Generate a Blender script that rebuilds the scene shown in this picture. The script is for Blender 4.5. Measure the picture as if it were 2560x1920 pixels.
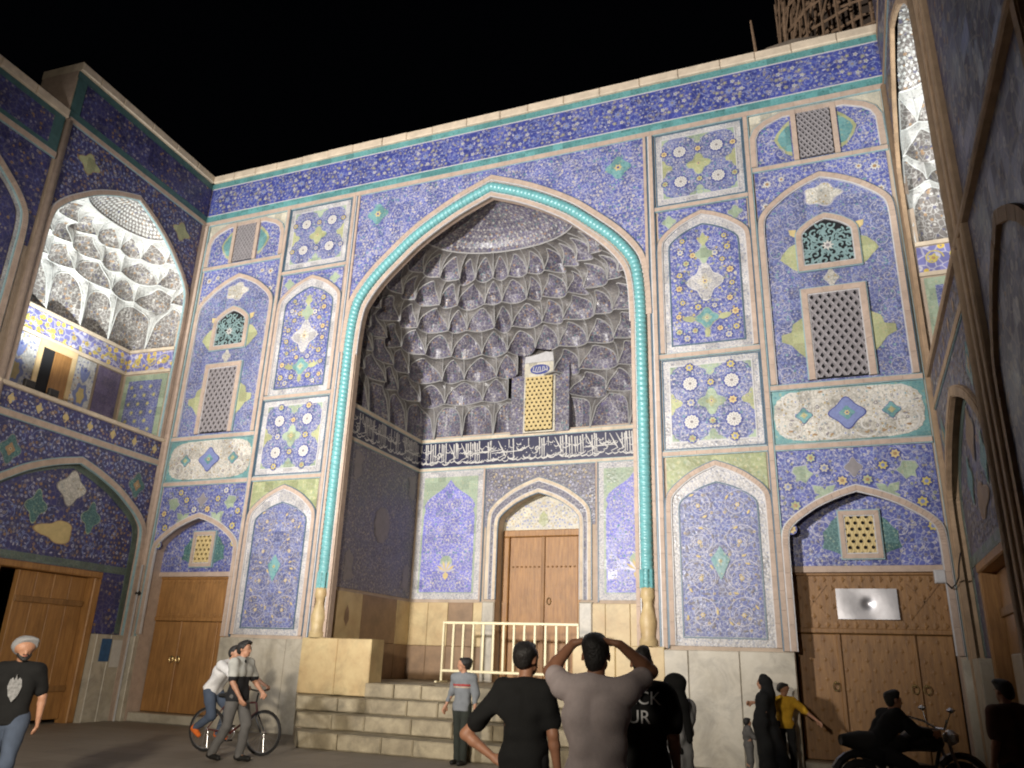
import bpy, bmesh, math, random
import numpy as np
from mathutils import Matrix, Vector

# ------------------------------------------------------------------ camera, sky, lights, exposure
for o in list(bpy.data.objects):
    bpy.data.objects.remove(o)
SC = bpy.context.scene
COL = SC.collection
PI = math.pi
rad = math.radians

cam_data = bpy.data.cameras.new('camera')
cam_data.sensor_width = 36.0
cam_data.lens = 27.43
cam_data.clip_start = 0.05
cam_data.clip_end = 500
cam = bpy.data.objects.new('camera', cam_data)
COL.objects.link(cam)
yaw, pitch, roll = rad(21.878), rad(19.492), rad(1.9915)
fwd = Vector((-math.sin(yaw) * math.cos(pitch), math.cos(yaw) * math.cos(pitch), math.sin(pitch)))
rgt = Vector((math.cos(yaw), math.sin(yaw), 0))
upv = rgt.cross(fwd)
r2 = rgt * math.cos(roll) + upv * math.sin(roll)
u2 = -rgt * math.sin(roll) + upv * math.cos(roll)
mw = Matrix((r2, u2, -fwd)).transposed().to_4x4()
mw.translation = Vector((6.51, -14.5, 1.56))
cam.matrix_world = mw
SC.camera = cam

world = bpy.data.worlds.new('World')
SC.world = world
world.use_nodes = True
wn = world.node_tree.nodes
wl = world.node_tree.links
sky = wn.new('ShaderNodeTexSky')
sky.sky_type = 'NISHITA'
sky.sun_disc = False
sky.sun_elevation = rad(-4.0)
sky.sun_rotation = rad(200)
bg = wn['Background']
wl.new(sky.outputs['Color'], bg.inputs['Color'])
bg.inputs['Strength'].default_value = 0.04

vs = SC.view_settings
vs.view_transform = 'Standard'
vs.look = 'None'
vs.gamma = 1.0
vs.use_curve_mapping = False
vs.exposure = 0.0
SC.cycles.use_denoising = True
SC.cycles.max_bounces = 6
SC.cycles.diffuse_bounces = 4
SC.cycles.glossy_bounces = 2
SC.cycles.transmission_bounces = 1
SC.cycles.sample_clamp_indirect = 4.0
try:
    SC.cycles.pixel_filter_type = 'BLACKMAN_HARRIS'
    SC.cycles.filter_width = 2.0
except Exception:
    pass


def spot(name, loc, target, power, size_deg, blend, color, radius):
    l = bpy.data.lights.new(name, 'SPOT')
    l.energy = power
    l.spot_size = rad(size_deg)
    l.spot_blend = blend
    l.color = color
    l.shadow_soft_size = radius
    o = bpy.data.objects.new(name, l)
    COL.objects.link(o)
    o.location = loc
    d = Vector(target) - Vector(loc)
    o.rotation_euler = d.to_track_quat('-Z', 'Y').to_euler()
    return o


# courtyard floodlights behind the photographer: one from the left, aimed at the upper front, one low and warmer near the camera
spot('flood_lamp_upper', (-3.0, -16.5, 5.2), (0.2, 0, 9.7), 21500, 78, 0.85, (1.0, 0.965, 0.94), 0.4)
spot('flood_lamp_lower', (3.9, -16.4, 3.5), (-4.2, 0, 3.6), 6400, 90, 1.0, (1.0, 0.90, 0.76), 0.22)

# ------------------------------------------------------------------ materials
MATS = {}


def newmat(name):
    m = bpy.data.materials.new(name)
    m.use_nodes = True
    return m, m.node_tree.nodes, m.node_tree.links, m.node_tree.nodes['Principled BSDF']


def mat(name, col, rough=0.6, var=0.25, scale=3.0, bump=0.0, bscale=30.0, metal=0.0, island=0.0, spec=0.5, col2=None, grime=0.0, stretch=None):
    """plain procedural surface: base colour broken up by two noises, optional per-piece variation and relief"""
    if name in MATS:
        return MATS[name]
    m, n, l, b = newmat(name)
    tc = n.new('ShaderNodeTexCoord')
    nz = n.new('ShaderNodeTexNoise')
    nz.inputs['Scale'].default_value = scale
    nz.inputs['Detail'].default_value = 6
    nz.inputs['Roughness'].default_value = 0.65
    src = tc.outputs['Object']
    if stretch:
        mp = n.new('ShaderNodeMapping')
        mp.inputs['Scale'].default_value = stretch
        l.new(src, mp.inputs['Vector'])
        src = mp.outputs['Vector']
    l.new(src, nz.inputs['Vector'])
    mx = n.new('ShaderNodeMix')
    mx.data_type = 'RGBA'
    c = list(col) + [1.0]
    d = list(col2) + [1.0] if col2 else [x * (1 - var) for x in col] + [1.0]
    e = c if col2 else [min(1, x * (1 + var * 0.7)) for x in col] + [1.0]
    mx.inputs[6].default_value = d
    mx.inputs[7].default_value = e
    rp = n.new('ShaderNodeMapRange')
    rp.inputs[1].default_value = 0.3
    rp.inputs[2].default_value = 0.7
    l.new(nz.outputs['Fac'], rp.inputs[0])
    l.new(rp.outputs[0], mx.inputs[0])
    out = mx.outputs[2]
    if island > 0:
        g = n.new('ShaderNodeNewGeometry')
        hs = n.new('ShaderNodeHueSaturation')
        mr = n.new('ShaderNodeMapRange')
        mr.inputs[3].default_value = 1 - island
        mr.inputs[4].default_value = 1 + island
        l.new(g.outputs['Random Per Island'], mr.inputs[0])
        l.new(mr.outputs[0], hs.inputs['Value'])
        l.new(out, hs.inputs['Color'])
        out = hs.outputs['Color']
    if grime > 0:
        gz = n.new('ShaderNodeTexNoise')
        gz.inputs['Scale'].default_value = 1.9
        gz.inputs['Detail'].default_value = 9
        gz.inputs['Roughness'].default_value = 0.7
        gz.inputs['Distortion'].default_value = 0.6
        l.new(tc.outputs['Object'], gz.inputs['Vector'])
        gr = n.new('ShaderNodeMapRange')
        gr.inputs[1].default_value = 0.47
        gr.inputs[2].default_value = 0.68
        gr.inputs[3].default_value = 0.0
        gr.inputs[4].default_value = grime
        l.new(gz.outputs['Fac'], gr.inputs[0])
        gm = n.new('ShaderNodeMix')
        gm.data_type = 'RGBA'
        gm.inputs[7].default_value = [x * 0.33 for x in col] + [1.0]
        l.new(gr.outputs[0], gm.inputs[0])
        l.new(out, gm.inputs[6])
        out = gm.outputs[2]
    l.new(out, b.inputs['Base Color'])
    b.inputs['Roughness'].default_value = rough
    b.inputs['Metallic'].default_value = metal
    b.inputs['Specular IOR Level'].default_value = spec
    if bump > 0:
        bp = n.new('ShaderNodeBump')
        bp.inputs['Strength'].default_value = bump
        bp.inputs['Distance'].default_value = 0.02
        n2 = n.new('ShaderNodeTexNoise')
        n2.inputs['Scale'].default_value = bscale
        n2.inputs['Detail'].default_value = 5
        l.new(src, n2.inputs['Vector'])
        l.new(n2.outputs['Fac'], bp.inputs['Height'])
        l.new(bp.outputs['Normal'], b.inputs['Normal'])
    MATS[name] = m
    return m


def floral(name, base, vine, cols, scale=11.0, rough=0.42, petal=0.36, line=0.07, mixv=0.75, bump=0.25, stretch=(1, 1, 1)):
    """small painted flowers in glaze: one voronoi places the blossoms, a second draws the tendrils between them"""
    if name in MATS:
        return MATS[name]
    m, n, l, b = newmat(name)
    tc = n.new('ShaderNodeTexCoord')
    mp = n.new('ShaderNodeMapping')
    mp.inputs['Scale'].default_value = stretch
    l.new(tc.outputs['Object'], mp.inputs['Vector'])
    wz = n.new('ShaderNodeTexNoise')
    wz.inputs['Scale'].default_value = scale * 0.7
    l.new(mp.outputs['Vector'], wz.inputs['Vector'])
    ad = n.new('ShaderNodeMix')
    ad.data_type = 'VECTOR'
    ad.inputs[0].default_value = 0.035
    l.new(mp.outputs['Vector'], ad.inputs[4])
    l.new(wz.outputs['Color'], ad.inputs[5])
    v1 = n.new('ShaderNodeTexVoronoi')
    v1.inputs['Scale'].default_value = scale
    l.new(ad.outputs[1], v1.inputs['Vector'])
    v2 = n.new('ShaderNodeTexVoronoi')
    v2.feature = 'DISTANCE_TO_EDGE'
    v2.inputs['Scale'].default_value = scale * 0.83
    l.new(ad.outputs[1], v2.inputs['Vector'])
    # tendrils
    ln = n.new('ShaderNodeMapRange')
    ln.inputs[1].default_value = line * 0.5
    ln.inputs[2].default_value = line
    ln.inputs[3].default_value = mixv
    ln.inputs[4].default_value = 0.0
    l.new(v2.outputs['Distance'], ln.inputs[0])
    nz = n.new('ShaderNodeTexNoise')
    nz.inputs['Scale'].default_value = 2.2
    nz.inputs['Detail'].default_value = 4
    l.new(tc.outputs['Object'], nz.inputs['Vector'])
    bm = n.new('ShaderNodeMix')
    bm.data_type = 'RGBA'
    bm.inputs[6].default_value = [x * 0.7 for x in base] + [1]
    bm.inputs[7].default_value = [min(1, x * 1.3) for x in base] + [1]
    l.new(nz.outputs['Fac'], bm.inputs[0])
    m1 = n.new('ShaderNodeMix')
    m1.data_type = 'RGBA'
    l.new(ln.outputs[0], m1.inputs[0])
    l.new(bm.outputs[2], m1.inputs[6])
    m1.inputs[7].default_value = list(vine) + [1]
    # blossoms coloured by cell
    sp = n.new('ShaderNodeSeparateColor')
    l.new(v1.outputs['Color'], sp.inputs[0])
    cr = n.new('ShaderNodeValToRGB')
    cr.color_ramp.interpolation = 'CONSTANT'
    els = cr.color_ramp.elements
    k = len(cols)
    while len(els) < k:
        els.new(0.5)
    for i, cc in enumerate(cols):
        els[i].position = i / k
        els[i].color = list(cc) + [1]
    l.new(sp.outputs[0], cr.inputs[0])
    pt = n.new('ShaderNodeMapRange')
    pt.inputs[1].default_value = petal * 0.8
    pt.inputs[2].default_value = petal
    pt.inputs[3].default_value = 1.0
    pt.inputs[4].default_value = 0.0
    l.new(v1.outputs['Distance'], pt.inputs[0])
    m2 = n.new('ShaderNodeMix')
    m2.data_type = 'RGBA'
    l.new(pt.outputs[0], m2.inputs[0])
    l.new(m1.outputs[2], m2.inputs[6])
    l.new(cr.outputs[0], m2.inputs[7])
    ct = n.new('ShaderNodeMapRange')
    ct.inputs[1].default_value = petal * 0.25
    ct.inputs[2].default_value = petal * 0.4
    ct.inputs[3].default_value = 0.8
    ct.inputs[4].default_value = 0.0
    l.new(v1.outputs['Distance'], ct.inputs[0])
    m3 = n.new('ShaderNodeMix')
    m3.data_type = 'RGBA'
    l.new(ct.outputs[0], m3.inputs[0])
    l.new(m2.outputs[2], m3.inputs[6])
    m3.inputs[7].default_value = [x * 0.8 for x in base] + [1]
    # each fired tile has its own tone and gloss
    va = n.new('ShaderNodeVectorMath')
    va.operation = 'MULTIPLY_ADD'
    va.inputs[1].default_value = (1 / 0.23, 1 / 0.23, 1 / 0.23)
    va.inputs[2].default_value = (0.37, 0.41, 0.13)
    l.new(tc.outputs['Object'], va.inputs[0])
    vf = n.new('ShaderNodeVectorMath')
    vf.operation = 'FLOOR'
    l.new(va.outputs[0], vf.inputs[0])
    wn_ = n.new('ShaderNodeTexWhiteNoise')
    l.new(vf.outputs[0], wn_.inputs['Vector'])
    tr = n.new('ShaderNodeMapRange')
    tr.inputs[3].default_value = 0.80
    tr.inputs[4].default_value = 1.20
    l.new(wn_.outputs['Value'], tr.inputs[0])
    hv = n.new('ShaderNodeHueSaturation')
    l.new(tr.outputs[0], hv.inputs['Value'])
    l.new(m3.outputs[2], hv.inputs['Color'])
    l.new(hv.outputs['Color'], b.inputs['Base Color'])
    rg = n.new('ShaderNodeMapRange')
    rg.inputs[3].default_value = max(0.12, rough - 0.08)
    rg.inputs[4].default_value = rough + 0.2
    l.new(wn_.outputs['Value'], rg.inputs[0])
    l.new(rg.outputs[0], b.inputs['Roughness'])
    if bump > 0:
        bp = n.new('ShaderNodeBump')
        bp.inputs['Strength'].default_value = bump
        bp.inputs['Distance'].default_value = 0.012
        l.new(v1.outputs['Distance'], bp.inputs['Height'])
        l.new(bp.outputs['Normal'], b.inputs['Normal'])
    MATS[name] = m
    return m


COB = (0.085, 0.100, 0.300)
LAV = (0.40, 0.39, 0.48)
WHT = (0.56, 0.53, 0.49)
LBL = (0.19, 0.225, 0.42)
YEL = (0.62, 0.47, 0.08)
TUR = (0.10, 0.38, 0.38)
OCH = (0.42, 0.24, 0.10)
GRN = (0.40, 0.46, 0.24)

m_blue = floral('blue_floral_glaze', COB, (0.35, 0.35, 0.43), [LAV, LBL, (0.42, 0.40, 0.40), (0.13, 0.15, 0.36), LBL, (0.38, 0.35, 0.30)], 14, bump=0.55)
m_frieze = floral('frieze_floral_glaze', (0.045, 0.058, 0.25), (0.20, 0.21, 0.35), [(0.09, 0.11, 0.33), (0.24, 0.22, 0.24), (0.06, 0.08, 0.30), (0.22, 0.20, 0.23)], 8.5, mixv=0.5, bump=0.5)
m_fine = floral('fine_blue_glaze', (0.105, 0.120, 0.265), (0.32, 0.33, 0.40), [LBL, (0.32, 0.31, 0.33), (0.08, 0.10, 0.28), (0.09, 0.13, 0.22)], 16, petal=0.32, bump=0.5)
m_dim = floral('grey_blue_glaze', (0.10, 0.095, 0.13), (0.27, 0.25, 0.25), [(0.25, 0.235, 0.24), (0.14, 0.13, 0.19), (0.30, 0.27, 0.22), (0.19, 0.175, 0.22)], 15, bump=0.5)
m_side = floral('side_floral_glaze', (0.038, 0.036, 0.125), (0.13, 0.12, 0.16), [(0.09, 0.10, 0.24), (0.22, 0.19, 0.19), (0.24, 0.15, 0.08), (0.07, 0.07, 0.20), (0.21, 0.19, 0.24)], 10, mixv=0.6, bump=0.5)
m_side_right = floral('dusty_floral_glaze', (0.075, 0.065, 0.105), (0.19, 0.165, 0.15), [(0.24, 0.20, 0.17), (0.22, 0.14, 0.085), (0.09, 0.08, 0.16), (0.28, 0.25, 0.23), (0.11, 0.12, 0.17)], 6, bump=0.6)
m_muq = floral('vault_floral_glaze', (0.10, 0.09, 0.13), (0.30, 0.285, 0.28), [(0.33, 0.30, 0.28), (0.11, 0.095, 0.2), (0.29, 0.19, 0.12), (0.25, 0.24, 0.28), (0.10, 0.17, 0.18)], 13, bump=0.5)
m_muq_hood = floral('vault_hood_glaze', (0.145, 0.135, 0.13), (0.22, 0.21, 0.205), [(0.20, 0.185, 0.18), (0.09, 0.085, 0.11), (0.23, 0.205, 0.18)], 20, line=0.05)
m_border = floral('white_border_tile', (0.46, 0.44, 0.42), (0.24, 0.25, 0.30), [(0.20, 0.22, 0.30), (0.52, 0.50, 0.47), (0.27, 0.27, 0.31), (0.5, 0.47, 0.44)], 21, petal=0.34, line=0.08, bump=0.7)
m_green = floral('green_spandrel_tile', (0.26, 0.29, 0.15), (0.38, 0.37, 0.22), [(0.40, 0.38, 0.21), (0.22, 0.27, 0.17), (0.32, 0.34, 0.22)], 12, line=0.05, bump=0.5)
m_cart = floral('white_scroll_tile', (0.50, 0.47, 0.41), (0.28, 0.27, 0.23), [(0.58, 0.55, 0.49), (0.26, 0.29, 0.30), (0.36, 0.27, 0.13), (0.56, 0.52, 0.46)], 17, line=0.08, bump=0.7)
m_greenblue = floral('teal_medallion_tile', (0.05, 0.12, 0.12), (0.14, 0.26, 0.24), [(0.10, 0.20, 0.20), (0.2, 0.28, 0.22)], 18)
m_yband = floral('blue_yellow_band_tile', (0.17, 0.17, 0.38), (0.50, 0.48, 0.55), [(0.60, 0.43, 0.07), (0.5, 0.48, 0.55), (0.60, 0.43, 0.07)], 6.5, petal=0.42)
m_cream = floral('cream_tile', (0.50, 0.46, 0.36), (0.32, 0.32, 0.30), [(0.55, 0.5, 0.38), (0.44, 0.42, 0.34)], 14, line=0.04)
m_lite = floral('pale_niche_tile', (0.55, 0.54, 0.52), (0.34, 0.34, 0.34), [(0.6, 0.58, 0.55), (0.2, 0.22, 0.36), (0.45, 0.3, 0.18)], 11)

m_tan = mat('tan_brick', (0.44, 0.335, 0.265), 0.75, 0.16, 7, 0.35, 45, island=0.055)
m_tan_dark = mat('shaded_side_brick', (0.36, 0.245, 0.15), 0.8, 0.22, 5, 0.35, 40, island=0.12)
m_wall = mat('wall_brick', (0.42, 0.33, 0.25), 0.85, 0.2, 3, 0.3, 30)
m_turq = mat('turquoise_glaze', (0.15, 0.38, 0.39), 0.33, 0.22, 9, 0.12, 25)
m_turq_band = floral('turquoise_band_tile', (0.09, 0.24, 0.24), (0.13, 0.32, 0.31), [(0.07, 0.19, 0.18), (0.12, 0.28, 0.27)], 14, line=0.05)
m_line_white = mat('white_line_tile', (0.50, 0.49, 0.49), 0.45, 0.12, 12)
m_line_blue = mat('blue_line_tile', (0.075, 0.13, 0.18), 0.4, 0.2, 12)
m_line_teal = mat('pale_teal_line', (0.26, 0.38, 0.40), 0.4, 0.2, 12)
m_white = mat('white_petal_glaze', (0.56, 0.54, 0.50), 0.4, 0.12, 20)
m_lav = mat('lavender_glaze', (0.40, 0.39, 0.47), 0.4, 0.2, 20)
m_lbl = mat('light_blue_glaze', (0.19, 0.225, 0.42), 0.4, 0.2, 20)
m_yel = mat('yellow_glaze', (0.50, 0.41, 0.12), 0.4, 0.2, 20)
m_och = mat('ochre_glaze', (0.33, 0.21, 0.11), 0.45, 0.2, 20)
m_cob = mat('cobalt_glaze', (0.06, 0.075, 0.25), 0.38, 0.25, 20)
m_navy = mat('navy_glaze', (0.016, 0.016, 0.052), 0.4, 0.25, 6)
m_pgreen = floral('pale_green_glaze', (0.27, 0.335, 0.235), (0.36, 0.40, 0.30), [(0.30, 0.37, 0.28), (0.22, 0.29, 0.22), (0.36, 0.37, 0.25)], 17, line=0.05, bump=0.4)
m_ygreen = floral('yellow_green_glaze', (0.32, 0.335, 0.175), (0.40, 0.39, 0.25), [(0.36, 0.36, 0.2), (0.27, 0.31, 0.18), (0.38, 0.34, 0.2)], 17, line=0.05, bump=0.4)
m_aqua = floral('aqua_glaze', (0.12, 0.265, 0.27), (0.21, 0.33, 0.31), [(0.16, 0.30, 0.28), (0.09, 0.2, 0.22), (0.24, 0.32, 0.25)], 15, line=0.05, bump=0.4)
m_rib = mat('vault_rib_plaster', (0.36, 0.355, 0.345), 0.6, 0.12, 8)
m_lattice = mat('grey_lattice_plaster', (0.235, 0.215, 0.22), 0.7, 0.15, 9)
m_lattice_y = mat('yellow_lattice_plaster', (0.55, 0.43, 0.20), 0.65, 0.15, 9)
m_lattice_t = mat('teal_lattice_tile', (0.20, 0.30, 0.30), 0.5, 0.2, 9)
m_dark = mat('dark_void', (0.010, 0.010, 0.012), 0.95, 0.1, 4)
m_marble = mat('pale_marble', (0.48, 0.44, 0.36), 0.42, 0.0, 1.7, 0.10, 14, col2=(0.34, 0.30, 0.225), island=0.10, grime=0.55)
m_yellowstone = mat('yellow_limestone', (0.56, 0.44, 0.23), 0.5, 0.0, 2.1, 0.12, 10, col2=(0.42, 0.29, 0.14), island=0.15, grime=0.4)
m_brownstone_and_shadow = mat('brown_limestone_and_shadow', (0.24, 0.15, 0.08), 0.55, 0.3, 2.4, 0.12, 10, island=0.2)  # real brown stone, and the crowd shadow coloured in along the recess foot
m_step = mat('worn_step_stone', (0.42, 0.355, 0.235), 0.7, 0.0, 2.6, 0.45, 9, col2=(0.19, 0.155, 0.10), island=0.2, grime=0.75)
m_coping = mat('coping_stone', (0.58, 0.48, 0.36), 0.8, 0.2, 4, 0.3, 20, island=0.08)
m_wood = mat('door_wood', (0.40, 0.205, 0.065), 0.5, 0.0, 2.2, 0.3, 9, col2=(0.22, 0.10, 0.03), island=0.08, grime=0.35, stretch=(9, 9, 0.8))
m_wood_dark = mat('dark_door_wood', (0.30, 0.155, 0.05), 0.55, 0.0, 2.2, 0.3, 9, col2=(0.17, 0.08, 0.026), island=0.09, grime=0.4, stretch=(9, 9, 0.8))
m_iron = mat('dark_iron', (0.05, 0.045, 0.04), 0.5, 0.2, 10, metal=0.7)
m_brass = mat('worn_brass', (0.55, 0.42, 0.2), 0.35, 0.2, 10, metal=0.9)
m_railing = mat('cream_paint', (0.74, 0.66, 0.42), 0.45, 0.10, 9)


def ground_mat():
    m, n, l, b = newmat('paving')
    tc = n.new('ShaderNodeTexCoord')
    br = n.new('ShaderNodeTexBrick')
    br.inputs['Scale'].default_value = 1.0
    br.inputs['Mortar Size'].default_value = 0.008
    br.inputs['Brick Width'].default_value = 0.9
    br.inputs['Row Height'].default_value = 0.6
    br.inputs['Color1'].default_value = (0.27, 0.23, 0.18, 1)
    br.inputs['Color2'].default_value = (0.225, 0.19, 0.148, 1)
    br.inputs['Mortar'].default_value = (0.17, 0.142, 0.11, 1)
    l.new(tc.outputs['Object'], br.inputs['Vector'])
    nz = n.new('ShaderNodeTexNoise')
    nz.inputs['Scale'].default_value = 0.8
    nz.inputs['Detail'].default_value = 8
    l.new(tc.outputs['Object'], nz.inputs['Vector'])
    mx = n.new('ShaderNodeMix')
    mx.data_type = 'RGBA'
    mx.blend_type = 'MULTIPLY'
    mx.inputs[0].default_value = 0.7
    l.new(br.outputs['Color'], mx.inputs[6])
    cr = n.new('ShaderNodeMapRange')
    cr.inputs[3].default_value = 0.55
    cr.inputs[4].default_value = 1.35
    l.new(nz.outputs['Fac'], cr.inputs[0])
    l.new(cr.outputs[0], mx.inputs[7])
    l.new(mx.outputs[2], b.inputs['Base Color'])
    rr = n.new('ShaderNodeMapRange')
    rr.inputs[3].default_value = 0.45
    rr.inputs[4].default_value = 0.8
    l.new(nz.outputs['Fac'], rr.inputs[0])
    l.new(rr.outputs[0], b.inputs['Roughness'])
    return m


# ------------------------------------------------------------------ object helpers
def settag(o, label=None, cat=None, group=None, kind=None):
    if label:
        o['label'] = label
    if cat:
        o['category'] = cat
    if group:
        o['group'] = group
    if kind:
        o['kind'] = kind
    return o


def empty(name, loc=(0, 0, 0), rz=0.0, label=None, cat=None, group=None, parent=None):
    o = bpy.data.objects.new(name, None)
    o.empty_display_size = 0.2
    COL.objects.link(o)
    o.location = loc
    o.rotation_euler = (0, 0, rz)
    if parent:
        o.parent = parent
    return settag(o, label, cat, group)


class Frame:
    """a wall's own coordinates: u along it, z up, off outwards from its face"""
    def __init__(s, o, U, N):
        s.o, s.U, s.N = np.array(o, float), np.array(U, float), np.array(N, float)

    def P(s, u, z, off=0.0):
        return tuple(s.o + s.U * u + s.N * off + np.array([0, 0, z]))


aL, aR, XC, XR = rad(3.5), rad(1.6), 8.66, 8.55
FF = Frame((0, 0, 0), (1, 0, 0), (0, -1, 0))
FL = Frame((-XC, 0, 0), (math.sin(aL), -math.cos(aL), 0), (math.cos(aL), math.sin(aL), 0))
FR = Frame((XR, 0, 0), (-math.sin(aR), -math.cos(aR), 0), (-math.cos(aR), math.sin(aR), 0))
YB = 3.79          # back wall of the central recess
XS = 3.45          # its half width
FB = Frame((0, YB, 0), (1, 0, 0), (0, -1, 0))
FS = Frame((-XS, 0, 0), (0, 1, 0), (1, 0, 0))     # left inner wall, u = depth
FT = Frame((XS, 0, 0), (0, 1, 0), (-1, 0, 0))


class MB:
    def __init__(s, *mats):
        s.v, s.f, s.m = [], [], []
        s.mats = list(mats)
        s.smooth = False

    def mi(s, m):
        if m not in s.mats:
            s.mats.append(m)
        return s.mats.index(m)

    def add(s, vs, fs, m=0):
        k = len(s.v)
        s.v.extend(vs)
        for f in fs:
            s.f.append([i + k for i in f])
            s.m.append(m)

    def box(s, F, u0, u1, z0, z1, o0, o1, m=0):
        P = F.P
        vs = [P(u0, z0, o0), P(u1, z0, o0), P(u1, z1, o0), P(u0, z1, o0), P(u0, z0, o1), P(u1, z0, o1), P(u1, z1, o1), P(u0, z1, o1)]
        s.add(vs, [(0, 1, 2, 3), (4, 5, 6, 7), (0, 1, 5, 4), (1, 2, 6, 5), (2, 3, 7, 6), (3, 0, 4, 7)], m)

    def bevbox(s, F, u0, u1, z0, z1, o0, o1, b, m=0):
        P = F.P
        vs = [P(u0, z0, o0), P(u1, z0, o0), P(u1, z1, o0), P(u0, z1, o0),
              P(u0, z0, o1 - b), P(u1, z0, o1 - b), P(u1, z1, o1 - b), P(u0, z1, o1 - b),
              P(u0 + b, z0 + b, o1), P(u1 - b, z0 + b, o1), P(u1 - b, z1 - b, o1), P(u0 + b, z1 - b, o1)]
        s.add(vs, [(0, 1, 5, 4), (1, 2, 6, 5), (2, 3, 7, 6), (3, 0, 4, 7), (4, 5, 9, 8), (5, 6, 10, 9), (6, 7, 11, 10), (7, 4, 8, 11), (8, 9, 10, 11), (3, 2, 1, 0)], m)

    def poly(s, F, pts, off, m=0):
        s.add([F.P(u, z, off) for u, z in pts], [tuple(range(len(pts)))], m)

    def prism(s, F, pts, o0, o1, m=0):
        n = len(pts)
        s.add([F.P(u, z, o0) for u, z in pts] + [F.P(u, z, o1) for u, z in pts],
              [tuple(range(n, 2 * n))] + [(i, (i + 1) % n, n + (i + 1) % n, n + i) for i in range(n)], m)

    def fanprism(s, F, c, pts, o0, o1, m=0):
        n = len(pts)
        s.add([F.P(u, z, o0) for u, z in pts] + [F.P(u, z, o1) for u, z in pts] + [F.P(c[0], c[1], o1)],
              [(n + i, n + (i + 1) % n, 2 * n) for i in range(n)] + [(i, (i + 1) % n, n + (i + 1) % n, n + i) for i in range(n)], m)

    def columns(s, F, low, high, off, m=0):
        """fill between two polylines with the same u values"""
        for i in range(len(low) - 1):
            a, b, c, d = low[i], low[i + 1], high[i + 1], high[i]
            s.add([F.P(*a, off), F.P(*b, off), F.P(*c, off), F.P(*d, off)], [(0, 1, 2, 3)], m)

    def strip(s, F, pts, w0, w1, o0, o1, m=0, closed=False, piece=None, gap=0.0035, rnd=None):
        """rectangular moulding along a polyline; w0..w1 across it, o0..o1 proud; cut into pieces with open joints"""
        pts = [np.array(p, float) for p in pts]
        n = len(pts)
        nor = []
        for i in range(n):
            if closed:
                a, b, c = pts[i - 1], pts[i], pts[(i + 1) % n]
            else:
                a, b, c = pts[max(i - 1, 0)], pts[i], pts[min(i + 1, n - 1)]
            t1 = (b - a) / (np.linalg.norm(b - a) + 1e-9) if np.linalg.norm(b - a) > 1e-6 else (c - b) / np.linalg.norm(c - b)
            t2 = (c - b) / (np.linalg.norm(c - b) + 1e-9) if np.linalg.norm(c - b) > 1e-6 else t1
            n1 = np.array([-t1[1], t1[0]])
            n2 = np.array([-t2[1], t2[0]])
            nn = n1 + n2
            nn = nn / max(np.linalg.norm(nn), 1e-6)
            nor.append(nn / max(0.35, nn.dot(n1)))
        seg = range(n) if closed else range(n - 1)
        for i in seg:
            j = (i + 1) % n
            L = np.linalg.norm(pts[j] - pts[i])
            k = 1 if not piece else max(1, int(round(L / piece)))
            g = 0 if not piece or k < 1 else gap / max(L, 1e-6) * 0.5
            for q in range(k):
                t0, t1 = q / k + (g if k > 1 or piece else 0), (q + 1) / k - (g if k > 1 or piece else 0)
                a = pts[i] * (1 - t0) + pts[j] * t0
                b = pts[i] * (1 - t1) + pts[j] * t1
                na = nor[i] * (1 - t0) + nor[j] * t0
                nb = nor[i] * (1 - t1) + nor[j] * t1
                oo = o1 + (rnd.uniform(-0.0015, 0.0015) if rnd else 0)
                A0, A1, B0, B1 = a + na * w0, a + na * w1, b + nb * w0, b + nb * w1
                s.add([F.P(*A0, o0), F.P(*B0, o0), F.P(*B1, o0), F.P(*A1, o0), F.P(*A0, oo), F.P(*B0, oo), F.P(*B1, oo), F.P(*A1, oo)],
                      [(4, 5, 6, 7), (0, 1, 5, 4), (1, 2, 6, 5), (2, 3, 7, 6), (3, 0, 4, 7)], m)

    def tube(s, pts, r, n=6, m=0, caps=True, closed=False):
        pts = [np.array(p, float) for p in pts]
        k = len(pts)
        rr = r if hasattr(r, '__len__') else [r] * k
        rings = []
        prev = None
        for i in range(k):
            if closed:
                t = pts[(i + 1) % k] - pts[i - 1]
            else:
                t = pts[min(i + 1, k - 1)] - pts[max(i - 1, 0)]
            t = t / (np.linalg.norm(t) + 1e-9)
            if prev is None:
                a = np.array([0, 0, 1.0]) if abs(t[2]) < 0.9 else np.array([1.0, 0, 0])
                x = np.cross(a, t)
            else:
                x = prev - t * prev.dot(t)
            x = x / (np.linalg.norm(x) + 1e-9)
            prev = x
            y = np.cross(t, x)
            rings.append([tuple(pts[i] + (x * math.cos(2 * PI * j / n) + y * math.sin(2 * PI * j / n)) * rr[i]) for j in range(n)])
        vs = [p for rg in rings for p in rg]
        fs = []
        for i in range(k if closed else k - 1):
            i2 = (i + 1) % k
            for j in range(n):
                fs.append((i * n + j, i * n + (j + 1) % n, i2 * n + (j + 1) % n, i2 * n + j))
        if caps and not closed:
            fs.append(tuple(range(n)))
            fs.append(tuple(range((k - 1) * n, k * n)))
        s.add(vs, fs, m)

    def lathe(s, c, prof, n=16, m=0, half=False):
        c = np.array(c, float)
        k = len(prof)
        vs = []
        for r, z in prof:
            for j in range(n):
                a = 2 * PI * j / n
                vs.append((c[0] + r * math.cos(a), c[1] + r * math.sin(a), c[2] + z))
        fs = []
        for i in range(k - 1):
            for j in range(n):
                fs.append((i * n + j, i * n + (j + 1) % n, (i + 1) * n + (j + 1) % n, (i + 1) * n + j))
        fs.append(tuple(range(n)))
        fs.append(tuple(range((k - 1) * n, k * n)))
        s.add(vs, fs, m)

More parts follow.
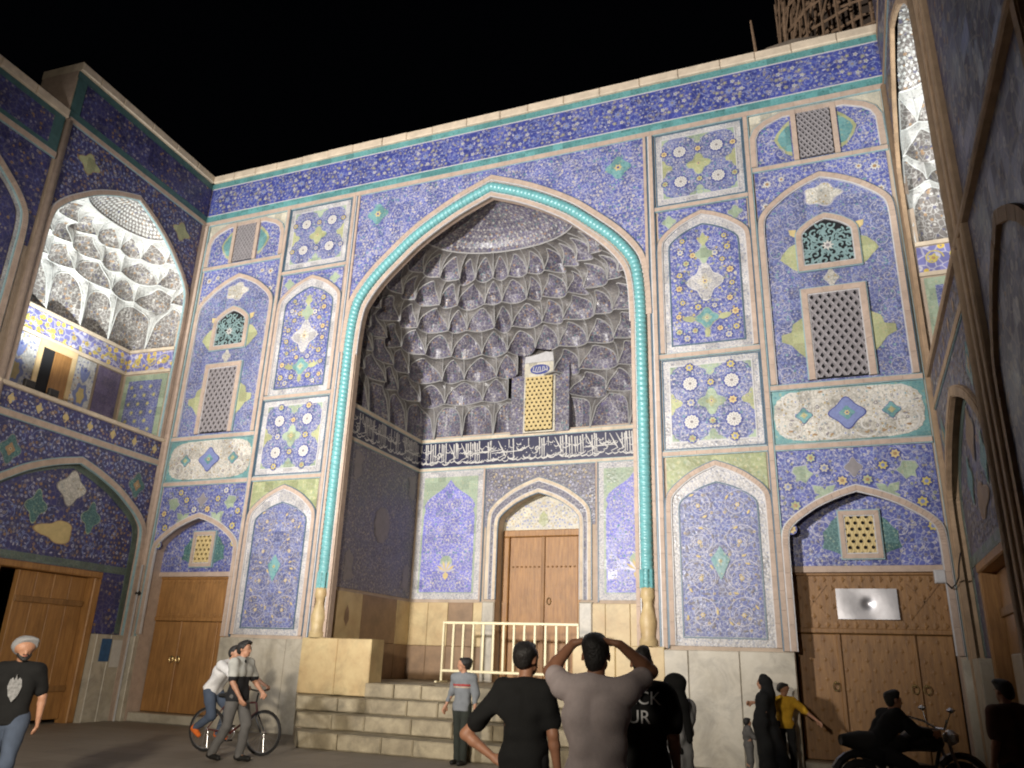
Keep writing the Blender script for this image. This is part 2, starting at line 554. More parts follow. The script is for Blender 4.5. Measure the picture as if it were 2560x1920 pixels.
    def mesh(s, name):
        me = bpy.data.meshes.new(name)
        me.from_pydata([tuple(float(q) for q in p) for p in s.v], [], s.f)
        for m in s.mats:
            me.materials.append(m)
        if len(s.mats) > 1:
            me.polygons.foreach_set('material_index', s.m)
        if s.smooth:
            me.polygons.foreach_set('use_smooth', [True] * len(s.f))
        me.update()
        return me

    def build(s, name, parent=None, label=None, cat=None, kind=None, group=None):
        if parent is not None:
            w = np.array(parent_loc(parent))
            s.v = [tuple(np.array(p) - w) for p in s.v]
        o = bpy.data.objects.new(name, s.mesh(name))
        COL.objects.link(o)
        if parent is not None:
            o.parent = parent
        return settag(o, label, cat, group, kind)


def parent_loc(o):
    l = np.zeros(3)
    while o is not None:
        l += np.array(o.location)
        o = o.parent
    return l


# pointed four-centred arch, normalised half profile (x/w, z/H)
_AX = np.array([1.0, 0.997, 0.986, 0.955, 0.85, 0.70, 0.53, 0.27, 0.0])
_AZ = np.array([0.0, 0.12, 0.247, 0.355, 0.492, 0.625, 0.755, 0.895, 1.0])


def _smooth_arch():
    p = np.stack([_AX, _AZ], 1)
    p = np.concatenate([[[1.0, -0.13]], p, [[-0.27 + 0.02, 1.09]]])
    out = []
    for i in range(1, len(p) - 2):
        for t in np.linspace(0, 1, 6)[:-1]:
            a, b, c, d = p[i - 1], p[i], p[i + 1], p[i + 2]
            out.append(0.5 * (2 * b + (c - a) * t + (2 * a - 5 * b + 4 * c - d) * t * t + (3 * b - a - 3 * c + d) * t ** 3))
    out.append([0.0, 1.0])
    return np.array(out)


_SA = _smooth_arch()
_AX, _AZ = np.minimum(_SA[:, 0], 1.0), _SA[:, 1]


def arch(w, z0, H, cx=0.0, sub=0):
    step = 2 if w < 2 and sub == 0 else 1
    xs, zs = list(_AX[::step]), list(_AZ[::step])
    if xs[-1] != 0.0:
        xs.append(0.0)
        zs.append(1.0)
    L = [(cx - w * x, z0 + H * z) for x, z in zip(xs, zs)]
    Rr = [(cx + w * x, z0 + H * z) for x, z in zip(xs[:-1], zs[:-1])][::-1]
    return L + Rr


def arch_z(x, w):
    """height fraction of the arch at |x|"""
    return float(np.interp(min(abs(x) / w, 1.0), _AX[::-1], _AZ[::-1]))


def arch_poly(w, zb, z0, H, cx=0.0):
    return [(cx - w, zb)] + arch(w, z0, H, cx) + [(cx + w, zb)]


def in_arch(x, z, w, zb, z0, H, cx, mg):
    if abs(x - cx) > w - mg or z < zb + mg:
        return False
    return z <= z0 + H * arch_z(x - cx, w) - mg * 1.4 if z > z0 else True


# ------------------------------------------------------------------ glazed ornament (flat pieces a few millimetres proud of the panel)
class Pat(MB):
    def __init__(s, F, off, *mats):
        super().__init__(*mats)
        s.F, s.off = F, off

    def fan(s, x, z, pts, m, lift=0.0):
        o = s.off + lift
        n = len(pts)
        s.add([s.F.P(a, b, o) for a, b in pts] + [s.F.P(x, z, o + 0.002)], [(i, (i + 1) % n, n) for i in range(n)], s.mi(m))

    def disc(s, x, z, r, m, n=8, lift=0.0):
        s.fan(x, z, [(x + r * math.cos(2 * PI * i / n), z + r * math.sin(2 * PI * i / n)) for i in range(n)], m, lift)

    def flower(s, x, z, r, k, mp, mc, rot=0.0, inner=0.58, lift=0.0, cr=0.34):
        pts = []
        for i in range(2 * k):
            q = r if i % 2 == 0 else r * inner
            a = rot + PI * i / k
            pts.append((x + q * math.cos(a), z + q * math.sin(a)))
        s.fan(x, z, pts, mp, lift)
        if mc is not None:
            s.disc(x, z, r * cr, mc, 6, lift + 0.003)

    def leaf(s, x, z, L, w, a, m, lift=0.0):
        c, d = math.cos(a), math.sin(a)
        pts = [(0, 0), (0.3 * L, w), (0.7 * L, w * 0.8), (L, 0), (0.7 * L, -w * 0.8), (0.3 * L, -w)]
        s.fan(x + c * L * .5, z + d * L * .5, [(x + c * p - d * q, z + d * p + c * q) for p, q in pts], m, lift)

    def lobed(s, x, z, rx, rz, k, depth, m, lift=0.0, rot=0.0, n=48, point=0.0):
        pts = []
        for i in range(n):
            a = 2 * PI * i / n
            q = 1 + depth * math.cos(k * (a - rot)) + point * abs(math.cos(a * 2)) ** 6
            pts.append((x + rx * q * math.cos(a), z + rz * q * math.sin(a)))
        s.fan(x, z, pts, m, lift)

    def ribbon(s, pts, w, m, lift=0.0):
        o = s.off + lift
        p = np.array(pts, float)
        t = np.gradient(p, axis=0)
        t /= np.linalg.norm(t, axis=1)[:, None] + 1e-9
        nn = np.stack([-t[:, 1], t[:, 0]], 1)
        ws = np.array(w if hasattr(w, '__len__') else [w] * len(p))[:, None] * 0.5
        A, B = p + nn * ws, p - nn * ws
        k = len(p)
        s.add([s.F.P(a[0], a[1], o) for a in A] + [s.F.P(b[0], b[1], o) for b in B], [(i, i + 1, k + i + 1, k + i) for i in range(k - 1)], s.mi(m))

    def spiral(s, x, z, R, turns, a0, sg, w, m, lift=0.0, n=18):
        pts = []
        for i in range(n):
            t = i / (n - 1)
            a = a0 + sg * t * turns * 2 * PI
            q = R * (1 - 0.82 * t)
            pts.append((x + q * math.cos(a), z + q * math.sin(a)))
        s.ribbon(pts, w, m, lift)
        return pts


def fill(pat, bbox, inside, seed, step, flowers, leaves, mirror=None, vine=None, vr=0.26, vw=0.014, size=(0.26, 0.46)):
    """scatter blossoms and leaves over a panel, mirrored about its axis, with spiral stems under them"""
    rn = random.Random(seed)
    step *= 0.84
    x0, x1, z0, z1 = bbox
    hx1 = x1 if mirror is None else mirror
    if vine is not None:
        nz = max(1, int((z1 - z0) / (2 * vr)))
        nx = max(1, int((hx1 - x0) / (2 * vr)))
        for i in range(nx):
            for j in range(nz):
                cx = x0 + (i + 0.5) * (hx1 - x0) / nx + rn.uniform(-.03, .03)
                cz = z0 + (j + 0.5) * (z1 - z0) / nz + rn.uniform(-.03, .03)
                R = min((hx1 - x0) / nx, (z1 - z0) / nz) * 0.5 * rn.uniform(0.85, 1.05)
                a0, sg = rn.uniform(0, 6.28), rn.choice((-1, 1))
                for mm in ((0,) if mirror is None else (0, 1)):
                    px = cx if mm == 0 else 2 * mirror - cx
                    if inside(px, cz, R * 0.9):
                        pat.spiral(px, cz, R, 1.35, a0 if mm == 0 else PI - a0, sg if mm == 0 else -sg, vw, vine, 0.0)
    nx = max(1, int((hx1 - x0) / step))
    nz = max(1, int((z1 - z0) / step))
    for i in range(nx):
        for j in range(nz):
            x = x0 + (i + 0.5 + (0.25 if j % 2 else -0.25) + rn.uniform(-.22, .22)) * (hx1 - x0) / nx
            z = z0 + (j + 0.5 + rn.uniform(-.25, .25)) * (z1 - z0) / nz
            r = step * rn.uniform(*size)
            isf = rn.random() < 0.64
            k = rn.choice((5, 6, 6, 8))
            mp, mc = rn.choice(flowers)
            ml = rn.choice(leaves)
            a = rn.uniform(0, 6.28)
            for mm in ((0,) if mirror is None else (0, 1)):
                px = x if mm == 0 else 2 * mirror - x
                aa = a if mm == 0 else PI - a
                if not inside(px, z, r):
                    continue
                if isf:
                    pat.flower(px, z, r, k, mp, mc, aa, lift=0.004)
                else:
                    pat.leaf(px, z, r * 2.0, r * 0.45, aa, ml, 0.004)


FLW = [(m_lav, m_cob), (m_lav, m_yel), (m_white, m_och), (m_lbl, m_white), (m_lav, m_lbl), (m_lbl, m_yel), (m_aqua, m_cob)]
LEV = [m_lav, m_lbl, m_lav, m_lbl, m_aqua]
FLY = [(m_lav, m_cob), (m_yel, m_och), (m_ygreen, m_cob), (m_lbl, m_white), (m_white, m_yel), (m_ygreen, m_lav)]
FLC = [(m_white, m_och), (m_white, m_lbl), (m_lattice, m_white), (m_white, m_aqua)]
FLS = [(m_lbl, m_lav), (m_och, m_cob), (m_lattice, m_och), (m_lbl, m_yel), (m_lav, m_cob)]

# ------------------------------------------------------------------ ground
g = MB(ground_mat())
g.add([(-60, -70, 0), (60, -70, 0), (60, 40, 0), (-60, 40, 0)], [(0, 1, 2, 3)])
settag(g.build('ground'), kind='structure')

# ------------------------------------------------------------------ main front
RN = random.Random(7)
facade = empty('mosque_facade', (0, 0, 0), 0, 'blue tiled mosque entrance front with tall central arch and muqarnas vault', 'building')
ARW, ARZ, ARH = 3.27, 8.2, 3.66
DCX, DW, DZ0, DH = 7.13, 1.22, 3.55, 1.0        # side door bays


def part(mb, name, parent=facade, kind=None, label=None):
    return mb.build(name, parent, label=label, kind=kind)


w = MB(m_wall)
for sg in (1, -1):
    w.columns(FF, [(sg * 3.27, 0), (sg * 5.91, 0)], [(sg * 3.27, 12.7), (sg * 5.91, 12.7)], 0)
    w.columns(FF, [(sg * 8.35, 0), (sg * 8.66, 0)], [(sg * 8.35, 12.7), (sg * 8.66, 12.7)], 0)
    a = arch(DW, DZ0, DH, sg * DCX)
    w.columns(FF, a, [(x, 12.7) for x, z in a], 0)
a = arch(ARW, ARZ, ARH)
w.columns(FF, a, [(x, 12.7) for x, z in a], 0)
w.box(FF, -8.66, 8.66, 12.7, 13.98, -3.0, 0)
part(w, 'wall')

# coping stones along the roof edge
x = -8.66
while x < 8.66:
    L = RN.uniform(0.7, 1.0)
    c = MB(m_coping)
    c.bevbox(FF, x, min(8.66, x + L) - 0.008, 13.985, 14.20 + RN.uniform(-.008, .008), -0.9, 0.10 + RN.uniform(-.01, .01), 0.02)
    part(c, 'coping_stone')
    x += L
c = MB(m_wall)
c.lathe((7.0, 4.4, 14.0), [(2.6, 0), (2.5, 1.5), (2.0, 2.5), (1.2, 3.15), (0.3, 3.42)], 20)
c.smooth = True
part(c, 'roof_dome')

# frieze
fz = MB(m_frieze)
fz.box(FF, -8.6, 8.6, 12.93, 13.79, 0, 0.03)
part(fz, 'frieze_panel')
for z0, z1 in ((13.80, 13.975), (12.74, 12.92)):
    t = MB(m_turq_band)
    t.box(FF, -8.62, 8.62, z0, z1, 0, 0.035)
    part(t, 'turquoise_band')
for z in (13.795, 12.925):
    ln = MB(m_line_white)
    ln.box(FF, -8.6, 8.6, z - 0.012, z + 0.012, 0.0, 0.042)
    part(ln, 'white_line')
pf = Pat(FF, 0.033)
FLF = [(m_lbl, m_cob), (m_lattice, m_lav), (m_lbl, m_yel), (m_lav, m_cob), (m_lattice, m_ygreen)]
for k in range(14):
    cx = -8.0 + k * 16.0 / 13
    for q in range(10):
        aa = 2 * PI * q / 10
        pf.flower(cx + 0.26 * math.cos(aa), 13.36 + 0.24 * math.sin(aa), 0.062, 5, m_lattice if q % 2 else m_lav, m_ygreen, aa, lift=0.006)
    pf.flower(cx, 13.36, 0.11, 8, m_lbl, m_lattice, 0, lift=0.006)
fill(pf, (-8.55, 8.55, 12.96, 13.77), lambda x, z, m: abs(x) < 8.56 - m and 12.95 + m < z < 13.78 - m and
     min(abs(((x + 8.0) % (16.0 / 13)) - q) for q in (0, 16.0 / 13)) > 0.1, 3, 0.125, FLF, [m_lbl, m_lbl, m_lattice, m_lav], 0.0, m_lbl, 0.2, 0.016)
part(pf, 'frieze_tilework', kind='stuff')


def tan_h(x0, x1, zc, hw=0.042, F=FF, par=facade, mt=None, off=0.055, name='brick_trim'):
    b = MB(mt or m_tan)
    b.strip(F, [(x0, zc), (x1, zc)], -hw, hw, 0, off, 0, piece=0.3, rnd=RN)
    b.mi(m_line_teal)
    b.strip(F, [(x0, zc), (x1, zc)], hw, hw + 0.018, 0, 0.04, 1)
    b.strip(F, [(x0, zc), (x1, zc)], -hw - 0.018, -hw, 0, 0.04, 1)
    return b.build(name, par)


def tan_path(pts, hw, off, F=FF, par=facade, lines=True, mt=None, name='brick_trim', piece=0.42, closed=False, inner=None, outer=None, base=0.0):
    b = MB(mt or m_tan)
    b.strip(F, pts, -hw, hw, base, base + off, 0, piece=piece, rnd=RN, closed=closed)
    if lines:
        i1, i2 = b.mi(inner or m_line_white), b.mi(outer or m_line_teal)
        b.strip(F, pts, hw, hw + 0.02, base, base + off * 0.8, i2, closed=closed)
        b.strip(F, pts, -hw - 0.02, -hw, base, base + off * 0.8, i1, closed=closed)
    return b.build(name, par)


def vtrim(x, z0, z1, spec, F=FF, par=facade, name='brick_trim'):
    b = MB()
    for dx, wd, off, mt in spec:
        b.strip(F, [(x + dx, z0), (x + dx, z1)], -wd / 2, wd / 2, 0, off, b.mi(mt), piece=0.33 if mt in (m_tan, m_tan_dark) else None, rnd=RN)
    return b.build(name, par)


tan_h(-8.62, 8.62, 12.665, 0.055)
for sg in (1, -1):
    vtrim(sg * 5.81, 1.85, 12.6, [(0, 0.085, 0.065, m_tan), (sg * -0.056, 0.022, 0.05, m_line_blue), (sg * 0.056, 0.022, 0.05, m_line_teal)])
    vtrim(sg * 3.79, 1.85, 12.6, [(0, 0.075, 0.065, m_tan), (sg * -0.052, 0.024, 0.05, m_line_white), (sg * 0.05, 0.02, 0.05, m_line_blue),
                                  (sg * -0.085, 0.03, 0.055, m_line_blue), (sg * -0.135, 0.06, 0.06, m_tan)])
    vtrim(sg * 8.53, 0.0, 12.6, [(0, 0.11, 0.09, m_tan), (sg * 0.09, 0.06, 0.06, m_tan), (sg * -0.075, 0.03, 0.05, m_line_teal)])
    vtrim(sg * 3.315, 1.88, 8.25, [(0, 0.07, 0.05, m_tan), (sg * 0.05, 0.02, 0.035, m_line_white)])

# central spandrel
ap = arch(3.72, 8.35, 4.02)
sp = MB(m_blue)
hi = [(x, 12.60) for x, z in ap]
sp.columns(FF, [(x, min(z, 12.55)) for x, z in ap], hi, 0.022)
part(sp, 'tile_panel')


def in_spandrel(x, z, m):
    if abs(x) > 3.64 - m or z > 12.56 - m:
        return False
    return z > 8.35 + 4.02 * arch_z(x, 3.72) + 0.06 + m * 1.4


ps = Pat(FF, 0.025)
fill(ps, (-3.64, 3.64, 8.9, 12.56), lambda x, z, m: in_spandrel(x, z, m) and abs(abs(x) - 3.06) + abs(z - 11.95) > 0.33, 11, 0.105, FLW, LEV, 0.0, m_lav, 0.21, 0.013)
part(ps, 'floral_tilework', kind='stuff')
for sg in (1, -1):
    md = Pat(FF, 0.027)
    md.lobed(sg * 3.06, 11.95, 0.24, 0.24, 4, 0.12, m_aqua, 0.006, point=0.12)
    md.flower(sg * 3.06, 11.95, 0.10, 6, m_lattice_y, m_cob, lift=0.012)
    part(md, 'medallion')

tan_path([(-3.66, 8.3)] + arch(3.66, 8.35, 4.0)[1:-1] + [(3.66, 8.3)], 0.055, 0.07, inner=m_line_white, outer=m_line_blue)
tan_path(arch(3.31, 8.2, 3.70), 0.042, 0.055, inner=m_line_white, outer=m_line_white)

# reveal of the central arch
rv = MB(m_tan)
pts = [(-ARW, 1.05)] + arch(ARW, ARZ, ARH) + [(ARW, 1.05)]
for i in range(len(pts) - 1):
    a, b = pts[i], pts[i + 1]
    rv.add([FF.P(*a, 0), FF.P(*b, 0), FF.P(*b, -0.17), FF.P(*a, -0.17)], [(0, 1, 2, 3)])
rv.columns(FF, [(-XS - 0.05, 1.05), (-ARW, 1.05)], [(-XS - 0.05, 12.4), (-ARW, 12.4)], -0.17)
rv.columns(FF, [(ARW, 1.05), (XS + 0.05, 1.05)], [(ARW, 12.4), (XS + 0.05, 12.4)], -0.17)
a = arch(ARW, ARZ, ARH)
rv.columns(FF, a, [(x, 12.4) for x, z in a], -0.17)
part(rv, 'arch_reveal')

# turquoise rope moulding round the arch
path = [(-3.49, 2.87)] + [(-3.49, 2.87 + 0.5 * i) for i in range(1, 11)] + arch(3.49, 8.3, 3.8, sub=6) + [(3.49, 7.87 - 0.5 * i) for i in range(0, 10)] + [(3.49, 2.87)]
P2 = np.array(path)
sl = np.concatenate([[0], np.cumsum(np.linalg.norm(np.diff(P2, axis=0), axis=1))])
ss = np.arange(0, sl[-1], 0.0131)
px, pz = np.interp(ss, sl, P2[:, 0]), np.interp(ss, sl, P2[:, 1])
tg = np.stack([np.gradient(px), np.gradient(pz)], 1)
tg /= np.linalg.norm(tg, axis=1)[:, None]
rp = MB(m_turq)
NS = 14
vsr = []
for i, s_ in enumerate(ss):
    nx_, nz_ = -tg[i, 1], tg[i, 0]
    for j in range(NS):
        an = 2 * PI * j / NS
        r = 0.104 + 0.017 * abs(math.sin(0.5 * an + s_ * PI / 0.105)) ** 0.8
        vsr.append((px[i] + nx_ * r * math.cos(an), -0.035 - r * math.sin(an), pz[i] + nz_ * r * math.cos(an)))
rp.add(vsr, [(i * NS + j, i * NS + (j + 1) % NS, (i + 1) * NS + (j + 1) % NS, (i + 1) * NS + j) for i in range(len(ss) - 1) for j in range(NS)])
rp.smooth = True
part(rp, 'rope_moulding')
for sg in (1, -1):
    cb = MB(m_yellowstone)
    cb.lathe((sg * 3.49, -0.04, 1.87), [(0.17, 0), (0.17, 0.10), (0.13, 0.16), (0.15, 0.3), (0.165, 0.42), (0.12, 0.6), (0.085, 0.7), (0.10, 0.78), (0.14, 0.86), (0.125, 0.94), (0.12, 1.01)], 16)
    cb.smooth = True
    part(cb, 'column_base')
    cf = MB(m_turq)
    for k in range(9):
        an = 2 * PI * k / 9
        cf.tube([(sg * 3.49 + 0.12 * math.cos(an), -0.035 + 0.12 * math.sin(an), 2.87), (sg * 3.49 + 0.12 * math.cos(an), -0.035 + 0.12 * math.sin(an), 3.2)], 0.022, 5)
    part(cf, 'fluted_collar')


# ---- ornament panels, the same on both sides of the arch
def rosette(x, z, r, par, F=FF, off=0.03):
    p = Pat(F, off)
    p.disc(x, z, r * 1.12, m_cob, 16, 0.003)
    p.flower(x, z, r, 12, m_white, None, 0, inner=0.84, lift=0.008)
    for i in range(12):
        p.leaf(x + 0.30 * r * math.cos(PI * i / 6), z + 0.30 * r * math.sin(PI * i / 6), r * 0.55, r * 0.035, PI * i / 6, m_lattice, 0.012)
    p.disc(x, z, r * 0.22, m_lattice, 8, 0.014)
    return p.build('rosette', par)


def yellow_flower(x, z, r, par, F=FF, off=0.03, rot=0.0):
    p = Pat(F, off)
    k = int(abs(x * 131 + z * 57)) % 5
    p.disc(x, z, r * 1.15, m_cob, 10, 0.005)
    p.flower(x, z, r, 7, (m_yel, m_lattice_y, m_yel, m_ygreen, m_cream)[k], m_och if k % 2 else m_lbl, rot, inner=0.66, lift=0.008, cr=0.40)
    return p.build('yellow_flower', par)


def leaf_star(x, z, s, par, F=FF, flip=1, kind=0, off=0.03):
    shp = [(-0.55, 0.75), (0.45, 0.85), (0.62, 0.35), (1.0, 0.1), (0.55, -0.35), (0.3, -0.75), (-0.1, -0.45), (-0.5, -0.6), (-0.45, -0.05), (-0.75, 0.3)] if kind == 0 else \
          [(-1.0, 0.75), (-0.25, 0.62), (-0.12, 0.3), (0.05, 0.62), (0.85, 0.8), (0.7, 0.1), (0.32, -0.05), (0.75, -0.25), (0.6, -1.1), (0.1, -0.55), (-0.5, -0.35)]
    p = Pat(F, off)
    p.fan(x, z, [(x + flip * a * s * 1.07, z + b * s * 1.07) for a, b in shp], m_lav, 0.003)
    p.fan(x, z, [(x + flip * a * s, z + b * s) for a, b in shp], m_pgreen, 0.008)
    return p.build('leaf_motif', par)


def medallion(x, z, rx, rz, mt, par, F=FF, off=0.03, k=4, d=0.16, pt=0.1, inner=None, rim=m_lav, name='medallion'):
    p = Pat(F, off)
    p.lobed(x, z, rx * 1.08, rz * 1.08, k, d, rim, 0.003, point=pt)
    p.lobed(x, z, rx, rz, k, d, mt, 0.008, point=pt)
    if inner is not None:
        p.lobed(x, z, rx * 0.45, rz * 0.45, k, d, inner, 0.013, point=pt)
        p.flower(x, z, min(rx, rz) * 0.24, 6, m_lattice_y, m_cob, lift=0.018)
    return p.build(name, par)


def square_panel(x0, x1, z0, z1, sg, seed, par=facade):
    xa, xb = sorted((sg * x0, sg * x1))
    b = MB(m_border)
    b.box(FF, xa, xb, z0, z1, 0, 0.02)
    part(b, 'white_border')
    e = 0.155
    ln = MB(m_line_white)
    rect = [(xa + e, z0 + e), (xb - e, z0 + e), (xb - e, z1 - e), (xa + e, z1 - e)]
    ln.strip(FF, rect, -0.012, 0.012, 0.02, 0.034, 0, closed=True)
    ln.strip(FF, [(xa + .02, z0 + .02), (xb - .02, z0 + .02), (xb - .02, z1 - .02), (xa + .02, z1 - .02)], -0.012, 0.012, 0.02, 0.034, ln.mi(m_line_blue), closed=True)
    part(ln, 'border_line')
    c = MB(m_fine)
    c.box(FF, xa + e, xb - e, z0 + e, z1 - e, 0, 0.026)
    part(c, 'tile_panel')
    cx, cz, hw, hh = (xa + xb) / 2, (z0 + z1) / 2, (xb - xa) / 2 - e, (z1 - z0) / 2 - e
    p = Pat(FF, 0.029)
    ros = [(cx + a * hw * 0.5, cz + q * hh * 0.5) for a in (-1, 1) for q in (-1, 1)]
    for (dx, dz) in ((0, 1), (0, -1), (1, 0), (-1, 0)):       # half medallions on the edges
        ex, ez = cx + dx * hw, cz + dz * hh
        pts = []
        for i in range(13):
            t = -PI / 2 + PI * i / 12
            q = 0.19 * (1 + 0.25 * math.cos(4 * t))
            rx_, rz_ = q * math.cos(t), q * math.sin(t)
            pts.append((ex - dx * rx_ + (-dz) * rz_ * 1.0 * (1 if dz else 0) * -1, ez - dz * rx_ + dx * rz_))
        p.fan(ex - dx * 0.1, ez - dz * 0.1, pts, m_ygreen if dx else m_pgreen, 0.004)
    for (dx, dz) in ((1, 1), (1, -1), (-1, 1), (-1, -1)):     # corners
        ex, ez = cx + dx * hw, cz + dz * hh
        p.fan(ex - dx * .06, ez - dz * .06, [(ex, ez), (ex - dx * .18, ez), (ex - dx * .14, ez - dz * .05), (ex - dx * .07, ez - dz * .08), (ex - dx * .05, ez - dz * .14), (ex, ez - dz * .18)], m_pgreen, 0.004)
    fill(p, (cx - hw, cx + hw, cz - hh, cz + hh),
         lambda x, z, m: abs(x - cx) < hw - m and abs(z - cz) < hh - m and math.hypot(x - cx, z - cz) > 0.23 and min(math.hypot(x - a, z - b) for a, b in ros) > 0.17,
         seed, 0.088, FLW, LEV, cx, m_lav, 0.17, 0.011)
    part(p, 'floral_tilework', kind='stuff')
    medallion(cx, cz, 0.20, 0.20, m_ygreen if z0 > 9 else m_pgreen, facade, d=0.24, pt=0.0, inner=m_ygreen, rim=m_pgreen)
    for a, q in ros:
        rosette(a, q, 0.145, facade)
    for dx, dz in ((0, 0.5), (0, -0.5), (0.93, 0.5), (-0.93, 0.5), (0.93, -0.5), (-0.93, -0.5)):
        if z0 > 9 or dx == 0:
            yellow_flower(cx + dx * hw, cz + dz * hh, 0.075, facade, rot=RN.uniform(0, 1))
    if z0 < 9:
        for dx, dz in ((0.5, 0), (-0.5, 0), (0.5, 0.93), (-0.5, 0.93), (0.5, -0.93), (-0.5, -0.93)):
            yellow_flower(cx + dx * hw, cz + dz * hh, 0.085, facade, rot=RN.uniform(0, 1))


def arch_panel(sg, seed, x0, x1, zb, z0, H, ztop, spandrel_mat, spandrel_fill, low):
    """pointed panel: brick arch, white border, blue field"""
    cx, hw = sg * (x0 + x1) / 2, (x1 - x0) / 2
    a = arch(hw - 0.03, z0, H, cx)
    s_ = MB(spandrel_mat)
    s_.columns(FF, a, [(x, ztop) for x, z in a], 0.018)
    part(s_, 'spandrel_panel')
    b = MB(m_border)
    b.prism(FF, arch_poly(hw - 0.08, zb, z0, H - 0.10, cx), 0, 0.018)
    part(b, 'white_border')
    iw, ib, iz, iH = hw - 0.255, zb + 0.16, z0 - 0.02, H - 0.40 + (0.08 if not low else 0.0)
    c = MB(m_blue if not low else m_fine)
    c.prism(FF, arch_poly(iw, ib, iz, iH, cx), 0, 0.026)
    part(c, 'tile_panel')
    ln = MB(m_line_blue)
    ln.strip(FF, arch_poly(iw + 0.02, ib - 0.02, iz, iH + 0.02, cx), -0.012, 0.012, 0.018, 0.034, 0, closed=True)
    part(ln, 'border_line')
    tan_path([(cx - hw + 0.045, zb)] + arch(hw - 0.045, z0, H - 0.045, cx) + [(cx + hw - 0.045, zb)], 0.042, 0.06, inner=m_line_white, outer=m_line_blue)
    p = Pat(FF, 0.029)
    ins = lambda x, z, m: in_arch(x, z, iw, ib, iz, iH, cx, m + 0.01)
    if not low:
        yc = ib + (iz + iH - ib) * 0.50
        keep = lambda x, z, m: ins(x, z, m) and math.hypot((x - cx) / 1.0, (z - yc)) > 0.30 and math.hypot(x - cx, z - (yc - 0.78)) > 0.24
        fill(p, (cx - iw, cx + iw, ib, iz + iH), keep, seed, 0.105, FLY, LEV, cx, m_lbl, 0.2, 0.012)
        part(p, 'floral_tilework', kind='stuff')
        medallion(cx, yc, 0.27, 0.32, m_border, facade, d=0.20, pt=0.05, inner=m_cart, rim=m_white)
        medallion(cx, yc - 0.80, 0.19, 0.18, m_aqua, facade, d=0.16, pt=0.05, rim=m_ygreen, inner=m_pgreen)
        for e in (1, -1):
            q = Pat(FF, 0.031)
            q.leaf(cx + e * 0.2, yc - 0.82, 0.3, 0.07, 0.2 if e > 0 else PI - 0.2, m_ygreen, 0.004)
            part(q, 'leaf_motif')
        q = Pat(FF, 0.031)
        q.leaf(cx, yc - 1.0, 0.22, 0.06, -PI / 2, m_ygreen, 0.004)
        part(q, 'leaf_motif')
        medallion(cx, yc + 0.62, 0.15, 0.16, m_pgreen, facade, d=0.15, pt=0.2)
        medallion(cx, yc + 0.95, 0.08, 0.13, m_ygreen, facade, d=0.1, pt=0.2)
        rr = random.Random(seed)
        for zz, dx in ((1.22, 0.16), (0.98, 0.42), (0.72, 0.47), (0.45, 0.36), (0.2, 0.5), (-0.1, 0.52), (-0.42, 0.46), (-0.55, 0.16), (-1.05, 0.24), (-1.05, 0.55), (-0.72, 0.55), (0.62, 0.22), (-1.2, 0.4)):
            for e in (1, -1):
                if ins(cx + e * dx, yc + zz, 0.07):
                    yellow_flower(cx + e * dx, yc + zz, rr.uniform(0.06, 0.085), facade, rot=rr.uniform(0, 1))
    else:
        keep = lambda x, z, m: ins(x, z, m) and math.hypot((x - cx) * 1.3, z - (ib + 1.28)) > 0.22
        fill(p, (cx - iw, cx + iw, ib, iz + iH), keep, seed, 0.10, [(m_lbl, m_lav), (m_lattice, m_cob), (m_lav, m_cob), (m_lattice_y, m_cob), (m_lattice, m_lbl)], [m_lbl, m_lav, m_lattice, m_lattice], cx, m_lav, 0.14, 0.008, size=(0.24, 0.42))
        for (zc, R) in ((0.36, 0.34), (0.98, 0.36), (1.62, 0.33), (2.28, 0.30)):       # big paired scrolls
            for e in (1, -1):
                cx2 = cx + e * 0.35
                p.spiral(cx2, ib + zc, R, 1.15, PI / 2 - e * 1.0, e, 0.013, m_lav, 0.008, 26)
                p.spiral(cx2 + e * 0.03, ib + zc, R * 0.62, 0.9, PI / 2 + e * 2.0, -e, 0.010, m_lav, 0.008, 20)
                for t in range(6):
                    aa = t * 1.05 + zc
                    p.leaf(cx2 + R * 0.8 * math.cos(aa), ib + zc + R * 0.8 * math.sin(aa), 0.10, 0.02, aa + 1.9 * e, m_lattice_y if t % 3 == 0 else m_lattice, 0.01)
                p.flower(cx2, ib + zc, 0.05, 6, m_lattice_y, m_lav, lift=0.01)
        part(p, 'floral_tilework', kind='stuff')
        q = Pat(FF, 0.031)
        q.fan(cx, ib + 1.28, [(cx, ib + 1.55), (cx + .08, ib + 1.42), (cx + .17, ib + 1.32), (cx + .12, ib + 1.2), (cx, ib + 0.95), (cx - .12, ib + 1.2), (cx - .17, ib + 1.32), (cx - .08, ib + 1.42)], m_aqua, 0.012)
        q.flower(cx, ib + 1.28, 0.05, 6, m_ygreen, m_och, lift=0.016)
        part(q, 'medallion')
    if spandrel_fill:
        p2 = Pat(FF, 0.021)
        fill(p2, (cx - hw, cx + hw, z0, ztop), lambda x, z, m: abs(x - cx) < hw - m - .02 and z < ztop - m - .02 and z > z0 + H * arch_z(x - cx, hw - 0.03) + m + 0.06, seed + 1, 0.10, FLW, LEV, cx, m_lav, 0.16, 0.011)
        part(p2, 'floral_tilework', kind='stuff')
        for e in (1, -1):
            medallion(cx + e * (hw - 0.26), ztop - 0.27, 0.12, 0.12, m_pgreen, facade, d=0.15, off=0.024)


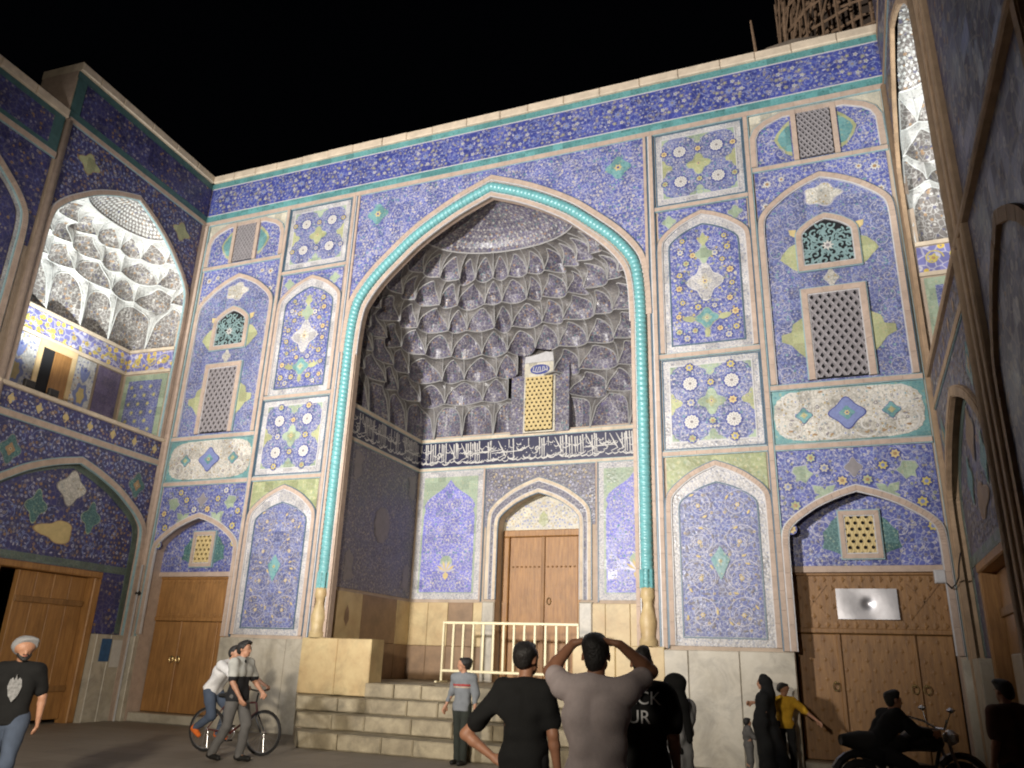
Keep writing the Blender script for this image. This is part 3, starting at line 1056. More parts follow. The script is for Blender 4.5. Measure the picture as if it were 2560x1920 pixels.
def lattice(F, x0, x1, z0, z1, o0, o1, cw, ch, mt, hole=0.52, hexa=False, par=facade, arched=None, name='lattice'):
    """pierced panel: cells laid diamond-wise, each a ring round an open hole, clipped to the frame"""
    b = MB(mt)
    nx, nz = int((x1 - x0) / cw) + 2, int((z1 - z0) / ch) * 2 + 4
    k = 6 if hexa else 4
    for j in range(-1, nz):
        for i in range(-1, nx):
            cx = x0 + (i + (0.5 if j % 2 else 0.0)) * cw
            cz = z0 + j * ch * 0.5
            if cx < x0 - cw * .5 or cx > x1 + cw * .5 or cz < z0 - ch * .5 or cz > z1 + ch * .5:
                continue
            out = [(cx + cw * .5, cz), (cx, cz + ch * .5), (cx - cw * .5, cz), (cx, cz - ch * .5)]
            if hexa:
                an = [PI / 6 + PI / 3 * q for q in range(6)]
                inn = [(cx + hole * .5 * cw * math.cos(t), cz + hole * .5 * cw * math.sin(t)) for t in an]
                out = [(cx + cw * .25, cz + ch * .25), (cx, cz + ch * .5), (cx - cw * .25, cz + ch * .25), (cx - cw * .25, cz - ch * .25), (cx, cz - ch * .5), (cx + cw * .25, cz - ch * .25)]
                out = [(cx + (q[0] - cx) * 1.0, q[1]) for q in out]
                out[0] = (cx + cw * .5, cz + ch * .0 + 1e-4) if False else out[0]
            else:
                inn = [(cx + (q[0] - cx) * hole, cz + (q[1] - cz) * hole) for q in out]
            cl = lambda q: (min(max(q[0], x0), x1), min(max(q[1], z0), z1))
            out, inn = [cl(q) for q in out], [cl(q) for q in inn]
            vs = [F.P(*q, o1) for q in out] + [F.P(*q, o1 + 0.012) for q in inn] + [F.P(*q, o0) for q in inn]
            fs = [(q, (q + 1) % k, k + (q + 1) % k, k + q) for q in range(k)] + [(k + q, k + (q + 1) % k, 2 * k + (q + 1) % k, 2 * k + q) for q in range(k)]
            b.add(vs, fs)
            if hexa:      # close the corners between the hexagons
                for s1 in (1, -1):
                    tri = [cl((cx + s1 * cw * .25, cz + ch * .25)), cl((cx + s1 * cw * .5, cz)), cl((cx + s1 * cw * .25, cz - ch * .25))]
                    b.add([F.P(*q, o1) for q in tri], [(0, 1, 2)])
    return b.build(name, par)


def side_columns(sg):
    sd = 100 if sg > 0 else 200
    # inner column
    square_panel(3.87, 5.74, 10.76, 12.58, sg, sd + 1)
    tan_h(*sorted((sg * 3.84, sg * 5.76)), 10.70, 0.04)
    arch_panel(sg, sd + 2, 3.87, 5.74, 7.40, 9.62, 0.90, 10.63, m_blue, True, False)
    tan_h(*sorted((sg * 3.84, sg * 5.76)), 7.33, 0.042)
    square_panel(3.87, 5.74, 5.41, 7.26, sg, sd + 3)
    tan_h(*sorted((sg * 3.84, sg * 5.76)), 5.345, 0.04)
    arch_panel(sg, sd + 4, 3.87, 5.74, 1.90, 4.25, 0.92, 5.28, m_green, False, True)
    # outer column: small top window bay
    X0, X1, CX = 5.88, 8.42, 7.14
    xa, xb = sorted((sg * X0, sg * X1))
    cx = sg * CX
    b = MB(m_cream)
    b.box(FF, xa, xb, 11.30, 12.58, 0, 0.012)
    part(b, 'cream_panel')
    bask = [(-1.22, 11.31), (-1.21, 12.0), (-1.12, 12.2), (-0.95, 12.33), (-0.6, 12.47), (0.6, 12.47), (0.95, 12.33), (1.12, 12.2), (1.21, 12.0), (1.22, 11.31)]
    c = MB(m_blue)
    c.prism(FF, [(cx + q[0] * 0.94, q[1]) for q in bask], 0, 0.02)
    part(c, 'tile_panel')
    tan_path([(cx + q[0], q[1]) for q in bask], 0.055, 0.06)
    p = Pat(FF, 0.023)
    for e in (1, -1):
        hx = cx + e * 0.46
        p.fan(hx + e * .05, 11.86, [(hx, 12.3), (hx + e * .12, 12.2), (hx + e * .27, 12.02), (hx + e * .33, 11.88), (hx + e * .25, 11.68), (hx + e * .12, 11.5), (hx, 11.42)], m_ygreen, 0.003)
        p.fan(hx + e * .05, 11.86, [(hx, 12.2), (hx + e * .1, 12.12), (hx + e * .22, 11.98), (hx + e * .26, 11.86), (hx + e * .2, 11.7), (hx + e * .1, 11.56), (hx, 11.52)], m_aqua, 0.007)
        for q, (dx, dz, R) in enumerate(((0.88, 0.36, 0.17), (0.92, 0.05 + 0.65, 0.16), (0.7, 0.18, 0.12))):
            p.spiral(cx + e * dx, 11.36 + dz, R, 1.2, 1.0 * q, e, 0.014, m_lav, 0.004)
    fill(p, (cx - 1.12, cx + 1.12, 11.34, 12.42), lambda x, z, m: abs(x - cx) > 0.50 + m and in_bask(x - cx, z, m) and not (abs(x - cx) < 0.8 and 11.45 < z < 12.28), sd + 5, 0.10, FLW, LEV, cx, None)
    part(p, 'floral_tilework', kind='stuff')
    win = empty('window', (0, 0, 0), parent=facade)
    dk = MB(m_dark)
    dk.box(FF, cx - 0.33, cx + 0.33, 11.32, 12.48, 0.0, 0.026)
    dk.build('dark_opening', win)
    lattice(FF, cx - 0.32, cx + 0.32, 11.32, 12.46, 0.03, 0.05, 0.105, 0.15, m_lattice, 0.5, par=win)
    for e in (1, -1):
        fr = MB(m_tan)
        fr.strip(FF, [(cx + e * 0.385, 11.3), (cx + e * 0.385, 12.5)], -0.05, 0.05, 0, 0.075, 0)
        fr.build('mullion', win)
    tan_h(xa, xb, 11.235, 0.042)
    # tall blue panel with two windows
    a = arch(1.23, 9.70, 1.22, cx)
    s_ = MB(m_blue)
    s_.columns(FF, a, [(x, 11.17) for x, z in a], 0.018)
    part(s_, 'spandrel_panel')
    c = MB(m_fine)
    c.prism(FF, arch_poly(1.20, 6.54, 9.70, 1.19, cx), 0, 0.014)
    part(c, 'tile_panel')
    tan_path([(cx - 1.19, 6.54)] + arch(1.19, 9.70, 1.18, cx) + [(cx + 1.19, 6.54)], 0.05, 0.07, outer=m_line_blue)
    p2 = Pat(FF, 0.021)
    fill(p2, (cx - 1.24, cx + 1.24, 9.7, 11.16), lambda x, z, m: abs(x - cx) < 1.24 - m and z < 11.15 - m and z > 9.7 + 1.22 * arch_z(x - cx, 1.23) + m + .06, sd + 6, 0.115, [(m_white, m_cob), (m_lav, m_yel), (m_lav, m_cob), (m_lbl, m_white)], LEV, cx, m_lav, 0.2, 0.012)
    part(p2, 'floral_tilework', kind='stuff')
    for e in (1, -1):
        for dx, dz, r in ((1.0, 10.86, 0.1), (1.06, 10.35, 0.085), (0.72, 10.92, 0.075)):
            q = Pat(FF, 0.025)
            q.flower(cx + e * dx, dz, r, 9, m_white, m_och, lift=0.006, cr=0.4)
            part(q, 'white_flower')

    def keep(x, z, m):
        if not in_arch(x, z, 1.14, 6.56, 9.70, 1.13, cx, m):
            return False
        if abs(x - cx) < 0.60 + m and (6.5 < z < 8.45 + m or 8.75 - m < z < 9.98):
            return False
        return True
    p = Pat(FF, 0.018)
    fill(p, (cx - 1.14, cx + 1.14, 6.56, 10.85), keep, sd + 7, 0.088, [(m_lbl, m_lav), (m_lav, m_cob), (m_lbl, m_yel), (m_lattice, m_lav), (m_aqua, m_lav), (m_lbl, m_cob)], [m_lbl, m_lav, m_lbl, m_aqua], cx, m_lav, 0.17, 0.013)
    part(p, 'floral_tilework', kind='stuff')
    medallion(cx, 10.42, 0.30, 0.22, m_cart, facade, d=0.14, k=5, pt=0.1, off=0.022)
    medallion(cx, 8.60, 0.10, 0.15, m_cart, facade, d=0.1, pt=0.25, off=0.022)
    for e in (1, -1):
        hx = cx + e * 0.56
        q = Pat(FF, 0.02)
        q.fan(hx + e * .08, 9.16, [(hx, 9.42), (hx + e * .14, 9.36), (hx + e * .28, 9.2), (hx + e * .32, 9.1), (hx + e * .2, 8.98), (hx + e * .1, 8.86), (hx, 8.8)], m_ygreen, 0.006)
        part(q, 'leaf_motif')
        q = Pat(FF, 0.02)
        q.fan(hx + e * .08, 9.62, [(hx - e * .02, 9.72), (hx + e * .12, 9.74), (hx + e * .1, 9.62), (hx + e * .02, 9.56)], m_lattice_y, 0.006)
        part(q, 'leaf_motif')
        q = Pat(FF, 0.02)
        q.fan(hx + e * .1, 7.45, [(hx, 7.85), (hx + e * .2, 7.72), (hx + e * .24, 7.56), (hx + e * .42, 7.52), (hx + e * .42, 7.38), (hx + e * .26, 7.3), (hx + e * .12, 7.12), (hx, 7.0)], m_ygreen, 0.006)
        part(q, 'leaf_motif')
    # arched openwork window
    win = empty('window', (0, 0, 0), parent=facade)
    dk = MB(m_dark)
    dk.prism(FF, arch_poly(0.47, 8.88, 9.45, 0.42, cx), 0.0, 0.022)
    dk.build('dark_opening', win)
    q = Pat(FF, 0.05)
    for i in range(6):
        for j in range(6):
            gx, gz = cx - 0.39 + i * 0.156, 8.96 + j * 0.15
            if in_arch(gx, gz, 0.47, 8.88, 9.45, 0.42, cx, 0.05):
                q.spiral(gx, gz, 0.085, 0.95, (i * 2.1 + j * 1.3), 1 if (i + j) % 2 else -1, 0.036, m_lattice_t, 0.0, 14)
                q.leaf(gx - .05, gz - .05, 0.15, 0.026, i * 1.7 + j, m_lattice_t, 0.006)
    for i in range(8):
        aa = PI * i / 4
        q.ribbon([(cx + 0.1 * math.cos(aa), 9.27 + 0.1 * math.sin(aa)), (cx + 0.26 * math.cos(aa + .3), 9.27 + 0.26 * math.sin(aa + .3)), (cx + 0.43 * math.cos(aa + .1), 9.27 + 0.4 * math.sin(aa + .1))], 0.04, m_lattice_t, 0.01)
    q.flower(cx, 9.27, 0.12, 8, m_white, m_lattice, inner=0.5, lift=0.02)
    q.build('openwork', win)
    tan_path([(cx - 0.51, 8.84), (cx - 0.51, 9.45)] + arch(0.51, 9.45, 0.48, cx)[1:-1] + [(cx + 0.51, 9.45), (cx + 0.51, 8.84)], 0.05, 0.075, closed=True, par=win, name='frame', piece=0.35)
    # tall lattice window
    win = empty('window', (0, 0, 0), parent=facade)
    dk = MB(m_dark)
    dk.box(FF, cx - 0.47, cx + 0.47, 6.58, 8.30, 0.0, 0.022)
    dk.build('dark_opening', win)
    lattice(FF, cx - 0.455, cx + 0.455, 6.60, 8.28, 0.026, 0.055, 0.15, 0.215, m_lattice, 0.5, par=win)
    tan_path([(cx - 0.51, 6.57), (cx - 0.51, 8.345), (cx + 0.51, 8.345), (cx + 0.51, 6.57)], 0.055, 0.085, par=win, name='frame', piece=0.35)
    tan_h(xa, xb, 6.475, 0.042)
    # white cartouche
    b = MB(m_aqua)
    b.box(FF, xa, xb, 5.41, 6.41, 0, 0.016)
    part(b, 'tile_panel')
    pts = []
    for i in range(72):
        t = 2 * PI * i / 72
        ex = abs(math.cos(t)) ** 0.42 * math.copysign(1, math.cos(t))
        ez = abs(math.sin(t)) ** 0.60 * math.copysign(1, math.sin(t))
        q_ = 1 + 0.028 * math.cos(24 * t)
        pts.append((cx + 1.24 * ex * min(1.0, q_), 5.91 + 0.485 * ez * min(1.0, q_)))
    b = MB(m_cart)
    b.fanprism(FF, (cx, 5.91), pts, 0.016, 0.024)
    part(b, 'white_cartouche')
    p = Pat(FF, 0.026)
    fill(p, (cx - 1.2, cx + 1.2, 5.46, 6.36), lambda x, z, m: abs((x - cx) / 1.2) ** 3.2 + abs((z - 5.91) / 0.46) ** 3.2 < 0.93 and math.hypot((x - cx) * .8, z - 5.91) > 0.34, sd + 8, 0.125, FLC, [m_white, m_white, m_lattice, m_och], cx, m_white, 0.22, 0.03)
    part(p, 'floral_tilework', kind='stuff')
    medallion(cx, 5.91, 0.235, 0.225, m_lbl, facade, d=0.10, pt=0.16, rim=m_cob, inner=m_aqua, off=0.03)
    for e in (1, -1):
        medallion(cx + e * 0.72, 5.91, 0.11, 0.11, m_aqua, facade, d=0.1, pt=0.2, rim=m_cob, inner=m_ygreen, off=0.03)
    tan_h(xa, xb, 5.335, 0.042)
    # spandrel over the side door
    a = arch(DW, DZ0, DH, cx)
    s_ = MB(m_blue)
    s_.columns(FF, a, [(x, 5.27) for x, z in a], 0.018)
    for e in (1, -1):
        u0, u1 = sorted((cx + e * DW, cx + e * 1.265))
        s_.columns(FF, [(u0, DZ0), (u1, DZ0)], [(u0, 5.27), (u1, 5.27)], 0.018)
    part(s_, 'spandrel_panel')
    p = Pat(FF, 0.021)
    stars = [(0.86, 4.80), (0.55, 4.42)]
    over = lambda x, z, m: abs(x - cx) < 1.24 - m and z < 5.26 - m and z > DZ0 + (DH * arch_z(x - cx, DW) if abs(x - cx) < DW else 0) + m + .07
    fill(p, (cx - 1.24, cx + 1.24, 3.7, 5.26), lambda x, z, m: over(x, z, m) and min(math.hypot(abs(x - cx) - q[0], z - q[1]) for q in stars) > 0.2, sd + 9, 0.10,
         [(m_lbl, m_cob), (m_ygreen, m_cob), (m_lbl, m_lav), (m_lav, m_cob), (m_lattice, m_ygreen)], [m_lbl, m_lav, m_lbl], cx, m_lbl, 0.18, 0.011)
    part(p, 'floral_tilework', kind='stuff')
    for e in (1, -1):
        leaf_star(cx + e * 0.86, 4.82, 0.20, facade, flip=-e * 1, kind=0, off=0.024)
        leaf_star(cx + e * 0.52, 4.47, 0.20, facade, flip=e, kind=1, off=0.024)
        for dx, dz, r in ((1.1, 4.62, .085), (0.68, 5.12, .085), (0.47, 4.93, .085), (0.2, 4.69, .09), (1.0, 4.28, .095), (1.1, 3.87, .085)):
            yellow_flower(cx + e * dx, dz, r, facade, rot=dx * 7, off=0.024)
    medallion(cx, 4.92, 0.11, 0.13, m_lattice, facade, d=0.12, pt=0.2, off=0.024)
    tan_path([(cx - DW, 1.85), (cx - DW, DZ0)] + arch(DW, DZ0, DH, cx)[1:-1] + [(cx + DW, DZ0), (cx + DW, 1.85)], 0.045, 0.07, outer=m_line_white)
    # recess behind it
    rv = MB(m_tan)
    pts = [(cx - DW, 0)] + a + [(cx + DW, 0)]
    for i in range(len(pts) - 1):
        q, r = pts[i], pts[i + 1]
        rv.add([FF.P(*q, 0), FF.P(*r, 0), FF.P(*r, -0.42), FF.P(*q, -0.42)], [(0, 1, 2, 3)])
    part(rv, 'door_reveal')
    ty = MB(m_blue)
    ty.prism(FF, [(cx - DW, 3.28)] + a + [(cx + DW, 3.28)], -0.5, -0.30)
    part(ty, 'tympanum_panel')
    p = Pat(FF, -0.297)
    tin = lambda x, z, m: in_arch(x, z, DW, 3.30, DZ0, DH, cx, m + .03) and not (abs(x - cx) < 0.62 and 3.38 < z < 4.25)
    fill(p, (cx - DW, cx + DW, 3.3, 4.5), tin, sd + 10, 0.105, [(m_lav, m_cob), (m_lbl, m_lav), (m_lattice, m_cob)], [m_lattice, m_lav, m_lav], cx, m_lav, 0.2, 0.018)
    part(p, 'floral_tilework', kind='stuff')
    for e in (1, -1):
        q = Pat(FF, -0.296)
        hx = cx + e * 0.3
        q.fan(hx + e * .1, 3.8, [(hx, 4.15), (hx + e * .14, 4.05), (hx + e * .2, 3.95), (hx + e * .3, 3.85), (hx + e * .29, 3.7), (hx + e * .33, 3.58), (hx + e * .15, 3.52), (hx, 3.45)], m_greenblue, 0.006)
        part(q, 'medallion')
    win = empty('window', (0, 0, 0), parent=facade)
    dk = MB(m_dark)
    dk.box(FF, cx - 0.25, cx + 0.25, 3.46, 4.14, -0.3, -0.285)
    dk.build('dark_opening', win)
    lattice(FF, cx - 0.245, cx + 0.245, 3.47, 4.13, -0.28, -0.25, 0.122, 0.21, m_lattice_y, 0.55, hexa=True, par=win)
    tan_path([(cx - 0.285, 3.43), (cx - 0.285, 4.17), (cx + 0.285, 4.17), (cx + 0.285, 3.43)], 0.038, 0.075, closed=True, par=win, name='frame', base=-0.3, piece=0.5)
    tan_h(cx - DW + .02, cx + DW - .02, 3.24, 0.05, off=-0.27, mt=m_tan) if False else None
    # wooden door
    door = empty('door', (0, 0, 0), parent=facade)
    hd = MB(m_tan)
    hd.box(FF, cx - DW, cx + DW, 3.17, 3.275, -0.5, -0.28)
    hd.build('lintel', door)
    wd = m_wood_dark if sg > 0 else m_wood
    up = MB(wd)
    up.box(FF, cx - DW, cx + DW, 2.18, 3.17, -0.55, -0.40)
    up.build('transom_panel', door)
    for z_ in (2.17, 3.12):
        rl = MB(wd)
        rl.bevbox(FF, cx - DW + .01, cx + DW - .01, z_, z_ + 0.085, -0.4, -0.355, 0.012)
        rl.build('rail', door)
    edges = (-DW + 0.01, -0.52, 0.62, DW - 0.01) if sg > 0 else (-DW + .01, -0.38, 0.66, DW - .01)
    for i in range(3):
        lf = MB(wd)
        lf.bevbox(FF, cx + edges[i] + 0.012, cx + edges[i + 1] - 0.012, 0.20, 2.16, -0.55, -0.385, 0.015)
        lf.build('leaf', door)
    for i in (1, 2):
        po = MB(wd)
        po.bevbox(FF, cx + edges[i] - 0.035, cx + edges[i] + 0.035, 0.20, 2.16, -0.5, -0.345, 0.012)
        po.build('post', door)
    st = MB(wd)
    # inlaid lozenges in rows
    def loz(x, z, r):
        st.add([FF.P(x + r, z, -0.395 + .012), FF.P(x, z + r * 1.1, -0.395 + .012), FF.P(x - r, z, -0.395 + .012), FF.P(x, z - r * 1.1, -0.395 + .012), FF.P(x, z, -0.395 + .02)],
               [(0, 1, 4), (1, 2, 4), (2, 3, 4), (3, 0, 4)])
    n_ = 16
    for i in range(n_):
        for z_ in (3.06, 2.31):
            loz(cx - DW + 0.1 + i * (2 * DW - 0.2) / (n_ - 1), z_, 0.05)
    if sg > 0:
        for i in range(11):
            for j in range(4):
                loz(cx - DW + 0.13 + (i + .5 * (j % 2)) * 0.215, 2.45 + j * 0.155, 0.045)
        for i in range(11):
            for j in range(12):
                xx = cx - DW + 0.14 + (i + .5 * (j % 2)) * 0.215
                if min(abs(xx - (cx + e_)) for e_ in edges) > 0.08:
                    loz(xx, 0.35 + j * 0.155, 0.04)
        st.strip(FF, [(cx - 1.1, 2.40), (cx - 0.62, 2.98)], -0.012, 0.012, -0.4, -0.385, 0)
        st.strip(FF, [(cx - 1.1, 2.98), (cx - 0.62, 2.40)], -0.012, 0.012, -0.4, -0.385, 0)
        st.strip(FF, [(cx + 1.1, 2.40), (cx + 0.62, 2.98)], -0.012, 0.012, -0.4, -0.385, 0)
        st.strip(FF, [(cx + 1.1, 2.98), (cx + 0.62, 2.40)], -0.012, 0.012, -0.4, -0.385, 0)
    settag(st.build('inlay', door), kind='stuff')
    for dx in ((-0.62, 0.55, 0.72) if sg > 0 else (-0.47, -0.29)):
        kn = MB(m_brass)
        kn.tube([FF.P(cx + dx + 0.05 * math.cos(t), 1.33 + 0.07 * math.sin(t), -0.33) for t in np.linspace(0, 2 * PI, 13)[:-1]], 0.01, 5, closed=True)
        kn.lathe(FF.P(cx + dx, 1.38, -0.345), [(0.02, -.02), (0.03, 0), (0.02, .02)], 8)
        kn.build('handle', door)
    sl_ = MB(m_marble)
    sl_.bevbox(FF, cx - DW + .01, cx + DW - .01, 0.0, 0.19, -0.6, -0.05, 0.02)
    sl_.build('threshold', door)
    # marble dado slabs under the inner column
    for (u0, u1) in ((3.74, 4.18), (4.18, 5.04), (5.04, 5.93)):
        q = MB(m_marble)
        ua, ub = sorted((sg * u0, sg * u1))
        q.bevbox(FF, ua + .003, ub - .003, 0, 1.83 + RN.uniform(-.006, .006), 0, 0.12, 0.012)
        part(q, 'stone_slab')
    q = MB(m_marble)
    ua, ub = sorted((sg * 8.36, sg * 8.62))
    q.bevbox(FF, ua, ub, 0, 1.8, 0, 0.11, 0.012)
    part(q, 'stone_slab')


def in_bask(x, z, m):
    if abs(x) > 1.12 - m or z < 11.33 + m:
        return False
    return z < np.interp(abs(x), [0, 0.6, 0.95, 1.1, 1.15], [12.42, 12.42, 12.28, 12.15, 12.0]) - m


for sg in (1, -1):
    side_columns(sg)


# ------------------------------------------------------------------ muqarnas vaults
def contour_fn(a, b, nexp):
    t = np.linspace(0, PI, 241)
    c, s_ = np.cos(t), np.sin(t)
    x = a * np.sign(c) * np.abs(c) ** (2 / nexp)
    y = b * np.abs(s_) ** (2 / nexp)
    L = np.concatenate([[0], np.cumsum(np.hypot(np.diff(x), np.diff(y)))])
    L /= L[-1]
    return lambda q: (float(np.interp(q, L, x)), float(np.interp(q, L, y)))


def muqarnas(P, tiers, ncell, apex, parent, skip=None, mp=None, mh=None, mr=None, scoop=0.26):
    """P(x, depth, z) places a point; tiers are (z, half width, depth, squareness) from the bottom up"""
    mp, mh, mr = mp or m_muq, mh or m_muq_hood, mr or m_rib
    cons = [contour_fn(a, b, n) for (_, a, b, n) in tiers]
    nt = len(tiers)

    def edges(i):
        off = 0.5 if i % 2 else 0.0
        e = [(k + off + (0.11 if i % 3 else 0.04) * (-1) ** k + 0.07 * math.sin(7.3 * k + 3.1 * i)) / ncell for k in range(-1, ncell + 2)]
        return e

    def scooped(i, q):
        A = np.array(cons[i](q))
        if i >= nt - 1:
            return A
        off = 0.5 if i % 2 else 0.0
        e = edges(i)
        k = max(0, min(len(e) - 2, int(np.searchsorted(e, q, side='right')) - 1))
        s_ = 2 * (q - e[k]) / (e[k + 1] - e[k]) - 1
        sc = scoop * (1 - 0.45 * i / nt) * (0.75 + 0.65 * abs(math.sin(5.7 * k + 2.3 * i))) * (1.75 if (k * 7 + i * 3) % 5 == 0 else 1.0)
        return A * (1 + sc * max(0.0, 1 - abs(s_) ** 1.7) / max(np.linalg.norm(A), 1e-6))
    for i in range(len(tiers) - 1):
        z0, z1 = tiers[i][0], tiers[i + 1][0]
        H = z1 - z0
        off = 0.5 if i % 2 else 0.0
        for k in range(-1 if off else 0, ncell):
            c0, c1 = edges(i)[k + 1], edges(i)[k + 2]
            q0, q1 = min(max(0.0, c0), 1.0), min(max(0.0, c1), 1.0)
            if k == 0 and off == 0:
                q0 = 0.0
            if k == ncell - 1 and off == 0:
                q1 = 1.0
            if q1 - q0 < 1e-3:
                continue
            mid = cons[i]((q0 + q1) / 2)
            if skip and skip(i, mid):
                continue
            b = MB(mp, mh, mr)
            ns = 12
            cols = []
            for j in range(ns + 1):
                q = q0 + (q1 - q0) * j / ns
                s_ = (2 * (q - c0) / (c1 - c0)) - 1
                A2, B = scooped(i, min(max(q, q0 + 1e-5), q1 - 1e-5)), scooped(i + 1, q)
                az = 0.955 * max(0.0, 1 - abs(s_) ** 1.9) ** 0.62 if i else 0.93 * max(0.0, 1 - abs(s_) ** 3.0) ** 0.45
                def at(zf):
                    e = 1 - math.sqrt(max(0.0, 1 - zf * zf))       # upright at the foot, curving forward to the rim
                    pp = A2 * (1 - e) + B * e
                    return (pp[0], pp[1], z0 + H * zf)
                col = [P(*at(az * f)) for f in (0.0, 0.5, 1.0)]
                hood = [P(*at(az + (1 - az) * f)) for f in (0.3, 0.6, 0.85, 1.0)]
                rr_ = at(az)
                cols.append((col, hood, P(rr_[0] * .992, rr_[1] * .992, rr_[2]), A2, B, az))
            vs, fs, ms = [], [], []
            for c in cols:
                vs += c[0] + c[1]
            m_ = 7
            for j in range(ns):
                for r in range(6):
                    b.f.append([j * m_ + r, (j + 1) * m_ + r, (j + 1) * m_ + r + 1, j * m_ + r + 1])
                    b.m.append(0 if r < 2 else 1)
            b.v += vs
            # raised line round the panel and ribs on the cell's edges
            b.tube([c[2] for c in cols], 0.016, 4, 2)
            for c in (cols[0], cols[-1]):
                b.tube([P(*(c[3] * 0.995), z0)] + [tuple(h) for h in c[1]], 0.013, 4, 2)
            b.tube([tuple(c[1][-1]) for c in cols], 0.016, 4, 2)
            b.build('muqarnas_cell', parent)
    # half dome at the top
    z0, a, bb, n = tiers[-1]
    con = cons[-1]
    d = MB(mp, mr)
    R_, C_ = 9, 30
    gv = []
    for r in range(R_ + 1):
        t = r / R_ * PI / 2
        for c in range(C_ + 1):
            q = con(c / C_)
            gv.append(P(q[0] * math.cos(t), q[1] * math.cos(t), z0 + (apex - z0) * math.sin(t)))
    d.add(gv, [(r * (C_ + 1) + c, r * (C_ + 1) + c + 1, (r + 1) * (C_ + 1) + c + 1, (r + 1) * (C_ + 1) + c) for r in range(R_) for c in range(C_)], 0)
    for r in range(1, R_):
        t = (r + 0.0) / R_ * PI / 2
        nn = max(6, int(34 * math.cos(t)))
        for c in range(nn):
            q = con((c + 0.5 * (r % 2) + .25) / nn)
            ctr = np.array(P(q[0] * math.cos(t) * 0.985, q[1] * math.cos(t) * 0.985, z0 + (apex - z0) * math.sin(t) * 0.985))
            q2 = con(min(1, (c + 0.5 * (r % 2) + .25) / nn + 0.008))
            e1 = np.array(P(q2[0] * math.cos(t) * 0.985, q2[1] * math.cos(t) * 0.985, z0 + (apex - z0) * math.sin(t) * 0.985)) - ctr
            e1 = e1 / (np.linalg.norm(e1) + 1e-9) * 0.032
            t2 = t + 0.04
            e2 = np.array(P(q[0] * math.cos(t2) * 0.985, q[1] * math.cos(t2) * 0.985, z0 + (apex - z0) * math.sin(t2) * 0.985)) - ctr
            e2 = e2 / (np.linalg.norm(e2) + 1e-9) * 0.042
            d.add([tuple(ctr + e1), tuple(ctr + e2), tuple(ctr - e1), tuple(ctr - e2)], [(0, 1, 2, 3)], 1)
    d.tube([P(*con(c / C_), z0) for c in range(C_ + 1)], 0.022, 4, 1)
    d.build('half_dome', parent)


vault = empty('muqarnas_vault', (0, 0, 0), parent=facade)
YF = 0.18
TI = [(7.12, 3.45, 3.60, 14), (8.10, 3.42, 3.52, 9), (8.66, 3.40, 3.27, 6), (9.20, 3.36, 2.92, 4.6), (9.74, 3.22, 2.52, 3.8), (10.26, 2.92, 2.12, 3.2), (10.76, 2.45, 1.72, 2.7), (11.22, 1.95, 1.30, 2.2)]
muqarnas(lambda x, d, z: (x, YF + d, z), TI, 15, 11.95, vault, skip=lambda i, m: i <= 2 and abs(m[0]) < 0.40)

# pier with the yellow grille and its small pale arch, standing in the back of the vault
gw = empty('window', (0, 0, 0), parent=facade)
FG = Frame((0, 3.66, 0), (1, 0, 0), (0, -1, 0))
q = MB(m_muq)
q.box(FG, -0.80, 0.80, 7.10, 10.0, -0.40, -0.03)
q.build('pier', gw)
q = MB(m_cream)
q.box(FG, -0.43, 0.43, 7.10, 9.02, -0.10, 0.0)
q.build('grille_surround', gw)
q = MB(m_dark)
q.box(FG, -0.375, 0.375, 7.14, 8.62, 0.0, 0.01)
q.build('dark_opening', gw)
lattice(FG, -0.37, 0.37, 7.15, 8.61, 0.02, 0.05, 0.123, 0.213, m_lattice_y, 0.52, hexa=True, par=gw)
q = MB(m_line_white)
ar = [(0.43 * math.cos(t), 9.03 + 0.50 * math.sin(t) ** 0.8) for t in np.linspace(PI, 0, 17)]
q.prism(FG, ar, -0.10, 0.0)
q.build('pale_arch', gw)
q = Pat(FG, 0.004)
q.lobed(0, 8.82, 0.27, 0.14, 2, 0.0, m_cob, 0.004)
rr = random.Random(5)
for k in range(7):
    xx = -0.2 + k * 0.066
    q.ribbon([(xx, 8.82 - 0.06 + rr.uniform(-.03, .03)), (xx + 0.015, 8.82), (xx + rr.uniform(-.03, .05), 8.82 + 0.08)], 0.018, m_white, 0.008)
q.ribbon([(-0.2, 8.78), (-0.08, 8.745), (0.06, 8.76), (0.2, 8.81)], 0.02, m_white, 0.008)
q.build('oval_cartouche', gw)


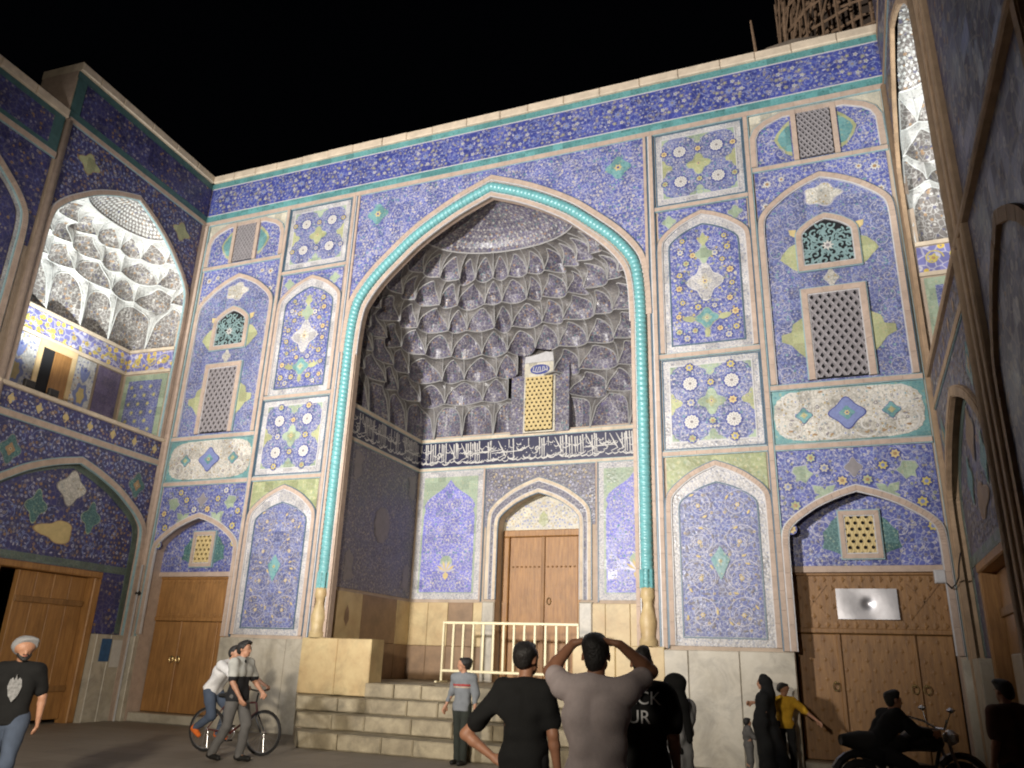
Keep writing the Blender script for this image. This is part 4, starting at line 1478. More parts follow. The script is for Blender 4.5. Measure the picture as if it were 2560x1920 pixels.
def script_band(F, u0, u1, z0, z1, seed, par, off=0.03):
    """white thuluth lettering: tall shafts, bowls, sweeping tails and dots on navy"""
    b = MB(m_navy)
    b.box(F, u0, u1, z0, z1, 0, off)
    band = b.build('inscription_band', par)
    rn = random.Random(seed)
    p = Pat(F, off + 0.003)
    H = z1 - z0
    for q in range(int((u1 - u0) / 0.17)):       # small upper line of writing between the shafts
        uu, zz = u0 + 0.08 + q * 0.17 + rn.uniform(-.03, .03), z0 + H * rn.uniform(0.48, 0.74)
        p.ribbon([(uu, zz + .03), (uu + .04, zz - .02), (uu + .1, zz - .015), (uu + .13, zz + .035)], [0.01, 0.024, 0.022, 0.01], m_white, 0.003)
        p.disc(uu + .06, zz + rn.choice((-.07, .06)), 0.013, m_white, 4, 0.004)
        if q % 3 == 0:
            p.ribbon([(uu - .02, z0 + H * .93), (uu - .015, z0 + H * .6)], [0.026, 0.012], m_white, 0.003)
        zz = z0 + H * rn.uniform(0.14, 0.26)
        p.ribbon([(uu - .03, zz + .02), (uu + .05, zz - .025), (uu + .12, zz + .0), (uu + .16, zz + .05)], [0.01, 0.028, 0.024, 0.008], m_white, 0.0035)
    u = u0 + 0.06
    while u < u1 - 0.1:
        kind = rn.random()
        base = z0 + H * rn.uniform(0.10, 0.2)
        if kind < 0.50:                       # a group of shafts
            n = rn.choice((1, 2, 2, 3))
            for k in range(n):
                top = z0 + H * rn.uniform(0.86, 0.96)
                lo = z0 + H * rn.uniform(0.12, 0.34)
                p.ribbon([(u - 0.012, top), (u, (top + lo) / 2), (u + 0.006, lo)], [0.032, 0.026, 0.014], m_white, 0.002 + 0.001 * k)
                u += rn.uniform(0.045, 0.075)
            ub = u
            p.ribbon([(ub - 0.16, base + 0.03), (ub - 0.08, base - 0.02), (ub, base), (ub + 0.06, base + 0.05)], [0.02, 0.034, 0.03, 0.012], m_white, 0.004)
            u += 0.02
        elif kind < 0.74:                     # bowl
            R = rn.uniform(0.07, 0.12)
            zc = z0 + H * rn.choice((0.28, 0.3, 0.62))
            t = np.linspace(PI * 0.95, PI * 2.1, 10)
            p.ribbon([(u + R + R * math.cos(a), zc + R * 0.85 * math.sin(a)) for a in t], [0.012, 0.02, 0.03, 0.034, 0.034, 0.032, 0.028, 0.022, 0.016, 0.01], m_white, 0.005)
            p.disc(u + R, zc + 0.07, 0.018, m_white, 4, 0.006)
            u += R * 1.7
        elif kind < 0.88:                     # slanting kaf stroke
            p.ribbon([(u, z0 + H * 0.9), (u + 0.1, z0 + H * 0.62), (u + 0.2, z0 + H * 0.36), (u + 0.03, z0 + H * 0.26)], [0.014, 0.03, 0.03, 0.016], m_white, 0.006)
            u += 0.16
        else:                                 # loop
            t = np.linspace(0, 2 * PI, 10)
            zc = z0 + H * rn.uniform(0.3, 0.6)
            p.ribbon([(u + 0.05 + 0.045 * math.cos(a), zc + 0.05 * math.sin(a)) for a in t], 0.024, m_white, 0.005)
            p.ribbon([(u + 0.09, zc - 0.02), (u + 0.04, zc - 0.11), (u - 0.05, zc - 0.13)], [0.028, 0.024, 0.01], m_white, 0.005)
            u += 0.12
        if rn.random() < 0.8:
            p.disc(u - rn.uniform(0, 0.15), z0 + H * rn.uniform(0.1, 0.9), 0.015, m_white, 4, 0.007)
        if rn.random() < 0.55:
            uu = u - 0.18
            zz = z0 + H * rn.uniform(0.42, 0.72)
            p.ribbon([(uu, zz), (uu + 0.07, zz - 0.03), (uu + 0.15, zz + 0.015), (uu + 0.2, zz + 0.04)], [0.012, 0.026, 0.022, 0.008], m_white, 0.004)
        if rn.random() < 0.10:                # long horizontal stroke across several letters
            zz = z0 + H * rn.uniform(0.40, 0.52)
            p.ribbon([(max(u0 + .02, u - 0.7), zz), (u - 0.3, zz + 0.015), (min(u1 - .02, u + 0.15), zz + 0.03)], [0.014, 0.028, 0.02], m_white, 0.003)
    # keep every stroke on its band
    lo = np.array(F.P(0, z0 + 0.015, 0))[2]
    hi = np.array(F.P(0, z1 - 0.015, 0))[2]
    p.v = [(v[0], v[1], min(max(v[2], lo), hi)) for v in p.v]
    p.build('lettering', band, kind='stuff')


# recess walls
w = MB(m_wall)
w.columns(FB, [(-XS - .52, 1.0), (XS + .52, 1.0)], [(-XS - .52, 12.6), (XS + .52, 12.6)], -0.8)
for sg in (1, -1):
    w.columns(FB, [(sg * 1.09, 1.0), (sg * (XS + .02), 1.0)], [(sg * 1.09, 7.2), (sg * (XS + .02), 7.2)], 0.0)
a = arch(1.09, 4.62, 0.98)
w.columns(FB, a, [(x, 7.2) for x, z in a], 0.0)
for F in (FS, FT):
    w.columns(F, [(0.17, 1.0), (YB + 0.02, 1.0)], [(0.17, 7.12), (YB + .02, 7.12)], 0.0)
    w.columns(F, [(0.17, 7.0), (YB + 0.82, 7.0)], [(0.17, 12.6), (YB + .82, 12.6)], -0.5)
w.add([(-XS - .6, 0.17, 12.5), (XS + .6, 0.17, 12.5), (XS + .6, 4.7, 12.5), (-XS - .6, 4.7, 12.5)], [(0, 1, 2, 3)])
part(w, 'recess_wall')

script_band(FB, -XS + .02, XS - .02, 6.33, 7.04, 21, facade)
for k, F in enumerate((FS, FT)):
    script_band(F, 0.2, YB - 0.02, 6.33, 7.04, 31 + k, facade)
for z_, hw_ in ((7.09, 0.04), (6.29, 0.035)):
    tan_h(-XS + .02, XS - .02, z_, hw_, F=FB, mt=m_coping)
    for F in (FS, FT):
        tan_h(0.2, YB - 0.06, z_, hw_, F=F, mt=m_coping)

# back wall panels either side of the inner door
for sg in (1, -1):
    cx = sg * 2.46
    b = MB(m_border)
    b.box(FB, cx - 0.93, cx + 0.93, 2.95, 6.24, 0, 0.016)
    part(b, 'white_border')
    b = MB(m_pgreen)
    b.box(FB, cx - 0.78, cx + 0.78, 3.10, 6.08, 0, 0.022)
    part(b, 'green_panel')
    cus = [(-0.73, 3.12), (-0.73, 5.05), (-0.68, 5.2), (-0.73, 5.3), (-0.66, 5.45), (-0.5, 5.58), (-0.3, 5.7), (-0.14, 5.82), (0, 6.0), (0.14, 5.82), (0.3, 5.7), (0.5, 5.58), (0.66, 5.45), (0.73, 5.3), (0.68, 5.2), (0.73, 5.05), (0.73, 3.12)]
    b = MB(floral('violet_blue_glaze', (0.14, 0.14, 0.44), (0.42, 0.40, 0.56), [LAV, LBL, (0.46, 0.42, 0.5), (0.2, 0.2, 0.5)], 15))
    b.fanprism(FB, (cx, 4.4), [(cx + q[0], q[1]) for q in cus], 0.0, 0.028)
    part(b, 'tile_panel')
    p = Pat(FB, 0.031)
    fill(p, (cx - 0.7, cx + 0.7, 3.15, 5.9), lambda x, z, m: abs(x - cx) < 0.68 - m and z < 5.45 + (0.68 - abs(x - cx)) * 0.55 - m and math.hypot(x - cx, z - 3.75) > 0.22, 41 + sg, 0.098, FLW, LEV, cx, m_lav, 0.17, 0.013)
    p.disc(cx, 3.86, 0.17, m_pgreen, 12, 0.006)
    for i in range(9):
        p.leaf(cx, 3.62, 0.30, 0.035, PI * (0.08 + 0.84 * i / 8), m_lattice_y if i % 2 else m_lav, 0.008)
    p.leaf(cx, 3.62, 0.2, 0.08, -PI / 2, m_lattice_y, 0.008)
    part(p, 'floral_tilework', kind='stuff')
    vtrim(cx - sg * 0.96, 2.9, 6.25, [(0, 0.045, 0.05, m_tan), (0.035, 0.02, 0.04, m_line_blue)], F=FB)
    # stone below
    rn = random.Random(50 + sg)
    u = sg * 1.12
    while abs(u) < XS - 0.05:
        L = min(rn.uniform(0.5, 0.85), XS - 0.02 - abs(u))
        ua, ub = sorted((u, u + sg * L))
        st = MB(m_brownstone_and_shadow if rn.random() < 0.25 else m_yellowstone)
        st.bevbox(FB, ua + .003, ub - .003, 1.84, 2.87, 0, 0.05 + rn.uniform(0, .012), 0.01)
        part(st, 'stone_slab')
        st = MB(m_brownstone_and_shadow)  # lower course coloured dark for the crowd's shadow on the back wall
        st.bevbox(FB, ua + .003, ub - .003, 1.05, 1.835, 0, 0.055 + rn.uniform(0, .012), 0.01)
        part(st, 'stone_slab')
        u += sg * L
# arch over the inner door
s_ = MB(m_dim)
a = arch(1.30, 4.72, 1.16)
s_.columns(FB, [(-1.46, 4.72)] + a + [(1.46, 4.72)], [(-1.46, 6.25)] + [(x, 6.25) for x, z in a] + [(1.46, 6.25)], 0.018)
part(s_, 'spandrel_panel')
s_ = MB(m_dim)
a0, a1 = arch(1.12, 4.62, 0.98), arch(1.32, 4.72, 1.18)
p0, p1 = [(-1.12, 2.95)] + a0 + [(1.12, 2.95)], [(-1.32, 2.95)] + a1 + [(1.32, 2.95)]
for i in range(len(p0) - 1):
    s_.add([FB.P(*p0[i], .022), FB.P(*p0[i + 1], .022), FB.P(*p1[i + 1], .022), FB.P(*p1[i], .022)], [(0, 1, 2, 3)])
part(s_, 'arch_band')
p = Pat(FB, 0.021)
fill(p, (-1.45, 1.45, 4.8, 6.24), lambda x, z, m: abs(x) < 1.42 - m and z < 6.22 - m and (abs(x) > 1.3 or z > 4.72 + 1.16 * arch_z(x, 1.30) + .1 + m), 61, 0.11, [(m_lav, m_cob), (m_lattice, m_ygreen), (m_lattice_y, m_cob)], [m_lattice, m_lav], 0.0, m_lattice, 0.16, 0.011)
part(p, 'floral_tilework', kind='stuff')
tan_path(p1, 0.04, 0.055, F=FB, inner=m_line_white, outer=m_line_blue, mt=m_coping)
tan_path(p0, 0.038, 0.065, F=FB, inner=m_line_blue, outer=m_line_white, mt=m_coping)
for sg in (1, -1):
    st = MB(m_marble)
    u0, u1 = sorted((sg * 1.07, sg * 1.40))
    st.bevbox(FB, u0, u1, 1.05, 2.90, 0, 0.09, 0.03)
    part(st, 'stone_jamb')
rv = MB(m_coping)
pts = [(-1.09, 1.05)] + arch(1.09, 4.62, 0.98) + [(1.09, 1.05)]
for i in range(len(pts) - 1):
    rv.add([FB.P(*pts[i], 0), FB.P(*pts[i + 1], 0), FB.P(*pts[i + 1], -0.55), FB.P(*pts[i], -0.55)], [(0, 1, 2, 3)])
part(rv, 'door_reveal')
ty = MB(m_cream)
ty.prism(FB, [(-1.09, 4.68)] + arch(1.09, 4.70, 0.90) + [(1.09, 4.68)], -0.6, -0.40)
part(ty, 'tympanum_panel')
p = Pat(FB, -0.397)
fill(p, (-1.05, 1.05, 4.72, 5.5), lambda x, z, m: in_arch(x, z, 1.05, 4.72, 4.72, 0.82, 0, m) and math.hypot(x * 1.6, z - 4.9) > 0.26, 63, 0.10, [(m_lav, m_cob), (m_lattice_y, m_lav), (m_lbl, m_lav)], [m_lav, m_lbl, m_lattice], 0.0, m_lav, 0.15, 0.012)
p.leaf(0, 4.75, 0.42, 0.13, PI / 2, m_ygreen, 0.008)
part(p, 'floral_tilework', kind='stuff')
door = empty('door', (0, 0, 0), parent=facade)
for e in (1, -1):
    fr = MB(m_wood)
    u0, u1 = sorted((e * 0.90, e * 1.07))
    fr.bevbox(FB, u0, u1, 1.05, 4.515, -0.6, -0.36, 0.02)
    fr.build('frame_post', door)
fr = MB(m_wood)
fr.bevbox(FB, -1.07, 1.07, 4.52, 4.69, -0.6, -0.355, 0.02)
fr.build('frame_head', door)
for e in (1, -1):
    lf = MB(m_wood)
    u0, u1 = sorted((e * 0.03, e * 0.90))
    lf.bevbox(FB, u0, u1, 1.07, 4.52, -0.58, -0.45, 0.012)
    lf.build('leaf', door)
    sd_ = MB(m_wood_dark)
    for k in range(7):
        for z_ in (3.78, 2.0):
            sd_.lathe(FB.P(e * (0.12 + k * 0.115), z_, -0.44), [(0.024, -.02), (0.03, 0), (0.02, .02)], 7)
    settag(sd_.build('studs', door), kind='stuff')
ms = MB(m_wood_dark)
ms.bevbox(FB, -0.045, 0.045, 1.07, 4.52, -0.5, -0.40, 0.01)
ms.build('astragal', door)
hk = MB(m_brass)
hk.tube([FB.P(0.16 + 0.05 * math.cos(t), 2.95 + 0.08 * math.sin(t), -0.42) for t in np.linspace(0, 2 * PI, 13)[:-1]], 0.011, 5, closed=True)
hk.build('handle', door)

# inner side walls
for k, F in enumerate((FS, FT)):
    rn = random.Random(70 + k)
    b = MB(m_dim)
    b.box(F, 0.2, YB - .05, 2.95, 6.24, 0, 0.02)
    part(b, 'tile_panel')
    medallion(2.08, 4.56, 0.33, 0.40, m_lattice, facade, F=F, d=0.05, k=10, pt=0.0, rim=m_lattice, off=0.024)
    for (u, z_, s1, s2) in ((0.62, 6.0, 1, -1), (3.6, 6.0, -1, -1), (0.62, 3.2, 1, 1), (3.6, 3.2, -1, 1)):
        q = Pat(F, 0.024)
        q.fan(u + s1 * .12, z_ + s2 * .15, [(u, z_ + s2 * -.1), (u + s1 * .4, z_), (u + s1 * .3, z_ + s2 * .2), (u + s1 * .34, z_ + s2 * .45), (u + s1 * .12, z_ + s2 * .6), (u, z_ + s2 * .5)], m_lattice, 0.005)
        part(q, 'corner_motif')
    u = 0.42
    i = 0
    while u < YB - 0.1:
        L = min((1.05, 1.6, 0.9)[i % 3], YB - 0.05 - u)
        st = MB((m_yellowstone, m_brownstone_and_shadow, m_yellowstone)[i % 3])
        st.bevbox(F, u + .003, u + L - .003, 1.84, 2.88, 0, 0.05 + rn.uniform(0, .01), 0.01)
        part(st, 'stone_slab')
        st = MB(m_brownstone_and_shadow)  # same crowd shadow band, put into the slab colour on the side walls
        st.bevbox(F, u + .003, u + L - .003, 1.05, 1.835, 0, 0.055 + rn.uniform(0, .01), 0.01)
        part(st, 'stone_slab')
        u += L
        i += 1
    q = Pat(F, 0.068)
    q.leaf(0.85, 2.15, 0.45, 0.1, PI / 2, m_brownstone_and_shadow, 0.0)
    part(q, 'lozenge_inlay')
for sg in (1, -1):
    for (u0, u1) in ((2.90, 3.78), (2.10, 2.90)):
        st = MB(m_yellowstone)
        a_, b_ = sorted((sg * u0, sg * u1))
        st.bevbox(FF, a_ + .002, b_ - .002, 0.79, 1.87, -0.36, 0.13, 0.015)
        part(st, 'plinth_block')

# ------------------------------------------------------------------ entrance steps
steps = empty('stone_steps', (0, -1.0, 0), 0, 'four worn limestone steps with canted ends below the central arch', 'steps')
co = MB(m_step)
co.box(FF, -3.44, 3.44, 0.0, 1.045, -4.3, -0.36)
co.box(FF, -2.09, 2.09, 0.0, 1.02, -0.4, 0.20)
co.prism(FF, [(-3.2, 0), (3.2, 0), (3.2, .75), (-3.2, .75)], -0.1, 0.62)
co.prism(FF, [(-2.7, 0), (2.7, 0), (2.7, .49), (-2.7, .49)], -0.1, 1.18)
co.build('core', steps)
rn = random.Random(90)
LV = [(0.785, 1.05, 2.09, 0.27, None), (0.525, 0.785, 3.28, 0.77, (3.76, 0.14)), (0.265, 0.525, 2.84, 1.33, (3.30, 0.75)), (0.0, 0.265, 2.36, 1.92, (2.86, 1.31))]
for (z0, z1, half, fr_, cant) in LV:
    u = -half
    cuts = [u]
    while u < half:
        u = min(half, u + rn.uniform(0.55, 1.0))
        if half - u < 0.3:
            u = half
        cuts.append(u)
    for i in range(len(cuts) - 1):
        b = MB(m_step)
        zt = z1 + rn.uniform(-.012, .006)
        b.bevbox(FF, cuts[i] + .006, cuts[i + 1] - .006, z0 + .004, zt, fr_ - 0.62, fr_ + rn.uniform(-.018, .01), 0.022)
        b.build('step_block', steps)
    if cant:
        for sg in (1, -1):
            A, B = np.array([sg * half, fr_]), np.array([sg * cant[0], cant[1]])
            b = MB(m_step)
            inn = [np.array([sg * (half - 0.5), fr_ - 0.5]), np.array([sg * (cant[0] - 0.6), cant[1]])]
            q = [A, B, inn[1], inn[0]]
            b.add([FF.P(v[0], z0 + .004, v[1]) for v in q] + [FF.P(v[0], z1 - .003, v[1]) for v in q], [(4, 5, 6, 7), (0, 1, 5, 4), (1, 2, 6, 5), (2, 3, 7, 6), (3, 0, 4, 7)])
            b.build('step_block', steps)

# ------------------------------------------------------------------ cream barrier on the landing
bar = empty('barrier', (0, 2.2, 1.05), 0, 'cream painted steel barrier with upright bars in front of the inner door', 'barrier')
FBR = Frame((0, 2.2, 0), (1, 0, 0), (0, -1, 0))
for z_ in (2.29, 1.27):
    b = MB(m_railing)
    b.bevbox(FBR, -1.67, 1.53, z_, z_ + 0.055, -0.025, 0.03, 0.008)
    b.build('rail', bar)
for x_ in (-1.67, 1.49):
    b = MB(m_railing)
    b.bevbox(FBR, x_, x_ + 0.045, 1.05, 2.288, -0.02, 0.025, 0.006)
    b.build('post', bar)
    b = MB(m_railing)
    b.bevbox(FBR, x_ - 0.005, x_ + 0.05, 1.05, 1.085, -0.28, 0.28, 0.006)
    b.build('foot', bar)
for k in range(1, 13):
    x_ = -1.67 + k * 3.16 / 13
    b = MB(m_railing)
    b.bevbox(FBR, x_, x_ + 0.05, 1.327, 2.288, -0.015, 0.02, 0.005)
    b.build('upright_bar', bar)


# ------------------------------------------------------------------ side wings with two stacked niches
def side_wing(F, right):
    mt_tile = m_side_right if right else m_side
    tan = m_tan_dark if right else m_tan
    root = empty('side_wing', F.P(0, 0, 0), 0,
                 'dusty unlit wing seen almost edge-on at the right border' if right else 'dim blue tiled wing with balcony niche over a wooden gate, left of the front', 'building')
    W, UC = 4.75, 2.40
    NW, NZ, NH = 2.19, 9.70, 2.36       # upper niche
    LW, LZ, LH = 2.22, 3.75, 1.64       # lower niche
    FLO = 6.48
    top = 18.5 if right else 13.98

    def B(mb, name, par=root, kind=None):
        return mb.build(name, par, kind=kind)
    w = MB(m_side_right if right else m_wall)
    au = arch(NW, NZ, NH, UC)
    al = arch(LW, LZ, LH, UC)
    w.columns(F, [(0, 0), (UC - LW, 0)], [(0, 12.7), (UC - LW, 12.7)], 0)
    w.columns(F, [(UC + LW, 0), (W, 0)], [(UC + LW, 12.7), (W, 12.7)], 0)
    w.columns(F, [(UC - LW, FLO), (UC - NW, FLO)], [(UC - LW, 12.7), (UC - NW, 12.7)], 0)
    w.columns(F, [(UC + NW, FLO), (UC + LW, FLO)], [(UC + NW, 12.7), (UC + LW, 12.7)], 0)
    w.columns(F, au, [(x, 12.7) for x, z in au], 0)
    w.columns(F, al, [(x, FLO) for x, z in al], 0)
    w.box(F, 0, W, 12.7, top, -1.1, 0)
    B(w, 'wall')
    # frieze
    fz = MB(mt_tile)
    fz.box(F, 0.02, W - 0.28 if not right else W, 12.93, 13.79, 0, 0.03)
    B(fz, 'frieze_panel')
    m_band = mat('dull_turquoise', (0.055, 0.12, 0.12), 0.5, 0.25, 6) if not right else m_tan_dark
    for z0, z1 in ((13.80, 13.97), (12.76, 12.92)):
        t = MB(m_band)
        t.box(F, 0.02, W, z0, z1, 0, 0.035)
        B(t, 'turquoise_band')
    if not right:
        t = MB(m_band)
        t.box(F, W - 0.26, W - 0.02, 12.93, 13.79, 0, 0.033)
        B(t, 'turquoise_band')
        u = 0.0
        while u < W - 0.05:
            L = min(RN.uniform(0.7, 1.0), W + 0.02 - u)
            c = MB(m_coping)
            c.bevbox(F, u + 0.004, u + L - 0.004, 13.985, 14.20, -1.1, 0.11, 0.02)
            B(c, 'coping_stone')
            u += L
        rt = MB(m_tan)
        rt.box(F, W, W + 0.02, 12.9, 13.98, -1.0, -0.01)
        B(rt, 'brick_return')
    tan_h(0.05, W - 0.05, 12.69, 0.05, F=F, par=root, mt=tan)
    # spandrel round the upper niche
    s_ = MB(mt_tile)
    s_.columns(F, [(0.15, NZ)] + au + [(W - 0.12, NZ)], [(0.15, 12.62)] + [(x, 12.62) for x, z in au] + [(W - 0.12, 12.62)], 0.018)
    s_.columns(F, [(0.15, FLO), (UC - NW, FLO)], [(0.15, NZ), (UC - NW, NZ)], 0.018)
    B(s_, 'spandrel_panel')
    p = Pat(F, 0.021)
    fill(p, (0.15, W - .12, 9.9, 12.6), lambda x, z, m: 0.17 + m < x < W - .14 - m and z < 12.6 - m and z > NZ + NH * arch_z(x - UC, NW) + .1 + m, 300 + right, 0.14,
         FLS if not right else [(m_brownstone_and_shadow, m_tan_dark), (m_lattice, m_brownstone_and_shadow)], [m_lbl, m_och, m_lattice] if not right else [m_brownstone_and_shadow, m_lattice], UC, m_lbl if not right else m_lattice, 0.26, 0.013)
    B(p, 'floral_tilework', kind='stuff')
    for e in (1, -1):
        medallion(UC + e * 1.55, 12.0, 0.24, 0.2, m_ygreen if not right else m_brownstone_and_shadow, root, F=F, d=0.18, off=0.024, rim=m_och)
    tan_path([(UC - NW, FLO), (UC - NW, NZ)] + au[1:-1] + [(UC + NW, NZ), (UC + NW, FLO)], 0.05, 0.07, F=F, par=root, mt=tan, inner=tan if right else m_line_teal, outer=tan if right else m_line_white)
    # corner shafts
    for u in (0.07, W - 0.06):
        b = MB(tan)
        b.tube([F.P(u, 0.0, 0.03), F.P(u, 12.64, 0.03)], 0.075, 8)
        b.smooth = True
        B(b, 'corner_shaft')
    # balcony band
    b = MB(mt_tile)
    b.box(F, 0.15, W - .12, 5.96, 6.40, 0, 0.03)
    B(b, 'balcony_band')
    p = Pat(F, 0.033)
    for k in range(13):
        u = 0.35 + k * 0.335
        if k % 2 == 0:
            p.lobed(u, 6.18, 0.07, 0.10, 4, 0.15, m_lattice_y if not right else m_brownstone_and_shadow, 0.004)
        else:
            p.flower(u, 6.18, 0.055, 6, m_och if not right else m_brownstone_and_shadow, m_lav if not right else m_lattice, lift=0.004)
    fill(p, (0.2, W - .15, 5.97, 6.39), lambda x, z, m: 5.97 + m < z < 6.39 - m, 310 + right, 0.12, FLS if not right else [(m_lattice, m_brownstone_and_shadow)], [m_lbl, m_lav] if not right else [m_lattice], UC, None)
    B(p, 'floral_tilework', kind='stuff')
    b = MB(m_coping if not right else m_tan_dark)
    b.bevbox(F, 0.0, W, 6.405, 6.50, -0.3, 0.10, 0.02)
    B(b, 'balcony_sill')
    tan_h(0.12, W - .1, 5.88, 0.06, F=F, par=root, mt=tan)
    # lower spandrel and arch
    s_ = MB(mt_tile)
    s_.columns(F, [(0.15, LZ)] + al + [(W - .1, LZ)], [(0.15, 5.80)] + [(x, 5.80) for x, z in al] + [(W - .1, 5.80)], 0.018)
    B(s_, 'spandrel_panel')
    p = Pat(F, 0.021)
    fill(p, (0.15, W - .1, 3.9, 5.78), lambda x, z, m: 0.17 + m < x < W - .12 - m and z < 5.77 - m and z > LZ + LH * arch_z(x - UC, LW) + .1 + m, 320 + right, 0.12, FLS if not right else [(m_lattice, m_brownstone_and_shadow)], [m_lbl, m_lav, m_lbl] if not right else [m_brownstone_and_shadow], UC, m_lbl if not right else m_lattice, 0.22, 0.013)
    B(p, 'floral_tilework', kind='stuff')
    for e in (1, -1):
        medallion(UC + e * 1.72, 5.2, 0.2, 0.24, m_greenblue, root, F=F, d=0.14, off=0.024, inner=m_och, rim=m_lattice)
    tan_path([(UC - LW, 0), (UC - LW, LZ)] + al[1:-1] + [(UC + LW, LZ), (UC + LW, 0)], 0.06, 0.075, F=F, par=root, mt=tan, inner=tan if right else m_line_teal, outer=tan if right else m_line_teal)
    rv = MB(tan)
    pts = [(UC - LW, 0)] + al + [(UC + LW, 0)]
    for i in range(len(pts) - 1):
        rv.add([F.P(*pts[i], 0), F.P(*pts[i + 1], 0), F.P(*pts[i + 1], -0.2), F.P(*pts[i], -0.2)], [(0, 1, 2, 3)])
    B(rv, 'arch_reveal')
    DU0, DU1, DZ = 1.02, 3.78, 3.13
    ty = MB(mt_tile)
    at = arch(LW, LZ, LH, UC)
    ty.columns(F, [(UC - LW, DZ)] + at[1:-1] + [(UC + LW, DZ)], [(UC - LW, DZ + .01)] + at[1:-1] + [(UC + LW, DZ + .01)], -0.12) if False else None
    ty.prism(F, [(UC - LW, DZ)] + at + [(UC + LW, DZ)], -0.3, -0.12)
    for (u0, u1) in ((UC - LW, DU0), (DU1, UC + LW)):
        ty.box(F, u0, u1, 1.82, DZ, -0.3, -0.12)
    B(ty, 'tympanum_panel')
    gb = MB(floral('dull_green_tile', (0.09, 0.12, 0.10), (0.14, 0.17, 0.14), [(0.12, 0.14, 0.11), (0.10, 0.12, 0.13)], 12))
    pth = [(UC - LW + .1, 1.84), (UC - LW + .1, LZ)] + arch(LW - .1, LZ, LH - .1, UC)[1:-1] + [(UC + LW - .1, LZ), (UC + LW - .1, 1.84)]
    gb.strip(F, pth, -0.075, 0.075, -0.12, -0.105, 0)
    gb.strip(F, [(UC - LW + .15, DZ + .09), (UC + LW - .15, DZ + .09)], -0.08, 0.08, -0.12, -0.107, 0)
    B(gb, 'green_border')
    p = Pat(F, -0.117)
    fill(p, (UC - LW, UC + LW, DZ + .2, 5.3), lambda x, z, m: in_arch(x, z, LW - .2, DZ + .2, LZ, LH - .25, UC, m) and math.hypot(x - UC, z - 4.55) > 0.45, 330 + right, 0.125,
         [(m_lbl, m_cob), (m_och, m_cob), (m_lav, m_cob), (m_brownstone_and_shadow, m_och), (m_lattice, m_lbl)] if not right else [(m_lattice, m_brownstone_and_shadow)], [m_lbl, m_lav, m_brownstone_and_shadow] if not right else [m_lattice], UC, m_lbl if not right else m_lattice, 0.24, 0.014)
    B(p, 'floral_tilework', kind='stuff')
    if right:
        pass
    medallion(UC - .05, 4.78, 0.30, 0.30, m_cart if not right else m_brownstone_and_shadow, root, F=F, d=0.14, pt=0.12, off=-0.11, rim=m_lattice)
    for e in (1, -1):
        medallion(UC + e * 0.72, 4.25, 0.2, 0.26, m_greenblue, root, F=F, d=0.2, pt=0.1, off=-0.11, rim=m_pgreen)
    medallion(UC + .1, 3.82, 0.42, 0.2, m_lattice_y if not right else m_brownstone_and_shadow, root, F=F, d=0.22, k=3, off=-0.11, rim=m_och)
    # gate
    door = empty('door', (0, 0, 0), parent=root)
    fr = MB(m_wood)
    fr.bevbox(F, DU0, DU1, DZ - 0.14, DZ, -0.4, -0.08, 0.02)
    for (u0, u1) in ((DU0, DU0 + .2), (DU1 - .2, DU1)):
        fr.bevbox(F, u0, u1, 0.0, DZ - .14, -0.4, -0.09, 0.02)
    fr.build('frame', door)
    dk = MB(m_dark)
    dk.box(F, DU0 + .2, DU1 - .2, 0.02, DZ - .14, -2.2, -2.1)
    for u in (DU0 + .2, DU1 - .2):
        dk.box(F, u - .02, u + .02, 0.02, DZ - .14, -2.2, -0.45)
    dk.box(F, DU0 + .2, DU1 - .2, DZ - .14, DZ - .1, -2.2, -0.42)
    dk.build('dark_opening', door)
    n_pl = 4
    for k in range(n_pl):      # planks of the closed leaf
        u0 = DU0 + .21 + k * (1.76 - .01) / n_pl
        lf = MB(m_wood)
        lf.bevbox(F, u0 + .004, u0 + 1.75 / n_pl - .004, 0.08, DZ - .15, -0.42, -0.30 + 0.006 * (k % 2), 0.008)
        lf.build('plank', door)
    for z_ in (2.36, 0.62):
        rl = MB(m_wood_dark)
        rl.bevbox(F, DU0 + .22, DU0 + 1.95, z_, z_ + .12, -0.3, -0.26, 0.01)
        rl.build('rail', door)
    for (u0, u1) in ((0.16, 0.60), (0.60, 1.0), (3.80, 4.62)):
        sb = MB(m_marble)
        sb.bevbox(F, u0 + .003, u1 - .003, 0, 1.81, -0.14, 0.06 + RN.uniform(0, .01), 0.012)
        B(sb, 'stone_slab')
    # ---- upper niche: back wall, sides, ceiling ring of cells
    DP = 1.5
    FN = Frame(F.P(0, 0, -DP), F.U, F.N)
    nb = MB(m_wall)
    nb.columns(FN, [(UC - NW - .02, FLO), (UC + NW + .02, FLO)], [(UC - NW - .02, 8.97), (UC + NW + .02, 8.97)], -0.02)
    nb.columns(FN, [(UC - NW - .4, 8.9), (UC + NW + .4, 8.9)], [(UC - NW - .4, 12.5), (UC + NW + .4, 12.5)], -0.45)
    for u in (UC - NW, UC + NW):
        nb.add([F.P(u, FLO, -0.02), F.P(u, FLO, -DP - .02), F.P(u, 8.97, -DP - .02), F.P(u, 8.97, -0.02)], [(0, 1, 2, 3)])
        nb.add([F.P(u, 8.97, -0.02), F.P(u + (.02 if u > UC else -.02), NZ, -0.02), F.P(u, NZ, -0.12), F.P(u, 8.97, -0.12)], [(0, 1, 2, 3)])
    nb.add([F.P(UC - NW, FLO, -0.2), F.P(UC + NW, FLO, -0.2), F.P(UC + NW, FLO, -DP), F.P(UC - NW, FLO, -DP)], [(0, 1, 2, 3)])
    B(nb, 'niche_wall')
    FA = Frame(F.P(UC - NW, 0, 0), -F.N, F.U)         # side nearest the corner (u = depth)
